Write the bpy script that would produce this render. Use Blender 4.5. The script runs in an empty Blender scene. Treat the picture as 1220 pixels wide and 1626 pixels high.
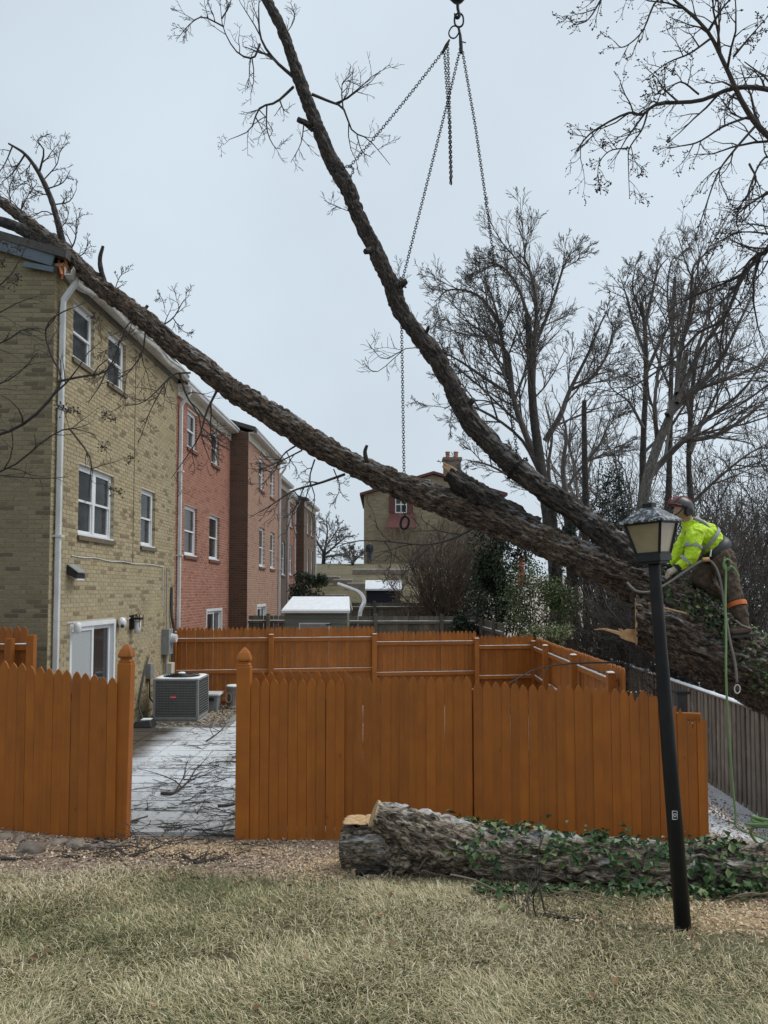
import bpy, bmesh, math, random
import numpy as np
from mathutils import Vector, Matrix

# ------------------------------------------------------------------ scene, camera, light
sc = bpy.context.scene
col = sc.collection
F, PPX, PPY, PITCH, CAMZ = 1220.0, 610.0, 880.0, math.radians(2.81), 2.5
cam_d = bpy.data.cameras.new('camera')
cam_d.sensor_fit = 'VERTICAL'; cam_d.sensor_height = 36.0
cam_d.lens = 36.0 * F / 1626.0
cam_d.shift_y = (PPY - 813.0) / 1626.0
cam_d.clip_start = 0.05; cam_d.clip_end = 3000
cam = bpy.data.objects.new('camera', cam_d); col.objects.link(cam)
cam.location = (0, 0, CAMZ); cam.rotation_euler = (math.pi / 2 + PITCH, 0, 0)
sc.camera = cam

SUN_EL, SUN_AZ = math.radians(55), math.radians(80)      # azimuth from +Y towards +X
w = bpy.data.worlds.new('World'); sc.world = w; w.use_nodes = True
nt = w.node_tree; nt.nodes.clear()
sky = nt.nodes.new('ShaderNodeTexSky'); sky.sky_type = 'NISHITA'; sky.sun_disc = False
sky.sun_elevation = SUN_EL; sky.sun_rotation = SUN_AZ
sky.air_density = 1.0; sky.dust_density = 4.0; sky.ozone_density = 2.0
hs = nt.nodes.new('ShaderNodeHueSaturation'); hs.inputs['Saturation'].default_value = 0.45
mx = nt.nodes.new('ShaderNodeMix'); mx.data_type = 'RGBA'; mx.inputs[0].default_value = 0.80
mx.inputs[7].default_value = (5.4, 6.25, 6.95, 1)           # the even grey of a closed cloud deck
bg = nt.nodes.new('ShaderNodeBackground'); bg.inputs[1].default_value = 0.10
wo = nt.nodes.new('ShaderNodeOutputWorld')
tcw = nt.nodes.new('ShaderNodeTexCoord'); nzw = nt.nodes.new('ShaderNodeTexNoise')
nzw.inputs['Scale'].default_value = 2.2; nzw.inputs['Detail'].default_value = 4
mrw = nt.nodes.new('ShaderNodeMapRange'); mrw.inputs[3].default_value = 0.80; mrw.inputs[4].default_value = 1.16
mulw = nt.nodes.new('ShaderNodeVectorMath'); mulw.operation = 'SCALE'
nt.links.new(tcw.outputs['Generated'], nzw.inputs['Vector']); nt.links.new(nzw.outputs[0], mrw.inputs[0])
nt.links.new(sky.outputs[0], hs.inputs['Color']); nt.links.new(hs.outputs[0], mx.inputs[6])
nt.links.new(mx.outputs[2], mulw.inputs[0]); nt.links.new(mrw.outputs[0], mulw.inputs['Scale'])
nt.links.new(mulw.outputs[0], bg.inputs[0]); nt.links.new(bg.outputs[0], wo.inputs[0])
sun_d = bpy.data.lights.new('sun', 'SUN'); sun_d.energy = 1.5; sun_d.angle = math.radians(35)
sun_d.color = (1.0, 0.97, 0.92)
sun = bpy.data.objects.new('sun', sun_d); col.objects.link(sun)
sd = Vector((math.sin(SUN_AZ) * math.cos(SUN_EL), math.cos(SUN_AZ) * math.cos(SUN_EL), math.sin(SUN_EL)))
sun.rotation_euler = sd.to_track_quat('Z', 'Y').to_euler(); sun.location = (20, -10, 40)
sc.view_settings.view_transform = 'Standard'; sc.view_settings.look = 'None'
sc.view_settings.exposure = 0.42; sc.view_settings.gamma = 1.0
sc.view_settings.use_curve_mapping = False
sc.render.resolution_x = 768; sc.render.resolution_y = 1024
sc.cycles.max_bounces = 6

rng = random.Random(7); nr = np.random.default_rng(11)
cp, sp_ = math.cos(PITCH), math.sin(PITCH)

def P(px, py, D):
    """photo pixel + distance ahead (metres) -> world point"""
    u = (px - PPX) / F; v = (PPY - py) / F
    f = cp - v * sp_; up = sp_ + v * cp
    k = D / f
    return Vector((u * k, D, CAMZ + up * k))

# ------------------------------------------------------------------ numpy noise
def _h(a, b, c):
    n = (a.astype(np.int64) * 374761393 + b.astype(np.int64) * 668265263 + c.astype(np.int64) * 1274126177) & 0xffffffff
    n = ((n ^ (n >> 13)) * 1274126177) & 0xffffffff
    n = n ^ (n >> 16)
    return (n & 0xffff) / 65535.0
def vn(p):
    p = np.asarray(p, float); i = np.floor(p).astype(np.int64); f = p - i; f = f * f * (3 - 2 * f)
    x, y, z = i[:, 0], i[:, 1], i[:, 2]; r = 0
    for dx in (0, 1):
        for dy in (0, 1):
            for dz in (0, 1):
                wgt = (f[:, 0] if dx else 1 - f[:, 0]) * (f[:, 1] if dy else 1 - f[:, 1]) * (f[:, 2] if dz else 1 - f[:, 2])
                r = r + wgt * _h(x + dx, y + dy, z + dz)
    return r
def fbm(p, o=4):
    p = np.asarray(p, float); s = 0; a = .5; t = 0
    for k in range(o):
        s = s + a * vn(p * (2 ** k) + 17.3 * k); t += a; a *= .5
    return s / t
def sst(a, b, x):
    t = np.clip((np.asarray(x, float) - a) / (b - a), 0, 1); return t * t * (3 - 2 * t)

# ------------------------------------------------------------------ materials
MATS = {}
class NT:
    def __init__(s, name):
        s.m = bpy.data.materials.new(name); s.m.use_nodes = True; s.t = s.m.node_tree
        s.b = s.t.nodes['Principled BSDF']; MATS[name] = s.m
    def n(s, kind, **kw):
        nd = s.t.nodes.new(kind)
        for k, v in kw.items(): setattr(nd, k, v)
        return nd
    def l(s, a, b): s.t.links.new(a, b)
    def ramp(s, fac, stops, interp='LINEAR'):
        r = s.n('ShaderNodeValToRGB'); r.color_ramp.interpolation = interp
        e = r.color_ramp.elements
        while len(e) < len(stops): e.new(0.5)
        for q, (p, c) in zip(e, stops): q.position = p; q.color = (*c, 1)
        s.l(fac, r.inputs[0]); return r.outputs[0]
    def mix(s, f, a, b, bt='MIX'):
        m = s.n('ShaderNodeMix', data_type='RGBA', blend_type=bt)
        if isinstance(f, (int, float)): m.inputs[0].default_value = f
        else: s.l(f, m.inputs[0])
        for i, c in ((6, a), (7, b)):
            if isinstance(c, tuple): m.inputs[i].default_value = (*c, 1)
            else: s.l(c, m.inputs[i])
        return m.outputs[2]
    def math(s, op, a, b=0.0, c=None):
        m = s.n('ShaderNodeMath', operation=op)
        for i, v in ((0, a), (1, b), (2, c)):
            if v is None: continue
            if isinstance(v, (int, float)): m.inputs[i].default_value = v
            else: s.l(v, m.inputs[i])
        return m.outputs[0]
    def mr(s, x, a, b, c=0.0, d=1.0):
        m = s.n('ShaderNodeMapRange'); s.l(x, m.inputs[0])
        for i, v in ((1, a), (2, b), (3, c), (4, d)): m.inputs[i].default_value = v
        return m.outputs[0]
    def coord(s, attr=None, scale=(1, 1, 1), jit=True, kind='Object'):
        if attr: o = s.n('ShaderNodeAttribute', attribute_name=attr).outputs['Vector']
        else: o = s.n('ShaderNodeTexCoord').outputs[kind]
        if jit:
            oi = s.n('ShaderNodeObjectInfo').outputs['Random']
            sc_ = s.math('MULTIPLY', oi, 37.0)
            va = s.n('ShaderNodeVectorMath', operation='ADD'); s.l(o, va.inputs[0]); s.l(sc_, va.inputs[1]); o = va.outputs[0]
        mp = s.n('ShaderNodeMapping'); mp.inputs['Scale'].default_value = scale; s.l(o, mp.inputs[0])
        return mp.outputs[0]
    def noise(s, co, scale, detail=5, rough=.55, dist=0):
        t = s.n('ShaderNodeTexNoise'); s.l(co, t.inputs['Vector'])
        t.inputs['Scale'].default_value = scale; t.inputs['Detail'].default_value = detail
        t.inputs['Roughness'].default_value = rough; t.inputs['Distortion'].default_value = dist
        return t.outputs[0]
    def bump(s, h, st, dist=.01):
        b = s.n('ShaderNodeBump'); b.inputs['Strength'].default_value = st; b.inputs['Distance'].default_value = dist
        s.l(h, b.inputs['Height']); s.l(b.outputs[0], s.b.inputs['Normal'])
    def done(s, c, rough=.8, metal=0, spec=None):
        if isinstance(c, tuple): s.b.inputs['Base Color'].default_value = (*c, 1)
        else: s.l(c, s.b.inputs['Base Color'])
        if isinstance(rough, (int, float)): s.b.inputs['Roughness'].default_value = rough
        else: s.l(rough, s.b.inputs['Roughness'])
        s.b.inputs['Metallic'].default_value = metal
        if spec is not None: s.b.inputs['Specular IOR Level'].default_value = spec
        return s.m

def simple(name, c1, c2=None, scale=6, rough=.75, bump=.15, bs=40, stretch=(1, 1, 1), rnd=0.0, metal=0, bd=.004, lo=.35, hi=.65, spec=None):
    k = NT(name); co = k.coord(scale=stretch)
    c2 = c2 or tuple(x * .75 for x in c1)
    f = k.mr(k.noise(co, scale, 6, .6), lo, hi)
    c = k.mix(f, c1, c2)
    if rnd:
        oi = k.n('ShaderNodeObjectInfo').outputs['Random']
        g = k.mr(oi, 0, 1, 1 - rnd, 1 + rnd)
        h = k.n('ShaderNodeHueSaturation'); k.l(c, h.inputs['Color']); k.l(g, h.inputs['Value']); c = h.outputs[0]
    if bump: k.bump(k.noise(co, bs, 4), bump, bd)
    return k.done(c, rough, metal, spec)

def paint_wood(name, c1, c2, rough=.62, rnd=.10, dirt=None):
    k = NT(name); co = k.coord(scale=(1, 1, .08)); co2 = k.coord()
    g = k.noise(co, 70, 5, .6); big = k.noise(co2, 3.0, 5)
    c = k.mix(k.mr(big, .35, .65), c1, c2)
    c = k.mix(k.mr(g, .55, .75, 0, .35), c, tuple(x * .55 for x in c1))
    if dirt: c = k.mix(k.mr(k.noise(co2, 6, 6), .56, .7), c, dirt)
    vo = k.n('ShaderNodeTexVoronoi', feature='F1'); k.l(k.coord(scale=(1, 1, .62)), vo.inputs['Vector']); vo.inputs['Scale'].default_value = 3.4
    kn = k.mr(k.math('ADD', vo.outputs['Distance'], k.math('MULTIPLY', k.noise(co2, 60, 3), .03)), .075, .045)
    c = k.mix(k.math('MULTIPLY', kn, .55), c, tuple(x * .35 for x in c1))
    st = k.noise(k.coord(scale=(1, 1, .03)), 22, 4, .6); c = k.mix(k.mr(st, .54, .66, 0, .35), c, tuple(x * .68 for x in c2))
    oi = k.n('ShaderNodeObjectInfo').outputs['Random']
    h = k.n('ShaderNodeHueSaturation'); k.l(c, h.inputs['Color']); k.l(k.mr(oi, 0, 1, 1 - rnd, 1 + rnd), h.inputs['Value'])
    k.bump(g, .35, .003)
    return k.done(h.outputs[0], rough)

paint_wood('orange_paint', (.36, .112, .008), (.295, .088, .007), rnd=.13)
paint_wood('grey_wood', (.27, .235, .19), (.18, .155, .125), .85, .25)
paint_wood('olive_wood', (.175, .15, .115), (.115, .105, .08), .9, .25)
simple('snow', (.80, .83, .86), (.70, .74, .78), 8, .7, .3, 60)
simple('white_vinyl', (.74, .75, .76), (.66, .68, .70), 3, .4, .05)
simple('white_metal', (.68, .69, .69), (.55, .56, .56), 4, .4, .08, 8)
simple('gutter_metal', (.60, .59, .56), (.40, .39, .36), 5, .45, .1, 12)
simple('cream_trim', (.62, .58, .50), (.52, .48, .40), 5, .6, .1)
simple('blue_fascia', (.105, .135, .165), (.08, .105, .13), 4, .55, .1)
simple('shingle', (.06, .055, .05), (.09, .085, .08), 20, .9, .6, 60)
simple('dark_metal', (.009, .010, .012), (.015, .016, .018), 8, .5, .15, 40, spec=.3)
simple('chain_steel', (.018, .016, .015), (.010, .009, .009), 20, .6, .1, spec=.2)
simple('black_plastic', (.015, .016, .018), (.03, .03, .032), 9, .5, .1)
simple('grey_metal', (.27, .28, .28), (.20, .21, .21), 6, .45, .06)
simple('ac_grille', (.13, .135, .125), (.10, .105, .10), 6, .5, .05)
simple('concrete', (.30, .29, .27), (.20, .195, .18), 6, .9, .5, 30)
simple('stone', (.24, .20, .165), (.13, .108, .088), 7, .9, .8, 18, bd=.02, rnd=.2)
simple('cut_wood', (.52, .36, .20), (.40, .25, .12), 14, .8, .4, 60)
simple('splinter', (.55, .36, .18), (.42, .20, .08), 12, .8, .4, 50)
simple('broken_lumber', (.55, .17, .05), (.30, .10, .04), 14, .8, .4, 40)
simple('sage_siding', (.165, .185, .155), (.14, .155, .13), 3, .7, .06)
simple('red_trim', (.13, .035, .03), (.09, .027, .024), 5, .7, .1)
simple('clay', (.40, .18, .11), (.30, .13, .08), 6, .8, .1)
simple('twig', (.060, .048, .042), (.035, .029, .026), 8, .9, 0)
simple('twig_grey', (.12, .104, .092), (.07, .061, .054), 4, .9, 0)
simple('twig_tan', (.20, .155, .115), (.12, .092, .068), 5, .9, 0)
simple('seed_pod', (.05, .03, .022), (.03, .02, .016), 9, .9, 0)
simple('jeans', (.05, .07, .10), (.03, .045, .07), 20, .9, .2)
simple('navy', (.02, .025, .04), (.015, .018, .03), 20, .9, .2)
simple('skin', (.45, .27, .19), (.40, .23, .16), 20, .55, .1)
simple('glove', (.48, .42, .32), (.36, .30, .22), 30, .9, .3)
simple('trousers', (.115, .08, .055), (.065, .046, .034), 10, .95, .6, 30, bd=.02)
simple('boot', (.10, .06, .04), (.06, .04, .03), 20, .8, .3)
simple('orange_strap', (.60, .14, .03), (.5, .1, .02), 20, .7, .1)
simple('silver_tape', (.30, .31, .33), (.24, .25, .27), 20, .35, .1)
simple('helmet_shell', (.025, .027, .03), (.04, .042, .045), 12, .35, .05)
simple('red_plastic', (.45, .03, .03), (.4, .02, .02), 12, .5, .05)
simple('rope_green', (.22, .33, .15), (.12, .2, .08), 120, .9, .6, 200)
simple('rope_grey', (.26, .24, .22), (.13, .12, .11), 120, .9, .6, 200)
simple('hose', (.05, .05, .05), None, 20, .6, .1)
simple('plank_timber', (.30, .26, .21), (.20, .17, .13), 5, .9, .3)
k = NT('hi_vis'); co = k.coord()
k.bump(k.noise(co, 9, 5, .6, 1.0), .9, .05)
k.done(k.mix(k.mr(k.noise(co, 7), .35, .65), (.58, .82, .02), (.46, .72, .015)), .6)
k.b.inputs['Emission Strength'].default_value = 0.0

# window glass: dark room behind, reflects the sky
k = NT('glass'); co = k.coord()
k.done(k.mix(k.noise(co, 2.0, 3), (.018, .02, .022), (.045, .05, .052)), .08, 0, .4)
k = NT('blind'); co = k.coord(jit=False)
wv = k.n('ShaderNodeTexWave', wave_type='BANDS', bands_direction='Z'); wv.inputs['Scale'].default_value = 12; k.l(co, wv.inputs[0])
k.done(k.mix(wv.outputs[1], (.30, .33, .33), (.42, .45, .45)), .5)
k = NT('frosted'); co = k.coord()
k.done(k.mix(k.mr(k.noise(co, 5, 4), .4, .65), (.36, .29, .175), (.25, .195, .115)), .5)
k.b.inputs['Transmission Weight'].default_value = .15
k = NT('red_badge'); k.done((.5, .01, .03), .4)
k = NT('white_print'); k.done((.8, .8, .8), .5)

# bricks: the colour of each one from the piece's own random value
def brick_mat(name, stops, attr):
    k = NT(name); co = k.coord(jit=not attr)
    if attr: f = k.n('ShaderNodeAttribute', attribute_name='rnd').outputs['Fac']
    else: f = k.n('ShaderNodeObjectInfo').outputs['Random']
    c = k.ramp(f, stops)
    c = k.mix(k.mr(k.noise(co, 26, 5), .38, .7, 0, .45), c, tuple(x * .62 for x in stops[0][1]))
    c = k.mix(k.mr(k.noise(co, .8, 4), .45, .75, 0, .35), c, tuple(x * .6 for x in stops[0][1]))
    k.bump(k.noise(co, 90, 4), .5, .004)
    return k.done(c, .9)
BEIGE = [(0, (.35, .285, .165)), (.55, (.42, .35, .215)), (.86, (.34, .27, .155)), (.92, (.20, .15, .085)), (1, (.16, .12, .07))]
SHADEBEIGE = [(0, (.22, .185, .11)), (.55, (.27, .23, .14)), (.8, (.21, .175, .105)), (.9, (.14, .11, .07)), (1, (.11, .09, .06))]  # BEIGE darkened: the gable end's shade put into its brick colour
REDB = [(0, (.34, .145, .095)), (.5, (.38, .175, .115)), (.85, (.30, .12, .08)), (1, (.21, .085, .06))]
PINKB = [(0, (.37, .225, .16)), (.5, (.42, .25, .18)), (.85, (.36, .20, .14)), (1, (.27, .15, .11))]
DARKB = [(0, (.12, .068, .045)), (.5, (.145, .082, .055)), (.85, (.10, .06, .042)), (1, (.075, .048, .036))]
BROWNB = [(0, (.15, .10, .075)), (.5, (.185, .125, .095)), (1, (.11, .075, .058))]
for nm, st in (('beige', BEIGE), ('gable', SHADEBEIGE), ('red', REDB), ('pink', PINKB), ('dark', DARKB), ('brown', BROWNB)):
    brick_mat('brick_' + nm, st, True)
brick_mat('brick_gable_piece', SHADEBEIGE, False)
simple('mortar_beige', (.52, .47, .37), (.43, .385, .30), 20, .95, .3)
simple('mortar_gable', (.38, .345, .26), (.30, .275, .21), 20, .95, .3)  # beige mortar toned down likewise, gable shade in the colour
simple('mortar_red', (.68, .56, .48), (.58, .47, .40), 20, .95, .3)
simple('mortar_dark', (.22, .165, .13), (.17, .13, .10), 20, .95, .3)
k = NT('far_brick'); co = k.coord(jit=False)
bt = k.n('ShaderNodeTexBrick'); mp = k.n('ShaderNodeMapping'); mp.inputs['Rotation'].default_value = (math.pi / 2, 0, 0)
k.l(co, mp.inputs[0]); k.l(mp.outputs[0], bt.inputs[0])
bt.inputs['Color1'].default_value = (.30, .245, .15, 1); bt.inputs['Color2'].default_value = (.21, .165, .10, 1); bt.inputs['Mortar'].default_value = (.27, .235, .17, 1)
bt.inputs['Scale'].default_value = 1.0; bt.inputs['Brick Width'].default_value = .42; bt.inputs['Row Height'].default_value = .14; bt.inputs['Mortar Size'].default_value = .012
k.done(k.mix(k.mr(k.noise(co, 1.2), .4, .7, 0, .4), bt.outputs[0], (.16, .125, .08)), .9)

# bark: furrows run along the limb ('bark' = position in the limb's own straightened frame)
def bark_mat(name, c1, c2, c3, frost=0.0, lichen=.3):
    k = NT(name); co = k.coord('bark', (1, 1, .27), jit=False); cr = k.coord('bark', (1, 1, 1), jit=False)
    f1 = k.noise(co, 34, 8, .74, 1.1); f2 = k.noise(cr, 3.2, 5)
    f3 = k.noise(co, 90, 6, .7)
    c = k.ramp(f1, [(.43, c3), (.50, c2), (.56, c1), (.70, tuple(x * 1.5 for x in c1))])
    c = k.mix(k.mr(f2, .5, .72, 0, lichen), c, tuple(min(1, x * 1.75) for x in c1))
    c = k.mix(k.mr(f3, .52, .60, 0, .75), c, c3)
    if frost:
        nz = k.n('ShaderNodeSeparateXYZ'); ge = k.n('ShaderNodeNewGeometry'); k.l(ge.outputs['Normal'], nz.inputs[0])
        up = k.mr(nz.outputs[2], .15, .9)
        ff = k.math('MULTIPLY', up, k.mr(k.noise(co, 9, 6, .7), .50, .60))
        c = k.mix(k.math('MULTIPLY', ff, frost), c, (.72, .73, .74))
    k.bump(k.math('ADD', f1, k.math('MULTIPLY', f3, .4)), 1.0, .03)
    return k.done(c, .95)
bark_mat('bark_brown', (.180, .128, .088), (.072, .050, .035), (.010, .008, .007), .45, .14)
bark_mat('bark_dark', (.092, .073, .058), (.038, .030, .025), (.008, .007, .006), .3, .2)
bark_mat('bark_log', (.42, .345, .26), (.18, .14, .102), (.026, .020, .016), .65, .2)
bark_mat('bark_tree', (.085, .075, .066), (.05, .043, .038), (.022, .019, .017), 0, .3)
bark_mat('bark_pale', (.21, .195, .17), (.14, .128, .11), (.06, .054, .047), 0, .3)
def leaf_mat(name, stops, rough=.45):
    k = NT(name); f = k.n('ShaderNodeAttribute', attribute_name='rnd').outputs['Fac']
    k.done(k.ramp(f, stops), rough); return k.m
leaf_mat('ivy', [(0, (.014, .038, .010)), (.5, (.035, .085, .022)), (.85, (.085, .15, .045)), (1, (.24, .26, .11))])
leaf_mat('holly', [(0, (.008, .018, .008)), (.6, (.018, .035, .014)), (.97, (.04, .06, .025)), (1, (.14, .16, .12))], .45)
leaf_mat('privet', [(0, (.03, .055, .014)), (.6, (.065, .10, .025)), (1, (.13, .165, .05))])
leaf_mat('variegated', [(0, (.10, .15, .05)), (.5, (.25, .29, .13)), (1, (.50, .50, .33))])
leaf_mat('cedar', [(0, (.014, .026, .022)), (.6, (.03, .048, .042)), (1, (.06, .085, .075))], .8)
leaf_mat('grass_blade', [(0, (.085, .10, .038)), (.25, (.20, .195, .085)), (.45, (.385, .325, .18)), (.75, (.54, .46, .285)), (1, (.70, .62, .44))], .8)
leaf_mat('mulch_chip', [(0, (.10, .07, .05)), (.3, (.22, .155, .11)), (.6, (.40, .30, .21)), (.88, (.56, .44, .32)), (1, (.62, .56, .48))], .9)
leaf_mat('saw_chip', [(0, (.42, .29, .16)), (.5, (.58, .42, .25)), (1, (.72, .58, .40))], .9)
leaf_mat('gravel_piece', [(0, (.16, .12, .08)), (.5, (.30, .24, .17)), (1, (.48, .42, .33))], .9)
leaf_mat('dead_leaf', [(0, (.10, .055, .03)), (.6, (.22, .13, .07)), (1, (.34, .22, .12))], .9)

# ------------------------------------------------------------------ mesh helpers
def mesh_np(name, v, faces=None, quads=None, tris=None, fattr=None, vattr=None, smooth=False):
    me = bpy.data.meshes.new(name); v = np.asarray(v, np.float32).reshape(-1, 3)
    idx = []; tot = []
    if quads is not None and len(quads): q = np.asarray(quads, np.int32).reshape(-1, 4); idx.append(q.ravel()); tot.append(np.full(len(q), 4, np.int32))
    if tris is not None and len(tris): q = np.asarray(tris, np.int32).reshape(-1, 3); idx.append(q.ravel()); tot.append(np.full(len(q), 3, np.int32))
    if faces:
        idx.append(np.array([i for f in faces for i in f], np.int32)); tot.append(np.array([len(f) for f in faces], np.int32))
    idx = np.concatenate(idx); tot = np.concatenate(tot); st = np.concatenate([[0], np.cumsum(tot)[:-1]]).astype(np.int32)
    me.vertices.add(len(v)); me.vertices.foreach_set('co', v.ravel())
    me.loops.add(len(idx)); me.loops.foreach_set('vertex_index', idx)
    me.polygons.add(len(tot)); me.polygons.foreach_set('loop_start', st)
    me.polygons.foreach_set('use_smooth', np.full(len(tot), bool(smooth)))
    me.update(calc_edges=True)
    if fattr is not None:
        a = me.attributes.new('rnd', 'FLOAT', 'FACE'); a.data.foreach_set('value', np.asarray(fattr, np.float32))
    for kk, (ty, arr) in (vattr or {}).items():
        a = me.attributes.new(kk, ty, 'POINT')
        a.data.foreach_set('vector' if ty == 'FLOAT_VECTOR' else 'value', np.asarray(arr, np.float32).ravel())
    return me

ORG = {}
def origin(o): return ORG[o.name] if o is not None else Vector((0, 0, 0))
def thing(name, label, cat, loc, group=None, kind=None):
    o = bpy.data.objects.new(name, None); col.objects.link(o); o.location = loc; o.empty_display_size = .2
    o['label'] = label; o['category'] = cat
    if group: o['group'] = group
    if kind: o['kind'] = kind
    ORG[o.name] = Vector(loc); return o
def tag(o, label, cat, group=None):
    o['label'] = label; o['category'] = cat
    if group: o['group'] = group
    return o
def link(name, me, mat, parent=None, loc=(0, 0, 0), rot=None, kind=None, at=None):
    """mesh data are relative to the thing's base (parent) or to `at`"""
    o = bpy.data.objects.new(name, me); col.objects.link(o)
    if mat and not me.materials: me.materials.append(MATS[mat])
    o.location = loc
    if rot: o.rotation_euler = rot
    if parent is not None: o.parent = parent; ORG[o.name] = ORG[parent.name]
    else: ORG[o.name] = Vector(loc)
    if kind: o['kind'] = kind
    return o
def put(name, v, faces=None, mat=None, parent=None, base=None, kind=None, **kw):
    """world-space vertices -> an object at `base` (or at its thing's base)"""
    v = np.asarray(v, float).reshape(-1, 3)
    if parent is not None:
        b = np.array(origin(parent)); me = mesh_np(name, v - b, faces, **kw); return link(name, me, mat, parent, kind=kind)
    b = np.array(base if base is not None else (v[:, 0].mean(), v[:, 1].mean(), v[:, 2].min()))
    return link(name, mesh_np(name, v - b, faces, **kw), mat, None, loc=tuple(b), kind=kind)

BOXF = [(0, 3, 2, 1), (4, 5, 6, 7), (0, 1, 5, 4), (1, 2, 6, 5), (2, 3, 7, 6), (3, 0, 4, 7)]
class MB:
    def __init__(s): s.v = []; s.f = []
    def add(s, v, f):
        o = len(s.v); s.v += [tuple(x) for x in v]; s.f += [tuple(i + o for i in q) for q in f]; return s
    def box(s, a, b):
        (x0, y0, z0), (x1, y1, z1) = a, b
        return s.add([(x0, y0, z0), (x1, y0, z0), (x1, y1, z0), (x0, y1, z0), (x0, y0, z1), (x1, y0, z1), (x1, y1, z1), (x0, y1, z1)], BOXF)
    def bar(s, a, b, wx, wz, up=(0, 0, 1)):
        a = Vector(a); b = Vector(b); d = (b - a).normalized(); u = Vector(up); r = d.cross(u).normalized(); u = r.cross(d)
        q = []
        for p in (a, b):
            for i, j in ((-1, -1), (1, -1), (1, 1), (-1, 1)): q.append(p + r * (i * wx / 2) + u * (j * wz / 2))
        return s.add(q, BOXF)
    def tube(s, pts, rad, n=8, cap=True):
        pts = [Vector(p) for p in pts]; m = len(pts)
        if not hasattr(rad, '__len__'): rad = [rad] * m
        o = len(s.v); ref = None
        for i, p in enumerate(pts):
            d = (pts[min(i + 1, m - 1)] - pts[max(i - 1, 0)]).normalized()
            if ref is None: ref = d.orthogonal().normalized()
            ref = (ref - d * ref.dot(d)).normalized(); b = d.cross(ref)
            for k_ in range(n):
                a = 2 * math.pi * k_ / n; s.v.append(tuple(p + (ref * math.cos(a) + b * math.sin(a)) * rad[i]))
        for i in range(m - 1):
            for k_ in range(n):
                k2 = (k_ + 1) % n; s.f.append((o + i * n + k_, o + i * n + k2, o + (i + 1) * n + k2, o + (i + 1) * n + k_))
        if cap:
            s.f.append(tuple(o + k_ for k_ in range(n))[::-1]); s.f.append(tuple(o + (m - 1) * n + k_ for k_ in range(n)))
        return s
    def lathe(s, c, prof, n=24, sx=1, sy=1):
        o = len(s.v); c = Vector(c)
        for r, z in prof:
            for k_ in range(n):
                a = 2 * math.pi * k_ / n; s.v.append((c.x + r * math.cos(a) * sx, c.y + r * math.sin(a) * sy, c.z + z))
        for i in range(len(prof) - 1):
            for k_ in range(n):
                k2 = (k_ + 1) % n; s.f.append((o + i * n + k_, o + i * n + k2, o + (i + 1) * n + k2, o + (i + 1) * n + k_))
        s.f.append(tuple(o + k_ for k_ in range(n))[::-1]); s.f.append(tuple(o + (len(prof) - 1) * n + k_ for k_ in range(n)))
        return s
    def put(s, name, mat, parent=None, base=None, smooth=False, kind=None):
        return put(name, s.v, s.f, mat, parent, base, kind, smooth=smooth)
def bevel(o, wdt=.005, seg=2):
    m = o.modifiers.new('Bevel', 'BEVEL'); m.width = wdt; m.segments = seg; m.limit_method = 'ANGLE'; return o

def spline(pts, n):
    pts = [Vector(p) for p in pts]; q = [pts[0] * 2 - pts[1]] + pts + [pts[-1] * 2 - pts[-2]]; out = []
    seg = len(pts) - 1
    for i in range(n + 1):
        t = i / n * seg; k_ = min(int(t), seg - 1); t -= k_
        a, b, c, d = q[k_:k_ + 4]
        out.append(.5 * ((2 * b) + (c - a) * t + (2 * a - 5 * b + 4 * c - d) * t * t + (3 * b - a - 3 * c + d) * t ** 3))
    return out

def limb(ctrl, rad, step=.04, sides=40, amp=.16, lump=.18, seed=0, endcap=True, flare=None):
    """bark-covered limb: verts, quads, faces(caps), bark attr"""
    ctrl = [Vector(c) for c in ctrl]
    L = sum((ctrl[i + 1] - ctrl[i]).length for i in range(len(ctrl) - 1)); n = max(4, int(L / step))
    pts = spline(ctrl, n); R = np.interp(np.linspace(0, 1, n + 1), np.linspace(0, 1, len(rad)), rad)
    V = np.zeros((n + 1, sides, 3)); B = np.zeros((n + 1, sides, 3)); ref = None; s = 0; N = np.zeros_like(V)
    th = np.linspace(0, 2 * np.pi, sides, endpoint=False)
    for i, p in enumerate(pts):
        d = (pts[min(i + 1, n)] - pts[max(i - 1, 0)]).normalized()
        if ref is None: ref = d.orthogonal().normalized()
        ref = (ref - d * ref.dot(d)).normalized(); b = d.cross(ref)
        if i: s += (p - pts[i - 1]).length
        nn = np.outer(np.cos(th), np.array(ref)) + np.outer(np.sin(th), np.array(b))
        N[i] = nn; V[i] = np.array(p)
        B[i, :, 0] = np.cos(th) * max(R[i], .06); B[i, :, 1] = np.sin(th) * max(R[i], .06); B[i, :, 2] = s
    q = B.reshape(-1, 3) + seed * 7.7
    lowf = fbm(q * np.array([3.0, 3.0, 1.3]), 3) - .5
    fur = np.abs(fbm(q * np.array([19., 19., 6.0]), 3) - .5) * 2
    fine = fbm(q * np.array([45., 45., 14.]), 2) - .5
    Rr = np.repeat(R, sides)
    disp = Rr * lump * lowf * 2 + np.minimum(Rr, .3) * amp * (np.minimum(fur * 2.2, 1) - .6) + np.minimum(Rr, .3) * amp * .35 * fine
    V = (V.reshape(-1, 3) + N.reshape(-1, 3) * (Rr + disp)[:, None])
    i = np.arange(n)[:, None] * sides; k_ = np.arange(sides)[None, :]; k2 = (k_ + 1) % sides
    Q = np.stack([i + k_, i + k2, i + sides + k2, i + sides + k_], -1).reshape(-1, 4)
    caps = [tuple(range(sides))[::-1], tuple(n * sides + x for x in range(sides))] if endcap else []
    return V, Q, caps, B.reshape(-1, 3) + seed * 3.1, pts, R
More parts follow.
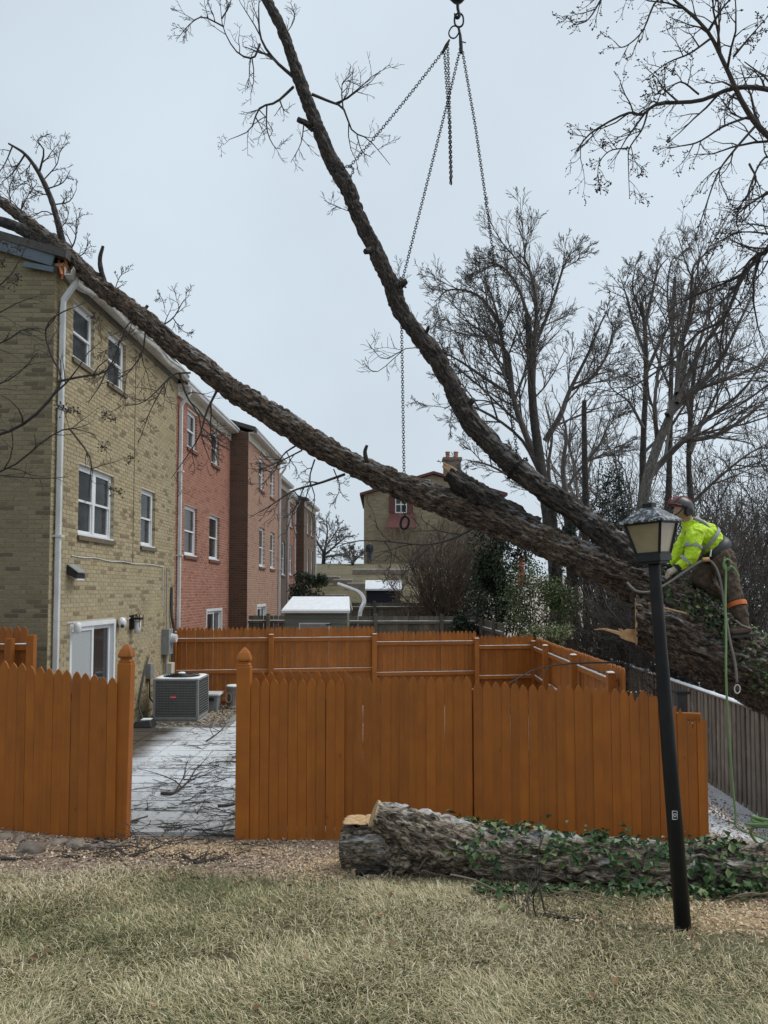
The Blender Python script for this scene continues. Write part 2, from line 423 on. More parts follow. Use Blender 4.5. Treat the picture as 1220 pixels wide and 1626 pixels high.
def limb_obj(name, mat, parent, *a, **kw):
    V, Q, caps, B, pts, R = limb(*a, **kw)
    o = put(name, V, caps, mat, parent, quads=Q, smooth=True, vattr={'bark': ('FLOAT_VECTOR', B)})
    return o, pts, R

# -------- bare twigs
def rvec(r):
    while True:
        v = Vector((r.uniform(-1, 1), r.uniform(-1, 1), r.uniform(-1, 1)))
        if .05 < v.length < 1: return v.normalized()
THIN = [.022]
def grow(out, pts, rad, lv, spec, r, rmin=.003):
    out.append((pts, rad))
    if lv >= len(spec): return
    n, lr, an, up, wob, t0 = spec[lv]
    L = sum((pts[i + 1] - pts[i]).length for i in range(len(pts) - 1)); m = len(pts) - 1
    n = max(1, int(n * r.uniform(.75, 1.25)))
    for i in range(n):
        t = t0 + (1 - t0) * ((i + r.random()) / n); x = t * m; k_ = min(int(x), m - 1); f = x - k_
        p = pts[k_].lerp(pts[k_ + 1], f); d = (pts[k_ + 1] - pts[k_]).normalized(); rr = rad[k_] * (1 - f) + rad[k_ + 1] * f
        a = r.uniform(*an); ax = d.cross(rvec(r))
        if ax.length < .05: continue
        nd = d * math.cos(a) + ax.normalized() * math.sin(a); nd.z += up; nd.normalize()
        l = L * r.uniform(*lr) * (1.2 - .7 * t)
        rc = max(rmin, min(rr * .72, l * THIN[0] + rmin)); q = [p]; ms = 5 if l > .5 else 4
        for j in range(ms - 1):
            nd = (nd + rvec(r) * wob + Vector((0, 0, up * .25))).normalized(); q.append(q[-1] + nd * (l / (ms - 1)))
        grow(out, q, [max(rmin * .7, rc * (1 - .75 * j / (ms - 1))) for j in range(ms)], lv + 1, spec, r, rmin)
def twig_arrays(polys, sides=4):
    V = []; Q = []; off = 0; by = {}
    for p, r in polys: by.setdefault(len(p), []).append((p, r))
    for n, lst in by.items():
        A = np.array([[tuple(x) for x in p] for p, r in lst]); R = np.array([list(r) for p, r in lst]); b = len(lst)
        T = np.empty_like(A); T[:, 1:-1] = A[:, 2:] - A[:, :-2]; T[:, 0] = A[:, 1] - A[:, 0]; T[:, -1] = A[:, -1] - A[:, -2]
        T /= np.linalg.norm(T, axis=2, keepdims=True) + 1e-9
        D = A[:, -1] - A[:, 0]; D /= np.linalg.norm(D, axis=1, keepdims=True) + 1e-9
        ref = np.where(np.abs(D[:, 2:3]) < .8, np.array([[0, 0, 1.]]), np.array([[1., 0, 0]]))[:, None, :]
        U = np.cross(T, ref); U /= np.linalg.norm(U, axis=2, keepdims=True) + 1e-9; W = np.cross(T, U)
        a = np.linspace(0, 2 * np.pi, sides, endpoint=False)
        ring = A[:, :, None, :] + R[:, :, None, None] * (np.cos(a)[None, None, :, None] * U[:, :, None, :] + np.sin(a)[None, None, :, None] * W[:, :, None, :])
        V.append(ring.reshape(-1, 3))
        base = off + (np.arange(b)[:, None, None] * n + np.arange(n - 1)[None, :, None]) * sides
        k_ = np.arange(sides)[None, None, :]; k2 = (k_ + 1) % sides
        Q.append(np.stack([base + k_, base + k2, base + sides + k2, base + sides + k_], -1).reshape(-1, 4)); off += b * n * sides
    return np.concatenate(V), np.concatenate(Q)
def twigs(name, mat, parent, polys, sides=4, kind=None, base=None):
    V, Q = twig_arrays(polys, sides); return put(name, V, None, mat, parent, base, kind, quads=Q, smooth=True)
def leaves(C, Nrm, size, r, fold=.25, aspect=.75):
    """leaf blades (two folded quads halves = 4 tris) at points C, facing Nrm"""
    n = len(C); a = r.normal(size=(n, 3)); T = np.cross(Nrm, a); T /= np.linalg.norm(T, axis=1, keepdims=True) + 1e-9
    B = np.cross(Nrm, T); B /= np.linalg.norm(B, axis=1, keepdims=True) + 1e-9
    s = (size * r.uniform(.6, 1.25, n))[:, None]
    root = C; tip = C + T * s; l = C + T * s * .42 + B * s * aspect * .5 + Nrm * s * fold; rr = C + T * s * .42 - B * s * aspect * .5 + Nrm * s * fold
    V = np.stack([root, l, tip, rr], 1).reshape(-1, 3); o = np.arange(n)[:, None] * 4
    return V, np.concatenate([o + np.array([[0, 2, 1]]), o + np.array([[0, 3, 2]])], 1).reshape(-1, 3)

# ================================================================== GROUND
def ground(X, Y):
    X = np.asarray(X, float); Y = np.asarray(Y, float)
    z = np.maximum(0.0, .9 - .115 * Y)
    z = z + .11 * sst(-2.5, -4.2, X) * sst(5.5, 7.2, Y) * (1 - sst(8.2, 9.0, Y))
    z = z - .86 * sst(3.35, 5.6, X) * sst(5.5, 9.5, Y) * (1 - sst(34, 46, Y) * .3)
    z = z - .07 * np.clip(X - 6, 0, 40) * sst(8, 14, Y)
    h = np.interp(Y, [0, 26, 30, 36, 40, 45, 61, 80, 140, 400], [0, 0, .35, 1.35, 2.45, 3.45, 4.75, 5.4, 6.0, 7.0])
    r = X / np.maximum(Y, 1.0)
    z = z + h * (1 - sst(.25, .42, r))
    z = z + (fbm(np.stack([X.ravel() * .9, Y.ravel() * .9, X.ravel() * 0], 1), 3).reshape(X.shape) - .5) * .05 * (1 - sst(-5.4, -5.0, X) * sst(7.7, 8.1, Y) * (1 - sst(17, 17.5, Y)) * (1 - sst(3.2, 3.5, X)))
    return z
def gz(x, y): return float(ground(np.array([x]), np.array([y]))[0])
def axis(a, b, fine0, fine1, st, grow_=1.12):
    c = list(np.arange(fine0, fine1 + 1e-6, st)); s = st
    while c[-1] < b: s *= grow_; c.append(c[-1] + s)
    s = st
    while c[0] > a: s *= grow_; c.insert(0, c[0] - s)
    return np.array(c)
gx = axis(-320, 320, -5.5, 6.5, .12); gy = axis(-30, 600, 2.5, 13, .12)
GX, GY = np.meshgrid(gx, gy); GZ = ground(GX, GY)
PAT = (GX > -5.0) & (GX < 3.3) & (GY > 8.0) & (GY < 17.4)
GZ = np.where(PAT, np.minimum(GZ, -.02), GZ)
n0 = fbm(np.stack([GX.ravel() * 1.1, GY.ravel() * 1.1, GX.ravel() * 0], 1), 4).reshape(GX.shape) - .5
n1 = fbm(np.stack([GX.ravel() * .5 + 40, GY.ravel() * .5, GX.ravel() * 0], 1), 3).reshape(GX.shape) - .5
lawn_edge = 6.5 + n0 * .9 - .7 * sst(.2, 3.5, GX) - .65 * sst(1.5, 2.8, GX)
w_lawn = (1 - sst(-.25, .25, GY - lawn_edge))
w_snow = sst(3.0, 3.6, GX) * sst(7.2, 8.4, GY + n0) * (1 - sst(13, 18, GY) * .5) * .9
w_snow = np.maximum(w_snow, .75 * sst(.27, .36, GX / np.maximum(GY, 1)) * sst(14, 22, GY))
w_saw = np.exp(-(((GX - 2.6) / 1.1) ** 2 + ((GY - 5.5) / .55) ** 2)) + 1.1 * np.exp(-(((GX - 3.2) / .9) ** 2 + ((GY - 6.9) / .5) ** 2)) + np.exp(-(((GX + .25) / .45) ** 2 + ((GY - 6.9) / .3) ** 2)) \
    + .8 * np.exp(-(((GX + 1.5) / .9) ** 2 + ((GY - 7.5) / .35) ** 2)) + .5 * np.exp(-(((GX + 3.3) / 1.2) ** 2 + ((GY - 7.3) / .3) ** 2))
w_hill = sst(26, 30, GY) * (1 - sst(.10, .20, GX / np.maximum(GY, 1)))
ny, nx = GX.shape
I = (np.arange(ny - 1)[:, None] * nx + np.arange(nx - 1)[None, :]); Qg = np.stack([I, I + 1, I + nx + 1, I + nx], -1).reshape(-1, 4)
k = NT('ground_mat'); co = k.coord(jit=False)
at = lambda a: k.n('ShaderNodeAttribute', attribute_name=a).outputs['Fac']
nb = k.noise(co, 5, 7, .65); nf = k.noise(co, 38, 6, .7); nm = k.noise(co, 13, 6, .65)
dirt = k.ramp(nf, [(.30, (.10, .075, .057)), (.48, (.26, .19, .14)), (.62, (.40, .31, .235)), (.75, (.52, .44, .35))])
lawnc = k.ramp(nf, [(.30, (.045, .042, .02)), (.5, (.12, .10, .052)), (.7, (.25, .20, .11))])
saw = k.ramp(nf, [(.3, (.30, .19, .10)), (.5, (.50, .35, .20)), (.7, (.62, .48, .32))])
hill = k.ramp(k.math('ADD', k.math('MULTIPLY', nm, .6), k.math('MULTIPLY', k.noise(co, 1.1, 6, .7), .4)), [(.38, (.035, .036, .016)), (.48, (.085, .075, .035)), (.56, (.17, .135, .075)), (.64, (.10, .075, .05))])
snowc = k.ramp(nf, [(.3, (.55, .57, .60)), (.6, (.75, .77, .80))])
c = k.mix(k.mr(at('w_hill'), .2, .8), dirt, hill)
c = k.mix(k.mr(at('w_lawn'), .3, .7), c, lawnc)
c = k.mix(k.mr(k.math('ADD', at('w_saw'), k.math('MULTIPLY', k.math('SUBTRACT', nm, .5), 1.6)), .35, .75, 0, .9), c, saw)
c = k.mix(k.mr(k.math('ADD', at('w_snow'), k.math('MULTIPLY', k.math('SUBTRACT', k.noise(co, 20, 7, .75), .5), 3.2)), .45, .75), c, snowc)
k.bump(k.math('ADD', nf, nb), .9, .03); k.done(c, .95)
me = mesh_np('ground', np.stack([GX, GY, GZ], -1).reshape(-1, 3), None, quads=Qg, smooth=True,
             vattr={a: ('FLOAT', b) for a, b in (('w_lawn', w_lawn), ('w_snow', w_snow), ('w_saw', w_saw), ('w_hill', w_hill))})
g = link('ground', me, 'ground_mat', kind='structure')

# lawn: blades of winter grass, part green, part straw
def blades(n, seed):
    r = np.random.default_rng(seed)
    Y = 3.05 + (7.3 - 3.05) * r.random(n) ** 1.25; X = (r.random(n) * 2 - 1) * (Y * .53 + .5)
    q = np.stack([X * 1.1, Y * 1.1, X * 0], 1); nn = fbm(q, 4) - .5
    edge = 6.5 + nn * .9 - .7 * sst(.2, 3.5, X) - .65 * sst(1.5, 2.8, X)
    bare = np.exp(-(((X - 2.4) / 1.5) ** 2 + ((Y - 5.1) / .7) ** 2)) * .97
    keep = (Y < edge + r.normal(size=n) * .16) & (r.random(n) > bare) & (fbm(np.stack([X * 2.3 + 9, Y * 2.3, X * 0], 1), 3) + r.random(n) * .35 > .47)
    X, Y = X[keep], Y[keep]; n = len(X); Z = ground(X, Y) - .004
    a = r.random(n) * 2 * np.pi; comb = fbm(np.stack([X * 1.7, Y * 1.7, X * 0 + 3], 1), 2) * 9
    a = np.where(r.random(n) < .6, comb + r.normal(size=n) * .7, a)
    D = np.stack([np.cos(a), np.sin(a), 0 * a], 1); S = np.stack([-np.sin(a), np.cos(a), 0 * a], 1)
    L = r.uniform(.035, .10, n)[:, None]; lean = r.uniform(.85, 1.75, n)[:, None]; wd = r.uniform(.0012, .0030, n)[:, None]
    p0 = np.stack([X, Y, Z], 1); up = np.array([[0, 0, 1.]])
    d1 = D * np.sin(lean * .55) + up * np.cos(lean * .55); d2 = D * np.sin(lean * 1.1) + up * np.maximum(np.cos(lean * 1.1), -.12)
    p1 = p0 + d1 * L * .5; p2 = p1 + d2 * L * .5
    V = np.stack([p0 - S * wd, p0 + S * wd, p1 + S * wd * .9, p1 - S * wd * .9, p2], 1).reshape(-1, 3); o = np.arange(n)[:, None] * 5
    tone = fbm(np.stack([X * .8 + 5, Y * .8, X * 0], 1), 3)
    f = np.clip(.49 + (tone - .5) * 1.2 + r.normal(size=n) * .30, 0, 1)
    return V, o + np.array([[0, 1, 2, 3]]), o + np.array([[3, 2, 4]]), np.concatenate([f, f])
V, Q4, T3, fr = blades(300000, 3)
o = put('grass', V, None, 'grass_blade', None, (0, 5, 0), 'stuff', quads=Q4, tris=T3, fattr=fr)
tag(o, 'short winter lawn grass, part green and part straw coloured', 'grass')

# mulch, bark crumbs and leaf bits along the fence foot
def chips(n, fx, seed, size):
    r = np.random.default_rng(seed); X, Y = fx(r, n); Z = ground(X, Y) + r.uniform(.001, .018, len(X)); n = len(X)
    N = r.normal(size=(n, 3)) * .5; N[:, 2] = 1; N /= np.linalg.norm(N, axis=1, keepdims=True)
    T = np.cross(N, r.normal(size=(n, 3))); T /= np.linalg.norm(T, axis=1, keepdims=True); B = np.cross(N, T)
    l = (size * r.uniform(.5, 1.6, n))[:, None]; wdt = l * r.uniform(.25, .8, n)[:, None]; C = np.stack([X, Y, Z], 1); h = N * (l * .12)
    V = np.stack([C - T * l - B * wdt, C + T * l - B * wdt * .7, C + T * l * .8 + B * wdt, C - T * l * .9 + B * wdt * .8,
                  C - T * l * .8 - B * wdt * .8 + h, C + T * l * .8 - B * wdt * .5 + h, C + T * l * .6 + B * wdt * .8 + h, C - T * l * .7 + B * wdt * .6 + h], 1).reshape(-1, 3)
    o = np.arange(n)[:, None, None] * 8; q = o + np.array([[4, 5, 6, 7], [0, 1, 5, 4], [1, 2, 6, 5], [2, 3, 7, 6], [3, 0, 4, 7]])[None]
    return V, q.reshape(-1, 4), np.repeat(r.random(n), 5)
def band(r, n):
    Y = r.uniform(4.7, 8.0, n); X = r.uniform(-4.4, 4.6, n)
    e = 6.42 - .7 * sst(.2, 3.5, X) - .65 * sst(1.5, 2.8, X) + r.normal(size=n) * .2
    kp = (Y > e) & ~((X > -2.0) & (X < -1.5) & (Y > 7.6)); return X[kp], Y[kp]
V, Q, fr = chips(36000, band, 5, .011)
_m = 0
tag(put('mulch', V, None, 'mulch_chip', None, (0, 7, 0), 'stuff', quads=Q, fattr=fr), 'brown wood mulch and bark crumbs along the orange fence foot', 'mulch')
def sawd(r, n):
    X = np.concatenate([r.normal(-1.95, .45, n // 3), r.normal(-.35, .28, n // 3), r.normal(2.7, .8, n // 3), r.normal(3.0, .6, n // 3)]); Y = np.concatenate([r.normal(7.4, .2, n // 3), r.normal(6.75, .22, n // 3), r.normal(5.35, .28, n // 3), r.normal(6.9, .3, n // 3)])
    return X, Y
V, Q, fr = chips(12000, sawd, 15, .008)
tag(put('sawdust', V, None, 'saw_chip', None, (1.5, 6, 0), 'stuff', quads=Q, fattr=fr), 'pale fresh sawdust and wood chips spilled round the sawn log', 'sawdust')
def litter(r, n):
    X = r.uniform(3.25, 6.2, n); Y = r.uniform(7.6, 16, n); kp = X < 5.5; return X[kp], Y[kp]
V, Q, fr = chips(5200, litter, 6, .014)
tag(put('leaf_litter', V, None, 'dead_leaf', None, (4.5, 10, gz(4.5, 10)), 'stuff', quads=Q, fattr=fr), 'dead leaves lying on the snowy slope beside the orange fence', 'leaf litter')
def gravel(r, n):
    X = r.uniform(-4.66, -3.05, n); Y = r.uniform(14.45, 16.95, n); return X, Y
V, Q, fr = chips(4200, gravel, 8, .018); V = V + np.array([0, 0, .015])
tag(put('gravel', V, None, 'gravel_piece', None, (-3.9, 15.5, 0), 'stuff', quads=Q, fattr=fr), 'tan pea gravel bed under the air conditioner', 'gravel')

# patio of snow-dusted pavers
patio = link('patio', mesh_np('patio', MB().box((-4.72, 8.05, -.06), (3.25, 17.1, -.012)).v, BOXF), 'concrete', kind='structure')
k = NT('paver_mat'); co = k.coord(jit=False, kind='Object'); ge = k.n('ShaderNodeNewGeometry')
pos = ge.outputs['Position']
n1_ = k.noise(pos, 1.1, 5); n2_ = k.noise(pos, 17, 7, .7); n3_ = k.noise(pos, 55, 4)
sx = k.n('ShaderNodeSeparateXYZ'); k.l(pos, sx.inputs[0])
near_wall = k.mr(k.math('ADD', sx.outputs[0], k.math('MULTIPLY', n1_, 1.3)), -3.35, -2.75)      # swept, wet strip by the door
stone = k.mix(n2_, (.16, .145, .13), (.25, .23, .205))
wet = k.mix(n2_, (.055, .045, .036), (.10, .085, .07))
cov = k.mr(k.math('ADD', k.math('MULTIPLY', k.math('SUBTRACT', n2_, .5), 1.5), n1_), .12, .52)
near = k.mr(sx.outputs[1], 8.3, 10.2, .45, 1.0)
c = k.mix(near_wall, wet, k.mix(k.math('MULTIPLY', cov, near), stone, (.60, .63, .66)))
k.bump(n3_, .4, .006); k.done(c, k.mr(near_wall, 0, 1, .35, .8))
pm = {}
for i in range(13):
    for j in range(22):
        wx, wy = .6, .41; x = -4.7 + i * .612 + wx / 2; y = 8.07 + j * .411 + wy / 2
        if x < -3.05 and y > 14.4: continue
        key = (i + j) % 3
        if key not in pm:
            bb = MB(); e = .008 + .002 * key
            bb.add([(-wx / 2 + .005, -wy / 2 + .005, -.03), (wx / 2 - .005, -wy / 2 + .005, -.03), (wx / 2 - .005, wy / 2 - .005, -.03), (-wx / 2 + .005, wy / 2 - .005, -.03),
                    (-wx / 2 + .005 + e, -wy / 2 + .005 + e, .03), (wx / 2 - .005 - e, -wy / 2 + .005 + e, .03), (wx / 2 - .005 - e, wy / 2 - .005 - e, .03), (-wx / 2 + .005 + e, wy / 2 - .005 - e, .03)], BOXF)
            pm[key] = mesh_np('paver', bb.v, bb.f)
        link('paver', pm[key], 'paver_mat', patio, (x, y, -.014 + rng.uniform(-.004, .003)), (rng.uniform(-.006, .006), rng.uniform(-.006, .006), 0))

# ================================================================== TOWNHOUSES
KS = .0287
def Fw(s, n, z, X0): return (X0 + KS * s + n, s - KS * n, z)
COURSE, BL = .0675, .21
def brick_boxes(s0, s1, z0, ztop, holes, seed=0, skip=None):
    """list of (a,b,z0,z1) bricks of a wall field; ztop may be a function of s"""
    r = random.Random(seed); out = []; j = 0; z = z0
    zt = ztop if callable(ztop) else (lambda s: ztop)
    while z < max(zt(s0), zt(s1)) + .01:
        a = s0 - (BL / 2 if j % 2 else 0)
        while a < s1:
            lo, hi = max(a, s0), min(a + BL - .012, s1)
            if hi - lo > .03 and z + COURSE - .01 < zt((lo + hi) / 2):
                segs = [(lo, hi)]
                for (h0, h1, hz0, hz1) in holes:
                    if z + COURSE - .01 > hz0 and z < hz1:
                        ns = []
                        for (p, q) in segs:
                            if q <= h0 or p >= h1: ns.append((p, q)); continue
                            if p < h0 - .02: ns.append((p, h0))
                            if q > h1 + .02: ns.append((h1, q))
                        segs = ns
                for (p, q) in segs: out.append((p, q, z, z + COURSE - .0125))
            a += BL
        z += COURSE; j += 1
    return out
def brick_field(boxes, place, depth=.10, proud=.007):
    A = np.array(boxes); n = len(A); e = nr.uniform(-.0015, .002, n)
    V = []
    for nn in (-depth, proud):
        for (ii, kk) in ((0, 2), (1, 2), (1, 3), (0, 3)):
            V.append(place(A[:, ii], nn + (e if nn > 0 else 0), A[:, kk]))
    V = np.stack(V, 1).reshape(-1, 3); o = np.arange(n)[:, None, None] * 8
    q = o + np.array([[4, 5, 6, 7], [0, 1, 5, 4], [1, 2, 6, 5], [2, 3, 7, 6], [3, 0, 4, 7]])[None]
    return V, q.reshape(-1, 4), np.repeat(nr.random(n), 5)
def place_f(X0):
    return lambda s, n, z: np.stack(np.broadcast_arrays(X0 + KS * s + n, s - KS * n, z), -1)
def holed(s0, s1, z0, z1, holes, X0, n=0.0, dp=.16):
    """mortar sheet with window openings and the openings' reveals"""
    S = sorted({s0, s1, *[h[0] for h in holes], *[h[1] for h in holes]}); Z = sorted({z0, z1, *[h[2] for h in holes], *[h[3] for h in holes]})
    b = MB()
    for i in range(len(S) - 1):
        for j in range(len(Z) - 1):
            cs, cz = (S[i] + S[i + 1]) / 2, (Z[j] + Z[j + 1]) / 2
            if any(h[0] < cs < h[1] and h[2] < cz < h[3] for h in holes): continue
            b.add([Fw(S[i], n, Z[j], X0), Fw(S[i + 1], n, Z[j], X0), Fw(S[i + 1], n, Z[j + 1], X0), Fw(S[i], n, Z[j + 1], X0)], [(0, 1, 2, 3)])
    for (a, c, d, e) in holes:
        g_ = .004
        for (p, q) in (((a - g_, d), (a - g_, e)), ((c + g_, e), (c + g_, d)), ((a, e + g_), (c, e + g_)), ((c, d - g_), (a, d - g_))):
            b.add([Fw(p[0], -dp, p[1], X0), Fw(q[0], -dp, q[1], X0), Fw(q[0], n, q[1], X0), Fw(p[0], n, p[1], X0)], [(0, 1, 2, 3)])
    return b
def sbox(b, s0, s1, n0, n1, z0, z1, X0):
    v = [Fw(s0, n0, z0, X0), Fw(s1, n0, z0, X0), Fw(s1, n1, z0, X0), Fw(s0, n1, z0, X0), Fw(s0, n0, z1, X0), Fw(s1, n0, z1, X0), Fw(s1, n1, z1, X0), Fw(s0, n1, z1, X0)]
    return b.add(v, [(0, 1, 2, 3), (4, 7, 6, 5), (0, 4, 5, 1), (1, 5, 6, 2), (2, 6, 7, 3), (3, 7, 4, 0)])
def sash(b, s0, s1, n, z0, z1, X0, t=.045, dp=.035):
    sbox(b, s0, s0 + t, n, n + dp, z0, z1, X0); sbox(b, s1 - t, s1, n, n + dp, z0, z1, X0)
    sbox(b, s0 + t, s1 - t, n, n + dp - .002, z0, z0 + t, X0); sbox(b, s0 + t, s1 - t, n, n + dp - .002, z1 - t, z1, X0)
def window(par, s0, s1, z0, z1, X0, units=1, sillmat='brick_dark', grid=True, trim='white_vinyl'):
    """double-hung window set back in the brick opening"""
    b = MB(); sash(b, s0, s1, -.125, z0, z1, X0, .05, .07)
    if units == 2:
        m = (s0 + s1) / 2; sbox(b, m - .04, m + .04, -.12, -.053, z0 + .05, z1 - .05, X0)
    wn = b.put('window', trim, par)
    cuts = [s0 + .055, s1 - .055] if units == 1 else [s0 + .055, (s0 + s1) / 2 - .04, (s0 + s1) / 2 + .04, s1 - .055]
    for u in range(units):
        a, c = cuts[2 * u], cuts[2 * u + 1]; mid = (z0 + z1) / 2
        for (q0, q1, nn) in ((z0 + .05, mid + .02, -.105), (mid - .02, z1 - .05, -.083)):
            b = MB(); sash(b, a, c, nn, q0, q1, X0, .035, .028)
            if grid and nn > -.07:
                h = (q0 + q1) / 2; m = (a + c) / 2
                sbox(b, m - .006, m + .006, nn + .006, nn + .021, q0 + .035, q1 - .035, X0); sbox(b, a + .035, c - .035, nn + .004, nn + .019, h - .006, h + .006, X0)
            b.put('sash', trim, wn)
            b = MB(); sbox(b, a + .03, c - .03, nn + .001, nn + .005, q0 + .03, q1 - .03, X0); b.put('pane', 'glass', wn)
    b = MB()
    sbox(b, s0 - .03, s1 + .03, -.10, .045, z0 - .085, z0 - .012, X0); b.put('sill', sillmat if sillmat.startswith('mortar') else 'sill_' + sillmat, wn)
    b = MB(); sbox(b, s0 - .002, s1 + .002, -.10, .012, z0 - .012, z0 + .02, X0); b.put('apron', trim, wn)
    return wn
simple('sill_beige', (.15, .115, .07), (.10, .08, .052), 12, .9, .4); simple('sill_red', (.17, .075, .05), (.12, .055, .04), 12, .9, .4)
def slider(par, s0, s1, z0, z1, X0, blind=True):
    b = MB(); sash(b, s0, s1, -.10, z0, z1, X0, .07, .115)
    d = b.put('sliding_door', 'white_vinyl', par); m = (s0 + s1) / 2
    for (a, c, nn) in ((s0 + .07, m + .04, -.05), (m - .04, s1 - .07, -.09)):
        b = MB(); sash(b, a, c, nn, z0 + .07, z1 - .07, X0, .07, .035); b.put('door_panel', 'white_vinyl', d)
        b = MB(); sbox(b, a + .06, c - .06, nn + .004, nn + .012, z0 + .13, z1 - .13, X0); b.put('pane', 'glass', d)
    if blind:
        b = MB(); sbox(b, s0 + .14, m - .04, -.046 - .0, -.041, z0 + .2, z1 - .14, X0); b = MB(); sbox(b, s0 + .135, m - .035, -.0375, -.036, z0 + .135, z1 - .135, X0); b.put('blind', 'blind', d)
    return d
def downspout(par, s, X0, z0, z1, off=.03, wd=.085):
    b = MB()
    pts = [Vector(Fw(s, .27, z1 + .02, X0)), Vector(Fw(s, .25, z1 - .10, X0)), Vector(Fw(s, .07, z1 - .36, X0)), Vector(Fw(s, .065, z1 - .50, X0)), Vector(Fw(s, .065, z0, X0))]
    b.tube(pts, [wd * .62] * 5, 4); o = b.put('downspout', 'white_metal', par); bevel(o, .012, 2)
    for zz in (z0 + 1.2, z0 + 3.2, z0 + 5.1):
        bb = MB(); sbox(bb, s - wd * .7, s + wd * .7, .0, .135, zz, zz + .03, X0); bb.put('strap', 'white_metal', o)
    return o
GPROF = [(.16, .0), (.245, .0), (.262, .03), (.262, .055), (.29, .085), (.29, .12), (.275, .12), (.275, .10), (.25, .07), (.25, .02), (.165, .012), (.165, .12), (.15, .12), (.15, .0)]
def gutter(par, s0, s1, z, X0, warp=None, mat='gutter_metal', n=24):
    V = []; m = len(GPROF)
    for i in range(n + 1):
        s = s0 + (s1 - s0) * i / n; dn, dz = warp(s) if warp else (0, 0)
        for (a, c) in GPROF: V.append(Fw(s, a + dn, z + c + dz, X0))
    Fc = [(i * m + k_, i * m + (k_ + 1) % m, (i + 1) * m + (k_ + 1) % m, (i + 1) * m + k_) for i in range(n) for k_ in range(m)]
    Fc += [tuple(range(m))[::-1], tuple(n * m + k_ for k_ in range(m))]
    return put('gutter', V, Fc, mat, par)
def roof_block(par, s0, s1, X0, eave, slope=.30, half=4.6, ov=.22, mat='shingle'):
    b = MB(); t = .12
    prof = [(ov, eave), (-half, eave + slope * (half + ov)), (-2 * half - ov, eave), (-2 * half - ov, eave - t), (-half, eave + slope * (half + ov) - t), (ov, eave - t)]
    V = [Fw(s0, p, z, X0) for p, z in prof] + [Fw(s1, p, z, X0) for p, z in prof]
    b.add(V, [(0, 6, 7, 1), (1, 7, 8, 2), (2, 8, 9, 3), (3, 9, 10, 4), (4, 10, 11, 5), (5, 11, 6, 0), (0, 1, 4, 5), (1, 2, 3, 4), (6, 11, 10, 7), (7, 10, 9, 8)])
    return b.put('roof', mat, par)
def core(par, s0, s1, X0, top, slope, half, mat, z0=-.4, pad=.155):
    """the house's solid body behind the brick skin (its ends, rear and gables)"""
    b = MB(); i = -pad
    prof = [(i, z0), (i, top), (-half, top + slope * half), (-2 * half, top), (-2 * half, z0)]
    V = [Fw(s0, p, z, X0) for p, z in prof] + [Fw(s1, p, z, X0) for p, z in prof]
    b.add(V, [(0, 1, 2, 3, 4), (5, 9, 8, 7, 6), (1, 6, 7, 2), (2, 7, 8, 3), (3, 8, 9, 4), (0, 5, 6, 1)])
    return b.put('inner_wall', mat, par)

X1 = -5.145
# ---- beige house
H1 = thing('townhouse', 'tan brick end townhouse with the fallen tree lying on its roof', 'house', (X1 + KS * 11.06, 11.06, 0))
S0, S1, E1 = 11.06, 17.05, 7.30
holes1 = [(11.69, 12.50, 6.13, 7.02), (13.08, 13.92, 6.13, 7.02), (12.0, 13.46, 3.40, 4.52), (14.85, 15.68, 3.40, 4.52), (11.78, 13.62, .05, 2.02)]
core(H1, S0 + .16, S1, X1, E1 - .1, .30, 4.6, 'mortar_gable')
wall = holed(S0, S1, -.3, E1, holes1, X1).put('wall', 'mortar_beige', H1)
bx = brick_boxes(S0, S1, -.3, E1, holes1, 1)
V, Q, fr = brick_field(bx, place_f(X1)); put('brickwork', V, None, 'brick_beige', wall, kind='stuff', quads=Q, fattr=fr)
# gable end, facing the lawn: bricks in view one by one, the rest joined
XC = X1 + KS * S0
gtop = lambda s: E1 + .02 + .30 * (s)                # s = distance left of the corner
def place_g(s, n, z): return np.stack(np.broadcast_arrays(XC - s, S0 - n, z), -1)
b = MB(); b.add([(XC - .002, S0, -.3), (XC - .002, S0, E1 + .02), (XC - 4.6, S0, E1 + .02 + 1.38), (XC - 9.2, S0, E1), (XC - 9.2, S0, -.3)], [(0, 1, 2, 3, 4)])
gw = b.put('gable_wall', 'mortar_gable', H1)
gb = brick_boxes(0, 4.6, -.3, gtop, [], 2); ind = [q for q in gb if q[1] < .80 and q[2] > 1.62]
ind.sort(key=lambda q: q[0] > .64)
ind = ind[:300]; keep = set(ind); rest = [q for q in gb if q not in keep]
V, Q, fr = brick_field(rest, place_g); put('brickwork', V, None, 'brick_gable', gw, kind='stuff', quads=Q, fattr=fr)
bmesh_cache = {}
for (a, c, z0, z1) in ind:
    L_ = round(c - a, 3)
    if L_ not in bmesh_cache:
        h = (z1 - z0) / 2; q = L_ / 2; e = .003
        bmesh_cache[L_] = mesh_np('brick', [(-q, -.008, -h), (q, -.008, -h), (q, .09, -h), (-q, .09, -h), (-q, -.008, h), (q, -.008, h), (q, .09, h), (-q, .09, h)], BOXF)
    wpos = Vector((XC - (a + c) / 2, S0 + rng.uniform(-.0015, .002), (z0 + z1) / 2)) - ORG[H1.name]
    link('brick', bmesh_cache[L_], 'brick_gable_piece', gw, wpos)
for (a, c, d, e) in holes1[:4]: window(H1, a, c, d, e, X1, 2 if c - a > 1.2 else 1, 'beige')
slider(H1, *holes1[4], X1)
roof_block(H1, S0 - .14, S1, X1, E1 + .16)
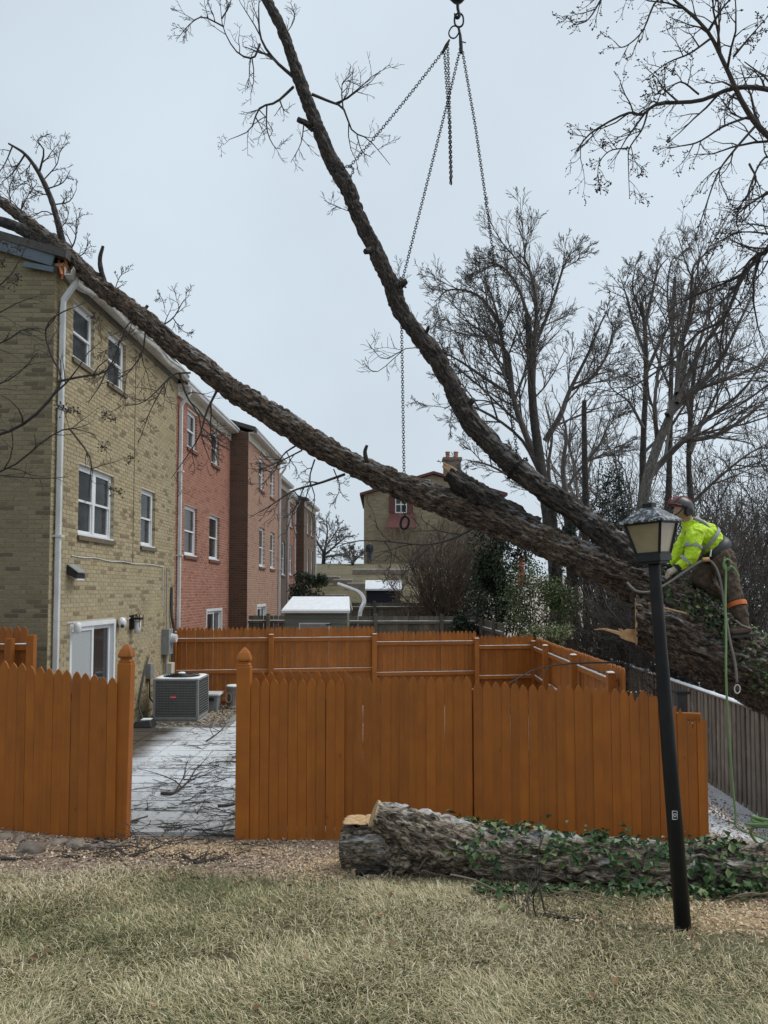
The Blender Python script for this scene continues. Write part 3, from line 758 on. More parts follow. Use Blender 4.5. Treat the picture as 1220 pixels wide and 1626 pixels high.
# rake boards (blue-grey), the lower one torn loose
for (nm, a, c, th, zz) in (('rake_board', -.02, 3.2, .21, .045), ('rake_trim', -.02, .42, .075, -.11)):
    b = MB(); p = Vector((XC - a, S0 - .09, E1 + zz + .3 * a)); q = Vector((XC - c, S0 - .09, E1 + zz + .3 * c + (-.05 if nm == 'rake_trim' else 0)))
    b.bar(p, q, .035, th); b.put(nm, 'blue_fascia', H1)
b = MB()                                              # torn fascia end and splintered lumber
for i in range(9):
    p = Vector((XC + .06 + rng.uniform(-.05, .12), S0 - .05 + rng.uniform(-.06, .12), E1 + .12 + rng.uniform(-.14, .02))); b.bar(p, p + Vector((rng.uniform(-.02, .10), rng.uniform(-.05, .05), rng.uniform(-.26, -.12))), rng.uniform(.012, .035), rng.uniform(.01, .03))
b.put('torn_lumber', 'broken_lumber', H1)
def warp1(s):
    t = (s - S0) / 6
    return (.02 * math.sin(s * 3.1) + .05 * math.exp(-((s - 11.9) / .4) ** 2), -.14 * math.exp(-((s - 11.4) / .8) ** 2) + .018 * math.sin(s * 4.3) - .05 * math.exp(-((s - 13.4) / .5) ** 2))
gutter(H1, S0 - .05, S1 - .02, E1 - .06, X1, warp1, n=60)
b = MB(); sbox(b, S0, S1, .0, .16, E1 - .02, E1 + .02, X1); b.put('soffit', 'cream_trim', H1)
b = MB(); sbox(b, S0, S1, .0, .03, E1 - .13, E1 - .02, X1); b.put('frieze_board', 'olive_wood', H1)
downspout(H1, S0 + .14, X1, .1, E1 - .12)
b = MB(); sc_ = [P(99, 884, 11.9)]                   # white cable stapled along the wall
cpts = [Vector(Fw(s, .018, z, X1)) for s, z in ((11.75, 3.06), (12.2, 3.045), (12.7, 3.06), (13.3, 3.03), (13.9, 3.05), (14.5, 3.03), (15.2, 3.045), (16.1, 3.03), (16.2, 2.95), (16.22, 2.2))]
b.tube(spline(cpts, 40), .008, 6); b.put('wall_cable', 'white_metal', H1)
b = MB(); b.tube([Vector(Fw(14.42, .014, z, X1)) for z in (3.05, 4.5, 6.0, 7.1)], .005, 5); b.put('wall_wire', 'olive_wood', H1)

# ---- red house
def house(label, s0, s1, X0, eave, wins, door, field, mortar, sill, side=None, detail=True):
    H = thing('townhouse', label, 'house', (X0 + KS * s0, s0, 0))
    hl = [w_ for w_ in wins] + ([door] if door else [])
    core(H, s0 + (.12 if side else 0), s1, X0, eave - .1, .30, 4.6, mortar)
    wl = holed(s0, s1, -.3, eave, hl, X0).put('wall', mortar, H)
    V, Q, fr = brick_field(brick_boxes(s0, s1, -.3, eave, hl, int(s0)), place_f(X0)); put('brickwork', V, None, field, wl, kind='stuff', quads=Q, fattr=fr)
    for w_ in wins: window(H, *w_, X0, 1, sill, grid=detail)
    if door: slider(H, *door, X0, blind=False)
    if side:                                          # party wall standing proud of the neighbour
        xc = X0 + KS * s0
        b = MB(); b.add([(xc - .002, s0, -.3), (xc - .002, s0, eave), (xc - side, s0, eave + .3 * side), (xc - side, s0, -.3)], [(0, 1, 2, 3)])
        pw = b.put('party_wall', 'mortar_dark', H)
        bb = brick_boxes(0, side, -.3, lambda s: eave + .02 + .3 * s, [], 9)
        V, Q, fr = brick_field(bb, lambda s, n, z: np.stack(np.broadcast_arrays(xc - s, s0 - n, z), -1)); put('brickwork', V, None, 'brick_dark', pw, kind='stuff', quads=Q, fattr=fr)
    roof_block(H, s0 - (.06 if side else 0), s1, X0, eave + .16)
    gutter(H, s0 + .02, s1 - .02, eave - .02, X0, n=2, mat='white_metal')
    b = MB(); sbox(b, s0 + .01, s1 - .01, .0, .16, eave - .03, eave + .02, X0); b.put('soffit', 'cream_trim', H)
    b = MB(); sbox(b, s0 + .01, s1 - .01, .0, .04, eave - .24, eave - .03, X0); b.put('frieze_board', 'cream_trim', H)
    return H
H2 = house('red brick townhouse joined to the tan one', 17.06, 22.3, X1, 7.16,
           [(17.78, 18.85, 3.36, 4.54), (20.02, 21.1, 3.36, 4.54), (17.9, 18.75, 5.92, 6.82), (20.15, 21.0, 5.92, 6.82)], (19.8, 21.5, .05, 2.06), 'brick_red', 'mortar_red', 'red')
downspout(H2, 17.2, X1, .1, 7.08)
H3 = house('pinkish brick townhouse standing forward behind a dark party wall', 22.3, 27.8, -4.61, 7.16,
           [(24.05, 25.0, 3.30, 4.55), (26.0, 26.9, 3.30, 4.55), (23.9, 24.8, 5.75, 6.75), (25.9, 26.8, 5.75, 6.75)], (23.75, 25.3, .05, 2.1), 'brick_pink', 'mortar_red', 'red', side=4.6)
downspout(H3, 27.6, -4.61, .1, 7.06)
H4 = house('narrow brown brick townhouse set back behind the pinkish one', 27.8, 33.3, X1, 7.0, [(31.75, 32.6, 3.2, 4.6)], None, 'brick_brown', 'mortar_dark', 'red', detail=False)
downspout(H4, 33.1, X1, .3, 6.9)
H5 = house('red brick townhouse between two brown ones', 33.3, 38.1, -5.5, 7.0, [(36.2, 37.1, 3.3, 4.7), (36.2, 37.1, 5.6, 6.6)], None, 'brick_red', 'mortar_dark', 'red', detail=False)
downspout(H5, 37.6, -5.5, .3, 6.9)
H6 = house('brown brick townhouse at the far end of the row', 38.1, 42.8, -5.08, 7.0, [(39.4, 40.2, 3.3, 4.7), (41.1, 41.9, 3.3, 4.7), (39.4, 40.2, 5.5, 6.6), (41.1, 41.9, 5.5, 6.6)], None, 'brick_brown', 'mortar_dark', 'red', side=4.6, detail=False)
downspout(H6, 42.6, -5.08, .3, 6.9)

# ---- far tan brick house on the hill
FH = P(578, 900, 66); fw = 12.0
HF = thing('house', 'distant tan brick house with red trim and chimney on the hill', 'house', (FH.x, 66, gz(FH.x + 5, 66) - .5))
zb = gz(FH.x + 5, 66) - .6; ze = P(578, 786, 66).z; zr = P(685, 754, 66).z; xm = FH.x + fw / 2
b = MB(); b.add([(FH.x, 66, zb), (FH.x + fw, 66, zb), (FH.x + fw, 66, ze), (xm, 66, zr), (FH.x, 66, ze), (FH.x, 76, zb), (FH.x + fw, 76, zb), (FH.x + fw, 76, ze), (xm, 76, zr), (FH.x, 76, ze)],
                [(0, 1, 2, 3, 4), (5, 9, 8, 7, 6), (0, 4, 9, 5), (1, 6, 7, 2), (0, 5, 6, 1)]); b.put('wall', 'far_brick', HF)
b = MB()
for sgn in (-1, 1):
    e = FH.x - .35 if sgn < 0 else FH.x + fw + .35
    p = [(e, 65.6, ze - .08), (xm, 65.6, zr + .06), (xm, 76.4, zr + .06), (e, 76.4, ze - .08)]
    b.add(p + [(x, y, z + .22) for x, y, z in p], BOXF)
rf = b.put('roof', 'red_trim', HF)
ch = P(718, 757, 69); b = MB(); b.box((ch.x - .75, 68.5, ch.z - 1.5), (ch.x + .75, 69.7, ch.z + 1.65)); b.box((ch.x - .85, 68.4, ch.z + 1.45), (ch.x + .85, 69.8, ch.z + 1.7)); cho = b.put('chimney', 'brick_flat', HF) if 'brick_flat' in MATS else b.put('chimney', 'mortar_dark', HF)
for dx in (-.38, .38): MB().lathe((ch.x + dx, 69.1, ch.z + 1.68), [(.24, 0), (.24, .1), (.19, .14), (.19, .5), (.23, .52), (.23, .6)], 12).put('chimney_pot', 'clay', cho)
def farwin(x, y, wdt, hgt, shutters=True):
    c = P(x, y, 65.95); b = MB(); b.box((c.x - wdt / 2, 65.9, c.z - hgt / 2), (c.x + wdt / 2, 65.98, c.z + hgt / 2)); o = b.put('window', 'white_vinyl', HF)
    for i in (-1, 1):
        for j in (-1, 1):
            bb = MB(); bb.box((c.x + i * wdt * .23 - wdt * .19, 65.88, c.z + j * hgt * .235 - hgt * .2), (c.x + i * wdt * .23 + wdt * .19, 65.93, c.z + j * hgt * .235 + hgt * .2)); bb.put('pane', 'glass', o)
    if shutters:
        for i in (-1, 1):
            bb = MB(); bb.box((c.x + i * (wdt / 2 + .28) - .25, 65.9, c.z - hgt / 2), (c.x + i * (wdt / 2 + .28) + .25, 65.97, c.z + hgt / 2)); bb.put('shutter', 'red_trim', o)
farwin(637, 801, 1.0, 1.5); farwin(676, 768, .8, .7, False); farwin(740, 801, 1.15, 1.7)
a = P(612, 838, 65); c = P(650, 812, 65); b = MB()
b.add([(a.x, 64.6, a.z), (c.x + .6, 64.6, a.z), (c.x + .6, 66, c.z), (a.x + .5, 66, c.z), (a.x, 64.6, a.z - .12), (c.x + .6, 64.6, a.z - .12), (c.x + .6, 66, c.z - .12), (a.x + .5, 66, c.z - .12)], BOXF); b.put('porch_roof', 'red_trim', HF)


# ================================================================== FENCES
def picket_mesh(h, wd=.0925, t=.019, jag=None):
    if jag:
        r = random.Random(jag); top = [(wd / 2, h - .05), (wd * .3, h - r.uniform(.0, .08)), (wd * .1, h - r.uniform(.03, .12)), (-wd * .12, h + r.uniform(-.02, .05)), (-wd * .3, h - r.uniform(.02, .1)), (-wd / 2, h - r.uniform(.0, .06))]
    else:
        q = [(1.0, -.088), (.92, -.066), (.76, -.043), (.54, -.023), (.27, -.008), (.0, .003)]
        top = [(wd / 2 * a, h + z) for a, z in q] + [(-wd / 2 * a, h + z) for a, z in q[:-1][::-1]]
    prof = [(-wd / 2, 0), (wd / 2, 0)] + top; m = len(prof)
    V = [(x, -t / 2, z) for x, z in prof] + [(x, t / 2, z) for x, z in prof]
    Fc = [tuple(range(m)), tuple(range(m, 2 * m))[::-1]] + [(i, i + m, (i + 1) % m + m, (i + 1) % m) for i in range(m)]
    return mesh_np('picket', V, Fc)
PK = {}
def pk(h, **kw):
    key = (round(h, 2), tuple(sorted(kw.items())))
    if key not in PK: PK[key] = picket_mesh(round(h, 2), **kw)
    return PK[key]
def pickets(par, a, b, zb, zt, mat, step=.0955, name='picket', jag=None, tilt=.004, lean=0, **kw):
    """row of pickets from a to b (x,y); zb/zt functions of 0..1"""
    a = Vector((*a, 0)); b = Vector((*b, 0)); L = (b - a).length; n = int(L / step + .5); ang = math.atan2(b.y - a.y, b.x - a.x)
    for i in range(n):
        t = (i + .5) / n; p = a.lerp(b, t); lo, hi = zb(t), zt(t); j = jag(t, i) if jag else None
        if j: hi = j
        me = pk(hi - lo, **(dict(kw, jag=i + 1) if j else kw))
        link(name, me, mat, par, Vector((p.x, p.y + rng.uniform(-.006, .006), lo + rng.uniform(-.008, .008))) - ORG[par.name], (rng.uniform(-tilt, tilt), rng.uniform(-tilt, tilt) + lean, ang))
def bars(par, name, a, b, h, d, mat, snow=0, up=(0, 0, 1)):
    m = MB(); m.bar(a, b, d, h, up); o = bevel(m.put(name, mat, par), .004, 1)
    if snow:
        a = Vector(a); b = Vector(b); n = max(3, int((b - a).length / .12)); V = []; Fc = []
        r = (b - a).normalized().cross(Vector((0, 0, 1)))
        for i in range(n + 1):
            p = a.lerp(b, i / n); hh = snow * rng.uniform(.55, 1.15)
            for q, z in ((-.5, 0), (-.42, hh), (.42, hh * .9), (.5, 0)): V.append(p + r * (d * q * .98) + Vector((0, 0, h / 2 - .002 + z)))
        for i in range(n):
            for q in range(3): Fc.append((i * 4 + q, i * 4 + q + 1, i * 4 + 5 + q, i * 4 + 4 + q))
        put('snow_cover', V, Fc, 'snow', o, smooth=True)
    return o
def post(par, x, y, z0, z1, wd, mat, cap=None, lean=(0, 0), snow=0):
    m = MB(); m.bar((x, y, z0), (x + lean[0], y + lean[1], z1), wd, wd, (0, 1, 0)); o = bevel(m.put('post', mat, par), .006, 2)
    x += lean[0]; y += lean[1]
    if cap == 'gothic':
        s = wd / .14; n = 4; prof = [(.088, 0), (.088, .022), (.066, .036), (.062, .05), (.094, .062), (.097, .078), (.088, .105), (.07, .14), (.042, .172), (.014, .192), (.002, .197)]
        V = []; Fc = []
        for r_, z in prof:
            for k_ in range(n):
                a = math.pi / 4 + k_ * math.pi / 2; V.append((x + r_ * s * math.cos(a), y + r_ * s * math.sin(a), z1 + z * s))
        for i in range(len(prof) - 1):
            for k_ in range(n): k2 = (k_ + 1) % n; Fc.append((i * n + k_, i * n + k2, (i + 1) * n + k2, (i + 1) * n + k_))
        Fc += [(3, 2, 1, 0), tuple((len(prof) - 1) * n + q for q in range(n))]
        bevel(put('cap', V, Fc, mat, o), .004, 2)
    elif cap == 'flat':
        m = MB(); m.box((x - wd * .58, y - wd * .58, z1 - .002), (x + wd * .58, y + wd * .58, z1 + .02)); bevel(m.put('cap', mat, o), .006, 2)
    if snow:
        m = MB(); q = wd * .5; m.add([(x - q, y - q, z1 + .018), (x + q, y - q, z1 + .018), (x + q, y + q, z1 + .018), (x - q, y + q, z1 + .018), (x - q * .7, y - q * .7, z1 + .018 + snow), (x + q * .7, y - q * .7, z1 + .018 + snow), (x + q * .7, y + q * .7, z1 + .018 + snow), (x - q * .7, y + q * .7, z1 + .018 + snow)], BOXF); m.put('snow_cover', 'snow', o)
    return o
lin = lambda a, b: (lambda t: a + (b - a) * t)
OP = 'orange_paint'
# front, left of the gateway
fl = thing('picket_fence', 'orange picket fence with gothic post cap left of the open gateway', 'fence', (-2.66, 7.93, 0))
pickets(fl, (-5.35, 7.99), (-2.712, 7.865), lin(.20, -.03), lin(1.99, 1.625), OP)
post(fl, -2.675, 7.95, -.2, 1.77, .14, OP, 'gothic', lean=(.025, 0))
for z in (.35, .9, 1.4): bars(fl, 'rail', (-5.35, 8.03, z + .13), (-2.72, 7.945, z), .08, .038, OP)
post(fl, -5.0, 8.08, -.2, 1.7, .09, OP)
# front, right of the gateway
fr_ = thing('picket_fence', 'orange picket fence with splintered right end behind the ivy covered log', 'fence', (.6, 7.9, 0))
post(fr_, -1.435, 7.95, -.2, 1.735, .14, OP, 'gothic')
pickets(fr_, (-1.362, 7.91), (-.40, 7.90), lin(-.04, -.04), lin(1.612, 1.612), OP)
pickets(fr_, (-.40, 7.925), (.895, 7.90), lin(.15, .15), lin(1.625, 1.635), OP, wd=.0944)
pickets(fr_, (.915, 7.89), (2.40, 7.86), lin(-.05, -.1), lin(1.590, 1.520), OP, lean=-.004)
def jag(t, i):
    return [None, 1.49, None, 1.46, 1.50, 1.40, 1.30, 1.22, 1.25, 1.21][min(i, 9)]
pickets(fr_, (2.40, 7.86), (3.26, 7.84), lin(-.1, -.12), lin(1.51, 1.47), OP, jag=jag, lean=-.006)
for z in (.38, .92, 1.38): bars(fr_, 'rail', (-1.38, 7.95, z), (.90, 7.945, z), .08, .038, OP)
for z in (.34, .86, 1.30): bars(fr_, 'rail', (.91, 7.93, z), (3.22, 7.885, z - .07), .08, .038, OP)
for x in (.9, 3.18): post(fr_, x, 8.0, -.3, 1.50 if x < 2 else 1.15, .09, OP)
b = MB(); c = P(1000, 1090, 7.82)
for i in range(4):
    q = P(996 + i * 7, 1098, 7.84); b.bar(q, q + Vector((rng.uniform(-.02, .02), -.01, rng.uniform(-.12, .03))), .012, .006)
b.put('splinter', 'splinter', fr_)
# small dark lantern box on the broken corner post
lb = thing('post_light', 'small dark post light standing behind the splintered fence end', 'light', (3.11, 8.02, 1.15))
c = P(1082, 1115, 8.0)
MB().box((c.x - .05, 7.96, c.z - .10), (c.x + .05, 8.06, c.z + .09)).put('housing', 'black_plastic', lb)
MB().box((c.x - .07, 7.94, c.z + .09), (c.x + .07, 8.08, c.z + .115)).put('lid', 'dark_metal', lb)
MB().box((c.x - .065, 7.945, c.z - .125), (c.x + .065, 8.075, c.z - .10)).put('foot', 'grey_wood', lb)
MB().box((c.x - .03, 8.0, 1.0), (c.x + .03, 8.05, c.z - .12)).put('stem', 'dark_metal', lb)
# the gate, swung open flat behind the fence
gt = thing('fence_gate', 'orange picket gate swung open flat behind the fence', 'gate', (-1.3, 8.12, .06))
pickets(gt, (-1.33, 8.11), (-.37, 8.11), lin(.07, .07), lin(1.672, 1.665), OP)
for z in (.4, 1.35): bars(gt, 'rail', (-1.33, 8.15, z), (-.38, 8.15, z), .08, .036, OP)
bars(gt, 'brace', (-1.3, 8.15, .45), (-.42, 8.15, 1.3), .08, .034, OP)
for z in (.4, 1.35): MB().box((-1.40, 8.02, z - .03), (-1.25, 8.10, z + .03)).put('hinge', 'dark_metal', gt)
# rear fence, three stepped bays
Dr = lambda x: 17.0 + .16 * (x + 4.6)
rf_ = thing('picket_fence', 'orange picket fence stepping down across the back of the patio', 'fence', (-.5, 17.7, 0))
XS = [(-4.66, -.217, 1.706), (-.217, 2.17, 1.59), (2.17, 3.56, 1.475)]
for (a, c, top) in XS:
    pickets(rf_, (a, Dr(a) + .075), (c, Dr(c) + .075), lin(-.1, -.1), lin(top, top), OP)
    for z in (top - .275, top - .975, .12): bars(rf_, 'rail', (a, Dr(a) + .03, z), (c, Dr(c) + .03, z), .085, .045, OP, snow=.006 if z > .5 else 0)
for x, z in ((-4.62, 1.60), (-2.53, 1.53), (-.217, 1.52), (2.17, 1.40), (3.54, 1.32)): post(rf_, x, Dr(x) - .02, -.2, z, .105, OP, 'flat', snow=.008)
# right side fence, running to the lawn and smashed off
sf = thing('picket_fence', 'orange side fence with snow topped rails, broken off below the fallen trunk', 'fence', (3.45, 14.5, -.1))
pickets(sf, (3.60, 18.25), (3.352, 10.75), lin(-.3, -.3), lin(1.43, 1.44), OP)
for z in (1.16, .50): bars(sf, 'rail', (3.545, 18.2, z), (3.305, 11.0, z + .03), .085, .045, OP, snow=.018)
for y, z in ((16.35, 1.35), (13.55, 1.38), (11.05, 1.33)):
    x = 3.305 + (y - 11) / 7.2 * .24; post(sf, x - .07, y, -.3, z, .105, OP, 'flat', snow=.018)
# short run beside the gable
bf = thing('picket_fence', 'short orange fence run in front of the tan gable wall', 'fence', (-5.2, 10.4, 0))
pickets(bf, (-6.6, 10.42), (-4.80, 10.40), lin(.05, .05), lin(2.03, 2.035), OP)
for z in (1.76, 1.1, .4): bars(bf, 'rail', (-6.6, 10.36, z), (-4.72, 10.34, z), .085, .045, OP, snow=.012 if z > 1.5 else 0)
for x, z in ((-4.69, 1.93), (-4.98, 1.88), (-6.4, 1.9)): post(bf, x, 10.27, -.1, z, .1, OP)
# neighbour's tall weathered board fence on the right slope
gf = thing('board_fence', 'long weathered grey board fence with snowy cap rail on the right slope', 'fence', (5.7, 14, -.9))
gl = lambda y: 5.65 + .04 * (y - 11.5)
def boards(par, a, b, zb, zt, step, wd, mat, name='board', ear=True):
    a = Vector((*a, 0)); b = Vector((*b, 0)); L = (b - a).length; n = int(L / step + .5); ang = math.atan2(b.y - a.y, b.x - a.x)
    cache = {}
    for i in range(n):
        t = (i + .5) / n; p = a.lerp(b, t); lo, hi = zb(p.x, p.y, t), zt(t); h = round(hi - lo, 2)
        if h not in cache:
            e = .022 if ear else .004; w2 = wd / 2; pr = [(-w2, 0), (w2, 0), (w2, h - e), (w2 - e, h), (-w2 + e, h), (-w2, h - e)]; m = 6
            cache[h] = mesh_np(name, [(x, -.01, z) for x, z in pr] + [(x, .01, z) for x, z in pr], [tuple(range(m)), tuple(range(m, 2 * m))[::-1]] + [(q, q + m, (q + 1) % m + m, (q + 1) % m) for q in range(m)])
        link(name, cache[h], mat, par, Vector((p.x + rng.uniform(-.004, .004), p.y, lo)) - ORG[par.name], (rng.uniform(-.006, .006), rng.uniform(-.006, .006), ang + rng.uniform(-.02, .02)))
boards(gf, (gl(9.4) - .025, 9.4), (gl(28.4) - .025, 28.4), lambda x, y, t: -.92 - .0 * t, lin(.70, .70), .170, .110, 'grey_wood', ear=False)
boards(gf, (gl(9.4) + .075, 9.485), (gl(28.4) + .075, 28.485), lambda x, y, t: -.92 - .0 * t, lin(.70, .70), .170, .110, 'olive_wood', ear=False)
for z in (.60, -.05, -.7): bars(gf, 'rail', (gl(9.4) + .025, 9.4, z), (gl(28.4) + .025, 28.4, z), .085, .04, 'grey_wood')
bars(gf, 'cap_rail', (gl(9.4) + .01, 9.4, .715), (gl(28.4) + .01, 28.4, .715), .03, .13, 'grey_wood', snow=.022)
for y in np.arange(9.6, 28.4, 2.4): post(gf, gl(y) + .14, y, -1.2, .66, .09, 'grey_wood')
# weathered fences of the yards behind
def yard_fence(label, a, b, top, zb, post_n, snow=.012, rails=(-.18, -1.2)):
    t = thing('board_fence', label, 'fence', (*[(a[i] + b[i]) / 2 for i in (0, 1)], zb))
    boards(t, a, b, lambda x, y, q: zb, lin(top, top), .146, .138, 'olive_wood')
    d = Vector((b[0] - a[0], b[1] - a[1], 0)).normalized(); nrm = Vector((d.y, -d.x, 0)) * .035
    for z in rails: bars(t, 'rail', Vector((*a, top + z)) + nrm, Vector((*b, top + z)) + nrm, .085, .04, 'olive_wood', snow=snow)
    for i in range(post_n):
        q = (i + .5) / post_n; x = a[0] + (b[0] - a[0]) * q + nrm.x * 2.2; y = a[1] + (b[1] - a[1]) * q + nrm.y * 2.2; post(t, x, y, zb - .2, top + .04, .1, 'olive_wood', 'flat')
    return t
yard_fence('weathered brown board fence ending at the dark party wall', (-3.92, 22.25), (-2.75, 22.25), 1.82, 0, 1)
yard_fence('weathered brown board fence right of the green shed', (-1.2, 22.3), (2.62, 22.3), 1.80, 0, 2)
yard_fence('farther weathered board fence below the tan bare shrub', (-1.3, 27.2), (2.58, 27.2), 2.12, .0, 2)
yard_fence('weathered side fence with snowy rails beside the dark evergreen', (2.66, 27.0), (2.95, 18.9), 1.72, -.2, 4, .02, (-.25, -1.1))

# ================================================================== SHEDS, CLUTTER IN THE YARDS
sh = thing('garden_shed', 'sage green garden shed with snow covered white roof', 'shed', (-1.7, 20.6, 0))
a = P(449, 975, 20.0); c = P(554, 975, 20.0); zt = P(500, 972, 20).z; x0, x1 = a.x + .06, c.x - .04
b = MB(); b.box((x0, 20.0, -.1), (x1, 21.3, zt)); b.put('wall', 'sage_siding', sh)
z = .02
while z < zt - .03:
    b = MB(); h = min(.15, zt - z); b.add([(x0 - .004, 19.992, z), (x1 + .004, 19.992, z), (x1 + .004, 20.0, z), (x0 - .004, 20.0, z), (x0 - .004, 19.998, z + h - .004), (x1 + .004, 19.998, z + h - .004), (x1 + .004, 20.0, z + h - .004), (x0 - .004, 20.0, z + h - .004)], BOXF)
    b.v = [(x, y - .014 * (1 if y < 19.999 else 0) * (1 if zz < z + .01 else .3), zz) for x, y, zz in b.v]; b.put('siding_board', 'sage_siding', sh); z += .15
zr_ = P(500, 952, 21).z
b = MB(); b.add([(x0 - .08, 19.86, zt - .02), (x1 + .08, 19.86, zt - .02), (x1 + .02, 20.75, zr_), (x0 + .1, 20.75, zr_), (x0 - .08, 19.86, zt + .045), (x1 + .08, 19.86, zt + .045), (x1 + .02, 20.75, zr_ + .06), (x0 + .1, 20.75, zr_ + .06)], BOXF)
b.add([(x0 + .1, 20.755, zr_), (x1 + .02, 20.755, zr_), (x1 + .08, 21.45, zt), (x0 - .08, 21.45, zt), (x0 + .1, 20.755, zr_ + .06), (x1 + .02, 20.755, zr_ + .06), (x1 + .08, 21.45, zt + .06), (x0 - .08, 21.45, zt + .06)], BOXF)
rf2 = b.put('roof', 'white_vinyl', sh)
b = MB(); b.add([(x0 - .07, 19.88, zt + .046), (x1 + .07, 19.88, zt + .046), (x1 + .02, 20.74, zr_ + .06), (x0 + .1, 20.74, zr_ + .06), (x0 - .06, 19.90, zt + .075), (x1 + .06, 19.90, zt + .075), (x1 + .01, 20.75, zr_ + .085), (x0 + .11, 20.75, zr_ + .085)], BOXF); b.put('snow_cover', 'snow', rf2)
q = P(475, 989, 19.98); q2 = P(524, 989, 19.98)
dr = MB().box((q.x, 19.955, .1), (q2.x, 19.975, q.z)).put('door', 'white_vinyl', sh)
MB().box((q.x + .03, 19.95, .13), (q2.x - .03, 19.957, q.z - .03)).put('door_panel', 'grey_metal', dr)
MB().box((q2.x - .10, 19.935, q.z - .06), (q2.x + .02, 19.956, q.z - .03)).put('hinge', 'dark_metal', dr)
s2 = thing('garden_shed', 'small dark far shed with a snowy roof on the slope', 'shed', (0, 36, 1.2))
a = P(580, 937, 36); c = P(638, 937, 36)
MB().box((a.x + .06, 36.0, .9), (c.x - .06, 37.6, a.z)).put('wall', 'dark_wall', s2) if 'dark_wall' in MATS else MB().box((a.x + .06, 36.0, .9), (c.x - .06, 37.6, a.z)).put('wall', 'navy', s2)
zr2 = P(600, 924, 36.8).z
b = MB(); b.add([(a.x, 35.85, a.z - .02), (c.x, 35.85, a.z - .02), (c.x, 36.8, zr2), (a.x, 36.8, zr2), (a.x, 35.85, a.z + .06), (c.x, 35.85, a.z + .06), (c.x, 36.8, zr2 + .08), (a.x, 36.8, zr2 + .08)], BOXF)
b.add([(a.x, 36.805, zr2), (c.x, 36.805, zr2), (c.x, 37.75, a.z), (a.x, 37.75, a.z), (a.x, 36.805, zr2 + .08), (c.x, 36.805, zr2 + .08), (c.x, 37.75, a.z + .08), (a.x, 37.75, a.z + .08)], BOXF); b.put('roof', 'snow', s2)
# bent length of white downspout propped on the yard fence
bd = [P(537, 927, 26.8), P(556, 934, 26.6), P(571, 941, 26.4), P(578, 955, 26.2), P(571, 979, 26.0), P(570, 1010, 26.0)]; bd[-1].z = .0
o = MB().tube(spline(bd, 30), .075, 5).put('bent_downspout', 'snow'); tag(o, 'bent white length of fallen downspout leaning behind the green shed', 'downspout')
for i, (p0, p1, D) in enumerate((((505, 907), (540, 905), 43), ((530, 909), (560, 908), 42), ((552, 911), (600, 910), 41), ((585, 914), (640, 912), 40), ((505, 921), (548, 921), 38.5), ((560, 901), (650, 899), 46))):
    a = P(*p0, D); c = P(*p1, D); zz = gz((a.x + c.x) / 2, D); b = MB(); b.bar((a.x, D, zz + .10), (c.x, D, zz + .10), .25, .42)
    o = bevel(b.put('retaining_timber', 'plank_timber'), .02, 1); tag(o, 'grey landscape timber set into the terraced hillside', 'timber', 'terrace timbers on the hill')
    MB().bar((a.x, D, zz + .325), (c.x, D, zz + .325), .2, .03).put('snow_cover', 'snow', o)

# air conditioner
AX, AY, AW, AH = P(282, 1141, 14.9).x, 14.75, .86, .80
ac = thing('air_conditioner', 'grey outdoor air conditioner with snow on its white top rim', 'air conditioner', (AX, AY + AW / 2, .03))
x0, x1, y0, y1 = AX - AW / 2, AX + AW / 2, AY, AY + AW
MB().box((x0 - .03, y0 - .03, -.02), (x1 + .03, y1 + .03, .05)).put('pad', 'concrete', ac)
o = MB().box((x0 + .025, y0 + .025, .05), (x1 - .025, y1 - .025, AH)).put('coil', 'ac_grille', ac)
o = bevel(MB().box((x0, y0, .05), (x1, y1, .13)).put('base_pan', 'grey_metal', ac), .03, 3)
for i in range(13):
    z = .155 + i * .048; b = MB(); t = .014; sash_pts = [(x0 + .06, y0), (x1 - .06, y0), (x1, y0 + .06), (x1, y1 - .06), (x1 - .06, y1), (x0 + .06, y1), (x0, y1 - .06), (x0, y0 + .06)]
    for q in range(8):
        p, r_ = sash_pts[q], sash_pts[(q + 1) % 8]; b.bar((p[0], p[1], z), (r_[0], r_[1], z), .008, .009)
    b.put('louvre', 'grey_metal', ac)
b = MB()
for q in range(1, 13):
    x = x0 + AW * q / 13; b.bar((x, y0 - .001, .13), (x, y0 - .001, AH - .03), .008, .012, (0, 1, 0)); y = y0 + AW * q / 13; b.bar((x1 + .001, y, .13), (x1 + .001, y, AH - .03), .012, .006, (0, 1, 0))
b.put('grille_wires', 'ac_grille', ac)
for x, y in ((x0 + .02, y0 + .02), (x1 - .02, y0 + .02), (x1 - .02, y1 - .02), (x0 + .02, y1 - .02)): bevel(MB().box((x - .025, y - .025, .1), (x + .025, y + .025, AH)).put('corner_post', 'grey_metal', ac), .01, 2)
bevel(MB().box((x0 - .01, y0 - .01, AH), (x1 + .01, y1 + .01, AH + .045)).put('top_rim', 'grey_metal', ac), .02, 2)
b = MB(); V = []; n = 28
cx, cy = (x0 + x1) / 2, (y0 + y1) / 2
for k_ in range(n):                                   # snow on the corners of the lid, round the fan
    a = 2 * math.pi * k_ / n; m_ = max(abs(math.cos(a)), abs(math.sin(a))); V += [(cx + .345 * math.cos(a), cy + .345 * math.sin(a), AH + .046), (cx + .42 * math.cos(a) / m_, cy + .42 * math.sin(a) / m_, AH + .046), (cx + .36 * math.cos(a), cy + .36 * math.sin(a), AH + .058), (cx + .41 * math.cos(a) / m_, cy + .41 * math.sin(a) / m_, AH + .058)]
Fc = []
for k_ in range(n):
    a = k_ * 4; c = ((k_ + 1) % n) * 4; Fc += [(a, c, c + 2, a + 2), (a + 2, c + 2, c + 3, a + 3), (a + 3, c + 3, c + 1, a + 1)]
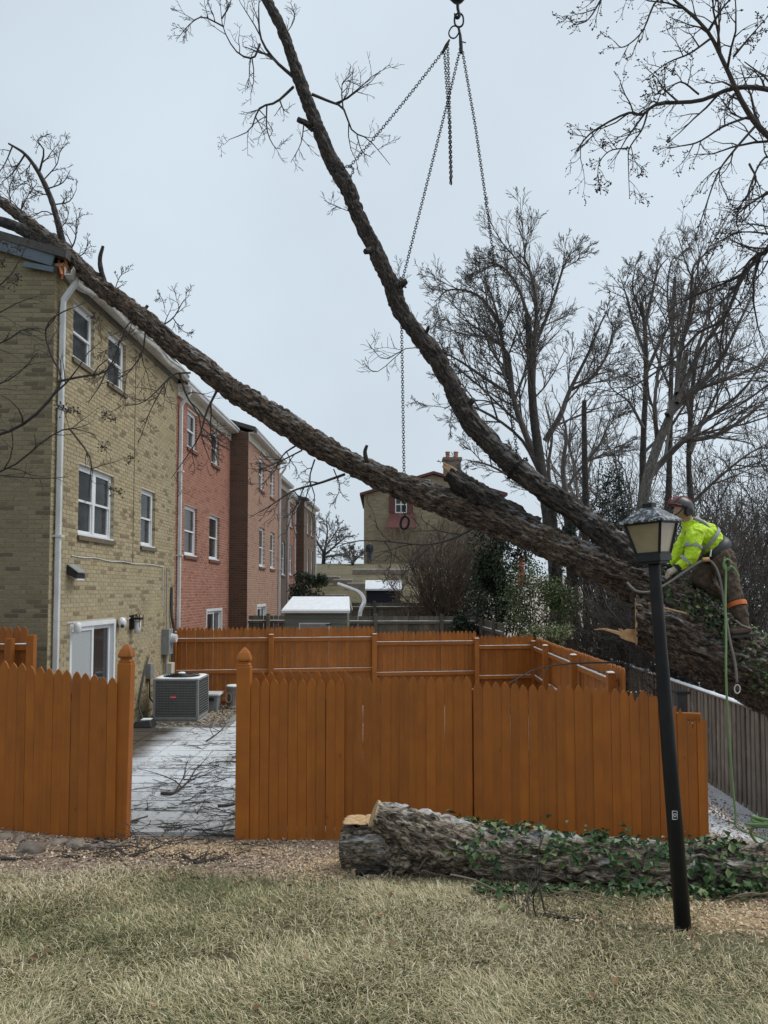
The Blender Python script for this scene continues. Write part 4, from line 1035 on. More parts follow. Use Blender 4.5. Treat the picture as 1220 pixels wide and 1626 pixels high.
put('snow_cover', V, Fc, 'snow', ac, smooth=True)
b = MB()
for r_ in (.06, .10, .14, .18, .22, .26, .30, .34): b.tube([(cx + r_ * math.cos(2 * math.pi * i / 24), cy + r_ * math.sin(2 * math.pi * i / 24), AH + .075 + .03 * (1 - r_ / .34)) for i in range(25)], .006, 5)
for i in range(10):
    a = 2 * math.pi * i / 10; b.tube([(cx + .05 * math.cos(a), cy + .05 * math.sin(a), AH + .10), (cx + .35 * math.cos(a), cy + .35 * math.sin(a), AH + .05)], .006, 5)
fg = b.put('fan_guard', 'black_plastic', ac)
MB().lathe((cx, cy, AH + .04), [(.34, 0), (.34, .012)], 28).put('fan_well', 'black_plastic', ac)
MB().lathe((cx, cy, AH + .095), [(.07, 0), (.075, .02), (.05, .035), (.01, .04)], 16).put('fan_cap', 'snow', ac)
b = MB(); b.v = [(AX - .04 + .062 * math.cos(2 * math.pi * i / 20), y0 - .014, .50 + .035 * math.sin(2 * math.pi * i / 20)) for i in range(20)]; b.v += [(x, y + .012, z) for x, y, z in b.v]
b.f = [tuple(range(20)), tuple(range(20, 40))[::-1]] + [(i, i + 20, (i + 1) % 20 + 20, (i + 1) % 20) for i in range(20)]; bd_ = b.put('badge', 'red_badge', ac)
tx = bpy.data.curves.new('badge_text', 'FONT'); tx.body = 'bryant'; tx.size = .042; tx.align_x = 'CENTER'; tx.align_y = 'CENTER'; tx.extrude = .001
to = bpy.data.objects.new('tmp', tx); col.objects.link(to); dg = bpy.context.evaluated_depsgraph_get(); tm = bpy.data.meshes.new_from_object(to.evaluated_get(dg)); bpy.data.objects.remove(to)
o = link('badge_text', tm, 'white_print', bd_, Vector((AX - .04, y0 - .0165, .50)) - ORG[ac.name], (math.pi / 2, 0, 0))
# clutter by the wall
o = thing('storage_bin', 'pale grey plastic bin behind the air conditioner', 'bin', (-3.35, 16.3, .0)); c = P(338, 1119, 16.3)
b = MB(); b.add([(c.x - .13, 16.1, .02), (c.x + .13, 16.1, .02), (c.x + .13, 16.5, .02), (c.x - .13, 16.5, .02), (c.x - .16, 16.06, .34), (c.x + .16, 16.06, .34), (c.x + .16, 16.54, .34), (c.x - .16, 16.54, .34)], BOXF); bevel(b.put('tub', 'grey_metal', o), .02, 2)
bevel(MB().box((c.x - .18, 16.04, .34), (c.x + .19, 16.56, .385)).put('lid', 'white_metal', o), .012, 2); MB().box((c.x - .1, 16.03, .24), (c.x + .08, 16.07, .31)).put('handle_slot', 'black_plastic', o)
o = thing('stone_pedestal', 'squat carved grey stone pedestal by the rear orange fence', 'pedestal', (-3.1, 16.2, .0)); c = P(372, 1122, 16.5)
b = MB(); b.lathe((c.x, 16.5, .0), [(.18, 0), (.18, .06), (.145, .10), (.135, .3), (.15, .44), (.175, .47), (.175, .5)], 16); b.put('body', 'stone', o, smooth=False); MB().lathe((c.x, 16.5, .499), [(.172, 0), (.16, .02), (.01, .026)], 16).put('snow_cover', 'snow', o)
b = MB(); b.tube([(c.x - .09 + .06 * math.cos(i * .45), 16.355 - .006, .27 + .10 * math.sin(i * .45)) for i in range(15)], .012, 6); b.put('carving', 'concrete', o)
c = P(230, 1143, 14.35)
o = thing('junction_box', 'flat black box lying on the patio against the tan wall', 'box', (c.x, 14.35, .016))
b = MB(); b.add([(c.x - .2, 14.15, .016), (c.x + .2, 14.15, .016), (c.x + .2, 14.5, .016), (c.x - .2, 14.5, .016), (c.x - .13, 14.2, .13), (c.x + .15, 14.2, .15), (c.x + .15, 14.45, .15), (c.x - .13, 14.45, .13)], BOXF); bevel(b.put('case', 'black_plastic', o), .02, 2)
MB().box((c.x - .04, 14.24, .14), (c.x + .13, 14.42, .158)).put('snow_cover', 'snow', o)
b = MB(); b.tube(spline([(c.x - .05, 14.45, .1), Fw(14.75, .06, .35, X1), Fw(15.0, .04, .8, X1), Fw(15.25, .05, 1.2, X1)], 16), .018, 6); b.put('cord', 'hose', o)
# fixtures on the tan wall
def wallthing(name, label, cat, s, z): return thing(name, label, cat, Fw(s, 0, z, X1))
o = wallthing('wall_light', 'small solar flood light by the downspout on the tan wall', 'light', 11.78, 2.8)
b = MB(); b.add([Fw(11.62, .02, 2.76, X1), Fw(11.92, .02, 2.76, X1), Fw(11.92, .16, 2.70, X1), Fw(11.62, .16, 2.70, X1), Fw(11.62, .02, 2.90, X1), Fw(11.92, .02, 2.90, X1), Fw(11.92, .17, 2.77, X1), Fw(11.62, .17, 2.77, X1)], BOXF); b.put('housing', 'black_plastic', o)
b = MB(); b.add([Fw(11.64, .05, 2.735, X1), Fw(11.90, .05, 2.735, X1), Fw(11.90, .165, 2.68, X1), Fw(11.64, .165, 2.68, X1), Fw(11.64, .05, 2.75, X1), Fw(11.90, .05, 2.75, X1), Fw(11.90, .165, 2.70, X1), Fw(11.64, .165, 2.70, X1)], BOXF); b.put('lens', 'white_vinyl', o)
b = MB(); b.add([Fw(11.62, .015, 2.91, X1), Fw(11.92, .015, 2.91, X1), Fw(11.92, .185, 2.785, X1), Fw(11.62, .185, 2.785, X1), Fw(11.62, .02, 2.925, X1), Fw(11.92, .02, 2.925, X1), Fw(11.92, .19, 2.80, X1), Fw(11.62, .19, 2.80, X1)], BOXF); b.put('solar_panel', 'grey_metal', o)
o = wallthing('security_camera', 'white security camera with antenna at the left of the sliding door', 'camera', 11.84, 2.0)
MB().tube([Fw(11.7, .0, 2.02, X1), Fw(11.72, .10, 2.03, X1)], .02, 8).put('bracket', 'white_vinyl', o); b = MB(); b.lathe(Fw(11.84, .1, 1.86, X1), [(.02, 0), (.055, .02), (.06, .12), (.05, .16), (.01, .18)], 14); b.put('body', 'white_vinyl', o, smooth=True)
MB().bar(Fw(11.78, .13, 1.98, X1), Fw(11.78, .13, 2.12, X1), .03, .03).put('lens_hood', 'black_plastic', o)
o = wallthing('security_camera', 'round white dome camera at the right of the sliding door', 'camera', 13.75, 1.98)
b = MB(); b.lathe(Fw(13.75, .08, 1.86, X1), [(.01, 0), (.05, .02), (.075, .07), (.075, .12), (.05, .17), (.01, .19)], 16); b.put('dome', 'white_vinyl', o, smooth=True); b = MB(); b.lathe(Fw(13.66, .12, 1.88, X1), [(.01, -.02), (.03, 0), (.03, .03), (.01, .05)], 12); b.put('lens', 'black_plastic', o)
b = MB(); b.tube(spline([Fw(13.8, .06, 2.0, X1), Fw(14.0, .03, 2.03, X1), Fw(14.2, .03, 2.0, X1), Fw(14.4, .02, 2.06, X1)], 12), .006, 5); b.put('cable', 'white_metal', o)
o = wallthing('wall_lantern', 'black wall lantern with clear glass right of the sliding door', 'light', 14.4, 1.9)
MB().box(Fw(14.3, .0, 1.80, X1), Fw(14.5, .03, 2.06, X1)).put('back_plate', 'dark_metal', o); b = MB(); b.box(Fw(14.32, .04, 1.98, X1), Fw(14.52, .20, 2.02, X1)); b.tube([Fw(14.42, .02, 2.05, X1), Fw(14.42, .1, 2.08, X1), Fw(14.42, .12, 2.0, X1)], .012, 6)
for i, j in ((14.32, .05), (14.52, .05), (14.32, .19), (14.52, .19)): b.tube([Fw(i, j, 2.08, X1), Fw(i, j, 1.84, X1)], .008, 5)
b.put('cage', 'dark_metal', o); b = MB(); b.lathe(Fw(14.42, .12, 1.72, X1), [(.055, 0), (.06, .1), (.06, .24)], 14); b.put('glass_shade', 'white_metal', o, smooth=True)
o = wallthing('electric_meter', 'grey electric meter box with round glass dial on the tan wall', 'meter', 16.35, 1.3)
bevel(MB().box(Fw(16.2, .0, 1.18, X1), Fw(16.5, .16, 1.72, X1)).put('cabinet', 'grey_metal', o), .01, 2)
b = MB(); b.tube([Fw(16.40, .15, 1.52, X1), Fw(16.40, .27, 1.52, X1)], [.10, .085], 18); b.put('dial', 'white_metal', o); b = MB(); b.tube([Fw(16.36, .06, 1.18, X1), Fw(16.36, .06, .0, X1)], .03, 8); b.tube([Fw(16.36, .06, 1.72, X1), Fw(16.36, .05, 3.0, X1)], .012, 8); b.put('conduit', 'grey_metal', o)
o = wallthing('utility_box', 'cream utility box below the electric meter', 'utility box', 16.6, .75); bevel(MB().box(Fw(16.5, .0, .55, X1), Fw(16.75, .13, .98, X1)).put('case', 'cream_trim', o), .01, 2); MB().tube([Fw(16.62, .06, .56, X1), Fw(16.62, .06, .05, X1)], .015, 8).put('conduit', 'hose', o)
o = wallthing('disconnect_box', 'small grey disconnect box beside the air conditioner', 'switch box', 15.35, .9); bevel(MB().box(Fw(15.25, .0, .78, X1), Fw(15.47, .1, 1.08, X1)).put('case', 'grey_metal', o), .008, 2); MB().tube([Fw(15.36, .05, .78, X1), Fw(15.38, .05, .4, X1), Fw(15.5, .12, .25, X1)], .014, 7).put('conduit', 'hose', o)
b = MB(); b.tube(spline([Fw(16.78, .03, 2.6, X1), Fw(16.74, .05, 2.0, X1), Fw(16.86, .06, 1.7, X1), Fw(16.8, .06, 1.1, X1), Fw(16.85, .05, .1, X1)], 24), .03, 7); o = b.put('service_cable', 'hose', base=Fw(16.8, 0, .1, X1)); tag(o, 'thick black service cable running down beside the red house', 'cable')
# stones in the mulch
STONE_LABEL = 'grey brown fieldstone half sunk in the mulch by the orange fence'
for i, (px, py, sz) in enumerate(((46, 1336, .13), (92, 1320, .09), (8, 1318, .08), (122, 1322, .10), (150, 1326, .09), (172, 1320, .09), (30, 1322, .07))):
    D = 7.6 - (py - 1318) * .022; q = P(px, py, D); bm = bmesh.new(); bmesh.ops.create_icosphere(bm, subdivisions=3, radius=1)
    V = np.array([v.co[:] for v in bm.verts]); fc = [tuple(v.index for v in f.verts) for f in bm.faces]; bm.free()
    V = V * (1 + (fbm(V * 1.4 + i * 5, 4) - .5)[:, None] * 1.5) * np.array([sz, sz * .8, sz * .5]) + np.array([q.x, D, gz(q.x, D) + sz * .12])
    o = put('stone', V, fc, 'stone', None, (q.x, D, gz(q.x, D)), smooth=True); tag(o, STONE_LABEL, 'stone', 'stones along the fence foot')

# ================================================================== FALLEN TREE
ft = thing('fallen_tree', 'huge uprooted forked tree leaning across the yard onto the tan house roof', 'tree', P(1640, 1420, 8.5))
trunk_c = [P(1720, 1450, 8.45), P(1560, 1305, 8.6), P(1400, 1195, 8.8), P(1300, 1128, 8.95), P(1220, 1078, 9.12), P(1150, 1036, 9.2), P(1100, 1000, 9.28), P(1060, 962, 9.32), P(1020, 935, 9.35)]
tko, tpts, tR = limb_obj('trunk', 'bark_brown', ft, trunk_c, [.60, .52, .45, .41, .385, .39, .38, .35, .29], .017, 120, .26, .16, seed=1)
A_px = [(1075, 962), (1035, 935), (1000, 919), (950, 897), (880, 865), (790, 828), (708, 799), (667, 784), (585, 749), (500, 704), (454, 674), (413, 647), (370, 619), (321, 582), (276, 549), (229, 509), (202, 487), (158, 455), (125, 421), (100, 396), (60, 364), (0, 320), (-80, 268)]
A_D = [9.32 + (1000 - x) / 890 * 1.9 if x > 110 else 11.25 + (100 - x) * .0085 for x, y in A_px]
A_r = [.33, .31, .275, .23, .205, .205, .19, .185, .182, .175, .172, .170, .165, .158, .15, .142, .14, .137, .135, .125, .11, .095, .07]
A_c = [P(x, y, d) for (x, y), d in zip(A_px, A_D)]
ao, apts, aR = limb_obj('long_limb', 'bark_brown', ft, A_c, [q * .95 for q in A_r], .015, 72, .26, .22, seed=2)
B_px = [(1060, 950), (1030, 915), (1000, 886), (973, 862), (925, 823), (878, 789), (830, 751), (783, 708), (742, 660), (712, 602), (687, 560), (640, 498), (624, 457), (594, 393), (570, 344), (550, 295), (525, 251), (496, 182), (471, 113), (447, 44), (423, -2), (400, -60), (372, -140)]
B_D = [9.30, 9.33, 9.36, 9.4, 9.5, 9.6, 9.72, 9.85, 9.97, 10.08, 10.16, 10.33, 10.4, 10.5, 10.55, 10.62, 10.7, 10.8, 10.9, 11, 11.05, 11.1, 11.2]
B_r = [.30, .27, .225, .19, .158, .15, .145, .14, .148, .128, .122, .122, .132, .112, .11, .115, .105, .098, .09, .086, .08, .072, .06]
B_c = [P(x, y, d) for (x, y), d in zip(B_px, B_D)]
bo, bpts, bR = limb_obj('upright_limb', 'bark_dark', ft, B_c, [q * .94 for q in B_r], .015, 60, .26, .26, seed=3)
# fork stub sawn off square beside the trunk
XCUT = P(1011, 990, 9.05).x
V, Q, caps, Bk, _, _ = limb([P(1170, 1060, 9.1), P(1110, 1032, 9.08), P(1060, 1008, 9.06), P(1010, 986, 9.05), P(985, 976, 9.05)], [.36, .34, .31, .275, .265], .016, 90, .24, .12, seed=4)
V[:, 0] = np.maximum(V[:, 0], XCUT + .34 * (V[:, 1] - 9.05) + (fbm(V * 9, 2) - .5) * .012)
so = put('sawn_stub', V, caps, 'bark_brown', ft, quads=Q, smooth=True, vattr={'bark': ('FLOAT_VECTOR', Bk)})
c = P(1011, 987, 9.05); b = MB(); n = 28
b.v = [(XCUT + dx_ + .34 * rr_ * math.cos(2 * math.pi * i / n), c.y + rr_ * math.cos(2 * math.pi * i / n), c.z + rr_ * 1.05 * math.sin(2 * math.pi * i / n)) for dx_, rr_ in ((-.012, .262), (.012, .265)) for i in range(n)]
b.f = [tuple(range(n))[::-1]] + [(i, (i + 1) % n, (i + 1) % n + n, i + n) for i in range(n)]; b.put('cut_face', 'cut_wood', so)
b = MB()                                               # hinge wood left by the saw and a long splinter
def sliver(b, pts, wd, th):
    b.tube(spline(pts, 12), [wd * (1 - .85 * (i / 12)) for i in range(13)], 5)
q0, q1 = P(986, 998, 8.9), P(1011, 1000, 8.9); q2, q3 = P(1011, 1021, 8.9), P(990, 1014, 8.9)
m_ = [q0, P(994, 1002, 8.9), P(1001, 999, 8.9), q1, q2, P(1000, 1018, 8.9), q3]; b.add(m_ + [v + Vector((0, .10, 0)) for v in m_], [tuple(range(7))[::-1], tuple(range(7, 14))] + [(i, i + 7, (i + 1) % 7 + 7, (i + 1) % 7)[::-1] for i in range(7)])
b.put('hinge_wood', 'splinter', ft); b = MB()
sliver(b, [P(990, 1008, 8.92), P(975, 1003, 8.93), P(958, 999, 8.95), P(944, 1000, 8.95)], .028, .02)
b.put('splinter', 'splinter', ft); b = MB()
sliver(b, [P(1014, 954, 9.0), P(1028, 958, 8.95), P(1036, 968, 8.9)], .03, .02); b.put('splinter', 'splinter', ft)
b = MB()
for i in range(16):                                    # torn fibres between the two stems
    t = rng.random(); x = 1036 + 70 * t; y = 958 + 52 * t + rng.uniform(-5, 7); q = P(x, y, 8.92 + .02 * t); b.tube(spline([q, q + Vector((rng.uniform(.08, .2), -.02, rng.uniform(-.10, -.03))), q + Vector((rng.uniform(.25, .5), .0, rng.uniform(-.22, -.10)))], 6), [rng.uniform(.008, .018)] * 6 + [.003], 5)
b.put('torn_fibre', 'cut_wood', ft)
# broken stub riding on the long limb
limb_obj('broken_stub', 'bark_dark', ft, [P(850, 842, 9.72), P(800, 815, 9.76), P(762, 788, 9.78), P(735, 768, 9.8), P(712, 750, 9.8)], [.17, .165, .15, .13, .105], .016, 56, .34, .24, seed=5)
c = P(712, 750, 9.8); b = MB()
for i in range(10): q = c + Vector((rng.uniform(-.05, .05), rng.uniform(-.07, .07), rng.uniform(-.07, .07))); b.tube([q + Vector((.05, 0, -.04)), q + Vector((-.03 - rng.random() * .06, 0, .03 + rng.random() * .04))], [.03, .008], 5)
b.put('torn_fibre', 'cut_wood', ft)
def stub(pts, r0, r1): limb_obj('stub', 'bark_dark', ft, [P(*p) for p in pts], [r0, (r0 + r1) / 2, r1][:len(pts)] if len(pts) == 3 else [r0, r1], .02, 12, .2, .2, seed=rng.randint(5, 90))
for pts, a, c in ((((166, 452, 11.1), (159, 415, 11.1), (164, 391, 11.1)), .045, .022), (((583, 735, 10.1), (580, 718, 10.1), (583, 707, 10.1)), .035, .02), (((497, 205, 10.8), (486, 196, 10.7), (474, 190, 10.6)), .05, .04), (((624, 458, 10.4), (636, 452, 10.3), (645, 446, 10.3)), .06, .045),
                  (((735, 640, 10), (746, 640, 9.95), (752, 634, 9.9)), .05, .04), (((672, 540, 10.2), (678, 526, 10.15), (681, 518, 10.1)), .035, .02), (((232, 505, 11), (231, 492, 11), (235, 485, 11)), .03, .02), (((594, 395, 10.5), (586, 398, 10.4), (580, 400, 10.35)), .05, .035), (((420, 648, 10.6), (414, 630, 10.6), (411, 622, 10.6)), .03, .02)): stub(pts, a, c)
# roof-side branches
limb_obj('roof_branch', 'bark_dark', ft, [P(90, 396, 11.35), P(60, 378, 11.5), (P(30, 362, 11.7)), P(0, 352, 11.9), P(-60, 338, 12.3)], [.11, .10, .085, .075, .06], .03, 20, .2, .2, seed=8)
limb_obj('roof_branch', 'bark_dark', ft, [P(104, 404, 11.3), P(95, 365, 11.3), P(82, 318, 11.35), P(62, 275, 11.4), P(40, 245, 11.4), P(14, 228, 11.45)], [.058, .050, .042, .033, .024, .014], .03, 14, .2, .2, seed=9)
def Vp(l): return [P(*p) for p in l]
tw = []
TS = [(7, (.30, .55), (.5, 1.05), .06, .30, .12), (5, (.35, .6), (.45, 1.0), .05, .35, .15), (3, (.35, .6), (.4, .9), .03, .35, .2)]
def spray(px, r0, spec=TS, r1=.004, seed=None, out=None, rmin=.0035):
    pts = spline(Vp(px), max(6, 2 * len(px))); n = len(pts)
    grow(tw if out is None else out, pts, [r0 + (r1 - r0) * i / (n - 1) for i in range(n)], 0, spec, random.Random(seed or rng.randint(0, 9999)), rmin)
T2 = TS[:2]
# crown of the upright limb
spray([(466, 122, 10.9), (437, 96, 10.8), (415, 62, 10.7), (411, 20, 10.7), (413, -20, 10.7)], .028)
spray([(413, 70, 10.7), (402, 92, 10.65), (376, 82, 10.6), (355, 45, 10.6), (350, 5, 10.6)], .018)
spray([(355, 42, 10.6), (322, 27, 10.55), (300, 40, 10.5), (282, 62, 10.5)], .012)
spray([(352, 30, 10.6), (365, 8, 10.6), (370, -20, 10.6)], .012)
spray([(466, 138, 10.9), (439, 162, 10.8), (412, 172, 10.75), (397, 206, 10.7), (363, 222, 10.65)], .022)
spray([(424, 168, 10.8), (424, 205, 10.75), (435, 232, 10.7), (447, 237, 10.7)], .012, T2)
spray([(496, 150, 10.85), (520, 160, 10.8), (545, 172, 10.75), (560, 208, 10.7), (586, 222, 10.7), (620, 262, 10.7)], .024)
spray([(545, 172, 10.75), (543, 145, 10.7), (548, 128, 10.7), (580, 140, 10.7)], .012, T2)
spray([(567, 215, 10.7), (575, 240, 10.7), (590, 250, 10.7)], .009, T2)
spray([(483, 195, 10.8), (478, 228, 10.7), (462, 258, 10.7)], .010, T2)
spray([(450, 60, 11), (468, 30, 10.9), (462, 5, 10.8)], .008, T2)
spray([(568, 340, 10.6), (540, 330, 10.5), (515, 318, 10.5)], .006, T2); spray([(560, 330, 10.6), (550, 300, 10.5), (535, 290, 10.5)], .005, T2)
spray([(640, 490, 10.3), (636, 450, 10.2), (632, 420, 10.2)], .005, T2)
spray([(690, 560, 10.1), (650, 552, 10.0), (610, 570, 10.0), (585, 545, 10.0)], .008, T2); spray([(640, 556, 10), (600, 590, 10.0), (580, 580, 10.0)], .006, T2)
# sprays above the roof
for a in (([(62, 275, 11.4), (70, 240, 11.3), (60, 222, 11.3), (82, 212, 11.3)], .018), ([(75, 300, 11.35), (100, 290, 11.3), (112, 270, 11.3)], .012), ([(85, 325, 11.35), (110, 320, 11.3), (122, 300, 11.3)], .012), ([(40, 245, 11.4), (20, 275, 11.4), (2, 290, 11.4)], .015), ([(20, 232, 11.4), (8, 260, 11.4), (-10, 285, 11.4)], .012),
          ([(30, 340, 11.8), (45, 310, 11.8), (60, 290, 11.7)], .012), ([(108, 404, 11.2), (120, 380, 11.2), (122, 350, 11.2), (135, 340, 11.2)], .014), ([(118, 412, 11.2), (135, 400, 11.1), (140, 380, 11.1)], .010), ([(180, 470, 11.1), (190, 440, 11.0), (205, 430, 11)], .008), ([(250, 522, 10.9), (275, 505, 10.9), (290, 480, 10.8), (300, 470, 10.8)], .012), ([(275, 505, 10.9), (290, 525, 10.8), (305, 530, 10.8)], .008),
          ([(262, 490, 10.9), (258, 475, 10.9), (250, 465, 10.9)], .006), ([(0, 318, 12.2), (-20, 280, 12), (-20, 240, 12)], .02),
          ([(70, 285, 11.4), (90, 262, 11.35), (96, 240, 11.3), (110, 225, 11.3)], .010), ([(92, 345, 11.3), (70, 335, 11.3), (48, 345, 11.4), (30, 330, 11.4)], .010), ([(78, 310, 11.35), (60, 305, 11.4), (40, 290, 11.4), (25, 300, 11.4)], .010), ([(50, 258, 11.4), (42, 275, 11.4), (50, 300, 11.4)], .008), ([(95, 365, 11.3), (108, 345, 11.25), (105, 325, 11.2)], .008), ([(20, 335, 12), (15, 300, 11.9), (28, 270, 11.9)], .010), ([(45, 352, 11.7), (25, 325, 11.7), (8, 310, 11.7)], .009)): spray(*a)
# twigs hanging below the long limb
for a in (([(285, 592, 10.8), (297, 630, 10.7), (316, 660, 10.6), (322, 700, 10.6), (340, 745, 10.6)], .016), ([(345, 620, 10.7), (328, 655, 10.6), (318, 690, 10.5), (300, 720, 10.5), (272, 760, 10.5)], .02), ([(318, 690, 10.5), (335, 700, 10.4), (348, 740, 10.4)], .010), ([(303, 592, 10.8), (275, 595, 10.7), (250, 620, 10.6), (225, 640, 10.5), (190, 645, 10.5)], .014),
          ([(262, 610, 10.6), (240, 650, 10.5), (225, 690, 10.5)], .010), ([(548, 753, 10.3), (505, 768, 10.2), (466, 779, 10.1), (430, 803, 10.0), (396, 822, 9.9)], .02), ([(500, 730, 10.4), (492, 760, 10.3), (500, 790, 10.2), (492, 830, 10.1)], .012), ([(470, 708, 10.5), (450, 722, 10.3), (435, 750, 10.2), (405, 780, 10.1)], .014), ([(466, 779, 10.1), (480, 800, 10), (470, 840, 10)], .009),
          ([(530, 745, 10.3), (540, 775, 10.2), (528, 800, 10.2)], .009), ([(480, 715, 10.4), (440, 735, 10.3), (415, 745, 10.2)], .012),
          ([(760, 835, 9.8), (720, 855, 9.7), (675, 865, 9.6), (610, 859, 9.6), (560, 860, 9.6), (520, 875, 9.6)], .018), ([(610, 859, 9.6), (622, 880, 9.6), (615, 920, 9.6)], .008), ([(690, 862, 9.6), (660, 890, 9.6), (640, 915, 9.5)], .008),
          ([(220, 500, 10.95), (200, 520, 10.8), (190, 545, 10.8), (160, 560, 10.7)], .014), ([(190, 540, 10.8), (180, 580, 10.7), (150, 610, 10.6)], .010), ([(232, 520, 10.9), (226, 560, 10.8), (205, 590, 10.7), (190, 600, 10.6), (160, 610, 10.6)], .014)): spray(*a, spec=TS)
# a thin branch on the orange fence
spray([(990, 1052, 9.6), (920, 1053, 9.3), (860, 1060, 9.0), (820, 1078, 8.6), (790, 1098, 8.4)], .013, [(4, (.2, .35), (.4, .9), .05, .3, .3), (3, (.4, .6), (.4, .9), .03, .3, .2)])
twigs('twigs', 'twig', ft, tw, 5)
# ivy and vines on the trunk
def ivy_on(pts, R, n, seed, mask, size=.06):
    r = np.random.default_rng(seed); m = len(pts); Pn = np.array([tuple(p) for p in pts]); t = r.random(n * 3) * (m - 2); i = t.astype(int)
    d = Pn[i + 1] - Pn[i]; d /= np.linalg.norm(d, axis=1, keepdims=True); ref = np.cross(d, np.array([0, 0, 1.])); ref /= np.linalg.norm(ref, axis=1, keepdims=True); up = np.cross(ref, d)
    a = r.random(len(t)) * 2 * np.pi; N = ref * np.cos(a)[:, None] + up * np.sin(a)[:, None]; C = Pn[i] + (Pn[i + 1] - Pn[i]) * (t - i)[:, None]
    C = C + N * (np.asarray(R)[i] * r.uniform(1.0, 1.12, len(t)) + r.exponential(.02, len(t)))[:, None]
    f = mask(C, N, t / m) + (fbm(C * 3.2 + seed, 3) - .5) * 1.7; kp = f > r.random(len(t)) * .35 + .35; C, N = C[kp][:n], N[kp][:n]
    N = N + r.normal(size=N.shape) * .45; N[:, 2] += .25; N /= np.linalg.norm(N, axis=1, keepdims=True); return C, N
C, N = ivy_on(tpts, tR, 1500, 21, lambda C, N, t: .34 + .25 * N[:, 2] - .25 * N[:, 1] + .3 * sst(2.9, 3.4, C[:, 0]) - .8 * sst(4.3, 4.9, C[:, 0]) - .5 * (N[:, 2] < -.5))
V, T = leaves(C, N, .055, np.random.default_rng(1)); put('ivy', V, None, 'ivy', ft, kind='stuff', tris=T, fattr=np.repeat(np.random.default_rng(2).random(len(C)), 2))
vn_ = []
for i in range(26):
    s = rng.randint(int(len(tpts) * .45), len(tpts) - 30); p = []
    a = rng.uniform(-2.6, .6); da = rng.uniform(-.05, .05)
    for j in range(14):
        k_ = min(s + j * 2, len(tpts) - 2); d = (tpts[k_ + 1] - tpts[k_]).normalized(); rf0 = d.cross(Vector((0, 0, 1))).normalized(); u0 = rf0.cross(d); a += da + rng.uniform(-.12, .12)
        p.append(tpts[k_] + (rf0 * math.cos(a) + u0 * math.sin(a)) * (tR[k_] * 1.03 + .008))
    vn_.append((p, [rng.uniform(.006, .014)] * 14))
twigs('vines', 'twig_tan', ft, vn_, 5)

# ================================================================== LOG ON THE LAWN
lgA, lgB = P(610, 1345, 6.55), P(1420, 1380, 5.95)
def gl_pt(px, D, r): q = P(px, 1380, D); return Vector((q.x, D, gz(q.x, D) + r))
lg = thing('fallen_log', 'ivy covered sawn log lying on the grass before the orange fence', 'log', (1.5, 6.3, gz(1.5, 6.3)))
lc = [gl_pt(622, 6.60, .15), gl_pt(655, 6.54, .20), gl_pt(720, 6.45, .205), gl_pt(830, 6.34, .18), gl_pt(960, 6.22, .16), gl_pt(1100, 6.12, .15), gl_pt(1260, 6.03, .155), gl_pt(1420, 5.96, .18)]
lo_, lpts, lR = limb_obj('trunk', 'bark_log', lg, lc, [.17, .225, .222, .20, .182, .172, .172, .175], .014, 90, .30, .16, seed=11)
V, Q, caps, Bk, _, _ = limb([P(790, 1352, 6.38), P(735, 1343, 6.4), P(680, 1326, 6.41), P(635, 1308, 6.41), P(594, 1292, 6.40)], [.19, .205, .195, .155, .112], .014, 72, .26, .12, seed=12)
uo = put('fork', V, caps, 'bark_log', lg, quads=Q, smooth=True, vattr={'bark': ('FLOAT_VECTOR', Bk)})
V, Q, caps, Bk, _, _ = limb([gl_pt(660, 6.6, .21), gl_pt(610, 6.66, .20), gl_pt(575, 6.70, .19), gl_pt(546, 6.73, .19)], [.22, .205, .19, .18], .014, 64, .24, .14, seed=13)
zt_ = P(560, 1300, 6.72).z; V[:, 2] = np.minimum(V[:, 2], zt_ + (fbm(V * 14, 2) - .5) * .01)
vo = put('fork', V, caps, 'bark_log', lg, quads=Q, smooth=True, vattr={'bark': ('FLOAT_VECTOR', Bk)})
k = NT('end_grain'); co = k.coord('rings', (1, 1, 1), jit=False); ln = k.n('ShaderNodeVectorMath', operation='LENGTH'); k.l(co, ln.inputs[0])
rg = k.math('SINE', k.math('ADD', k.math('MULTIPLY', ln.outputs['Value'], 260.0), k.math('MULTIPLY', k.noise(co, 12, 3), 9.0)))
k.done(k.mix(k.mr(k.noise(co, 30, 5), .4, .7, 0, .5), k.mix(k.mr(rg, -1, 1, 0, .8), (.50, .37, .23), (.36, .24, .13)), (.30, .19, .10)), .85)
def disc(par, c, nrm, r, name='cut_face', off=.006):
    nrm = Vector(nrm).normalized(); u = nrm.orthogonal().normalized(); v = nrm.cross(u); c = Vector(c) + nrm * off; n = 30; V = [c]; A = [(0, 0, 0)]
    for ring in (.5, 1.0):
        for i in range(n):
            a = 2 * math.pi * i / n; rr = r * ring * (1 + (.05 * math.sin(a * 3 + 1) + .03 * math.sin(a * 7)) * (ring > .6)); V.append(c + (u * math.cos(a) + v * math.sin(a)) * rr); A.append((rr * math.cos(a), rr * math.sin(a), 0))
    for i in range(n): V.append(V[1 + n + i] - nrm * .02); A.append(A[1 + n + i])
    Fc = [(0, 1 + i, 1 + (i + 1) % n) for i in range(n)] + [(1 + i, 1 + n + i, 1 + n + (i + 1) % n, 1 + (i + 1) % n) for i in range(n)] + [(1 + n + i, 1 + 2 * n + i, 1 + 2 * n + (i + 1) % n, 1 + n + (i + 1) % n) for i in range(n)]
    return put(name, V, Fc, 'end_grain', par, vattr={'rings': ('FLOAT_VECTOR', A)})
disc(uo, P(594, 1292, 6.40), P(594, 1292, 6.40) - P(635, 1308, 6.41), .112)
b = MB(); y_ = 6.72
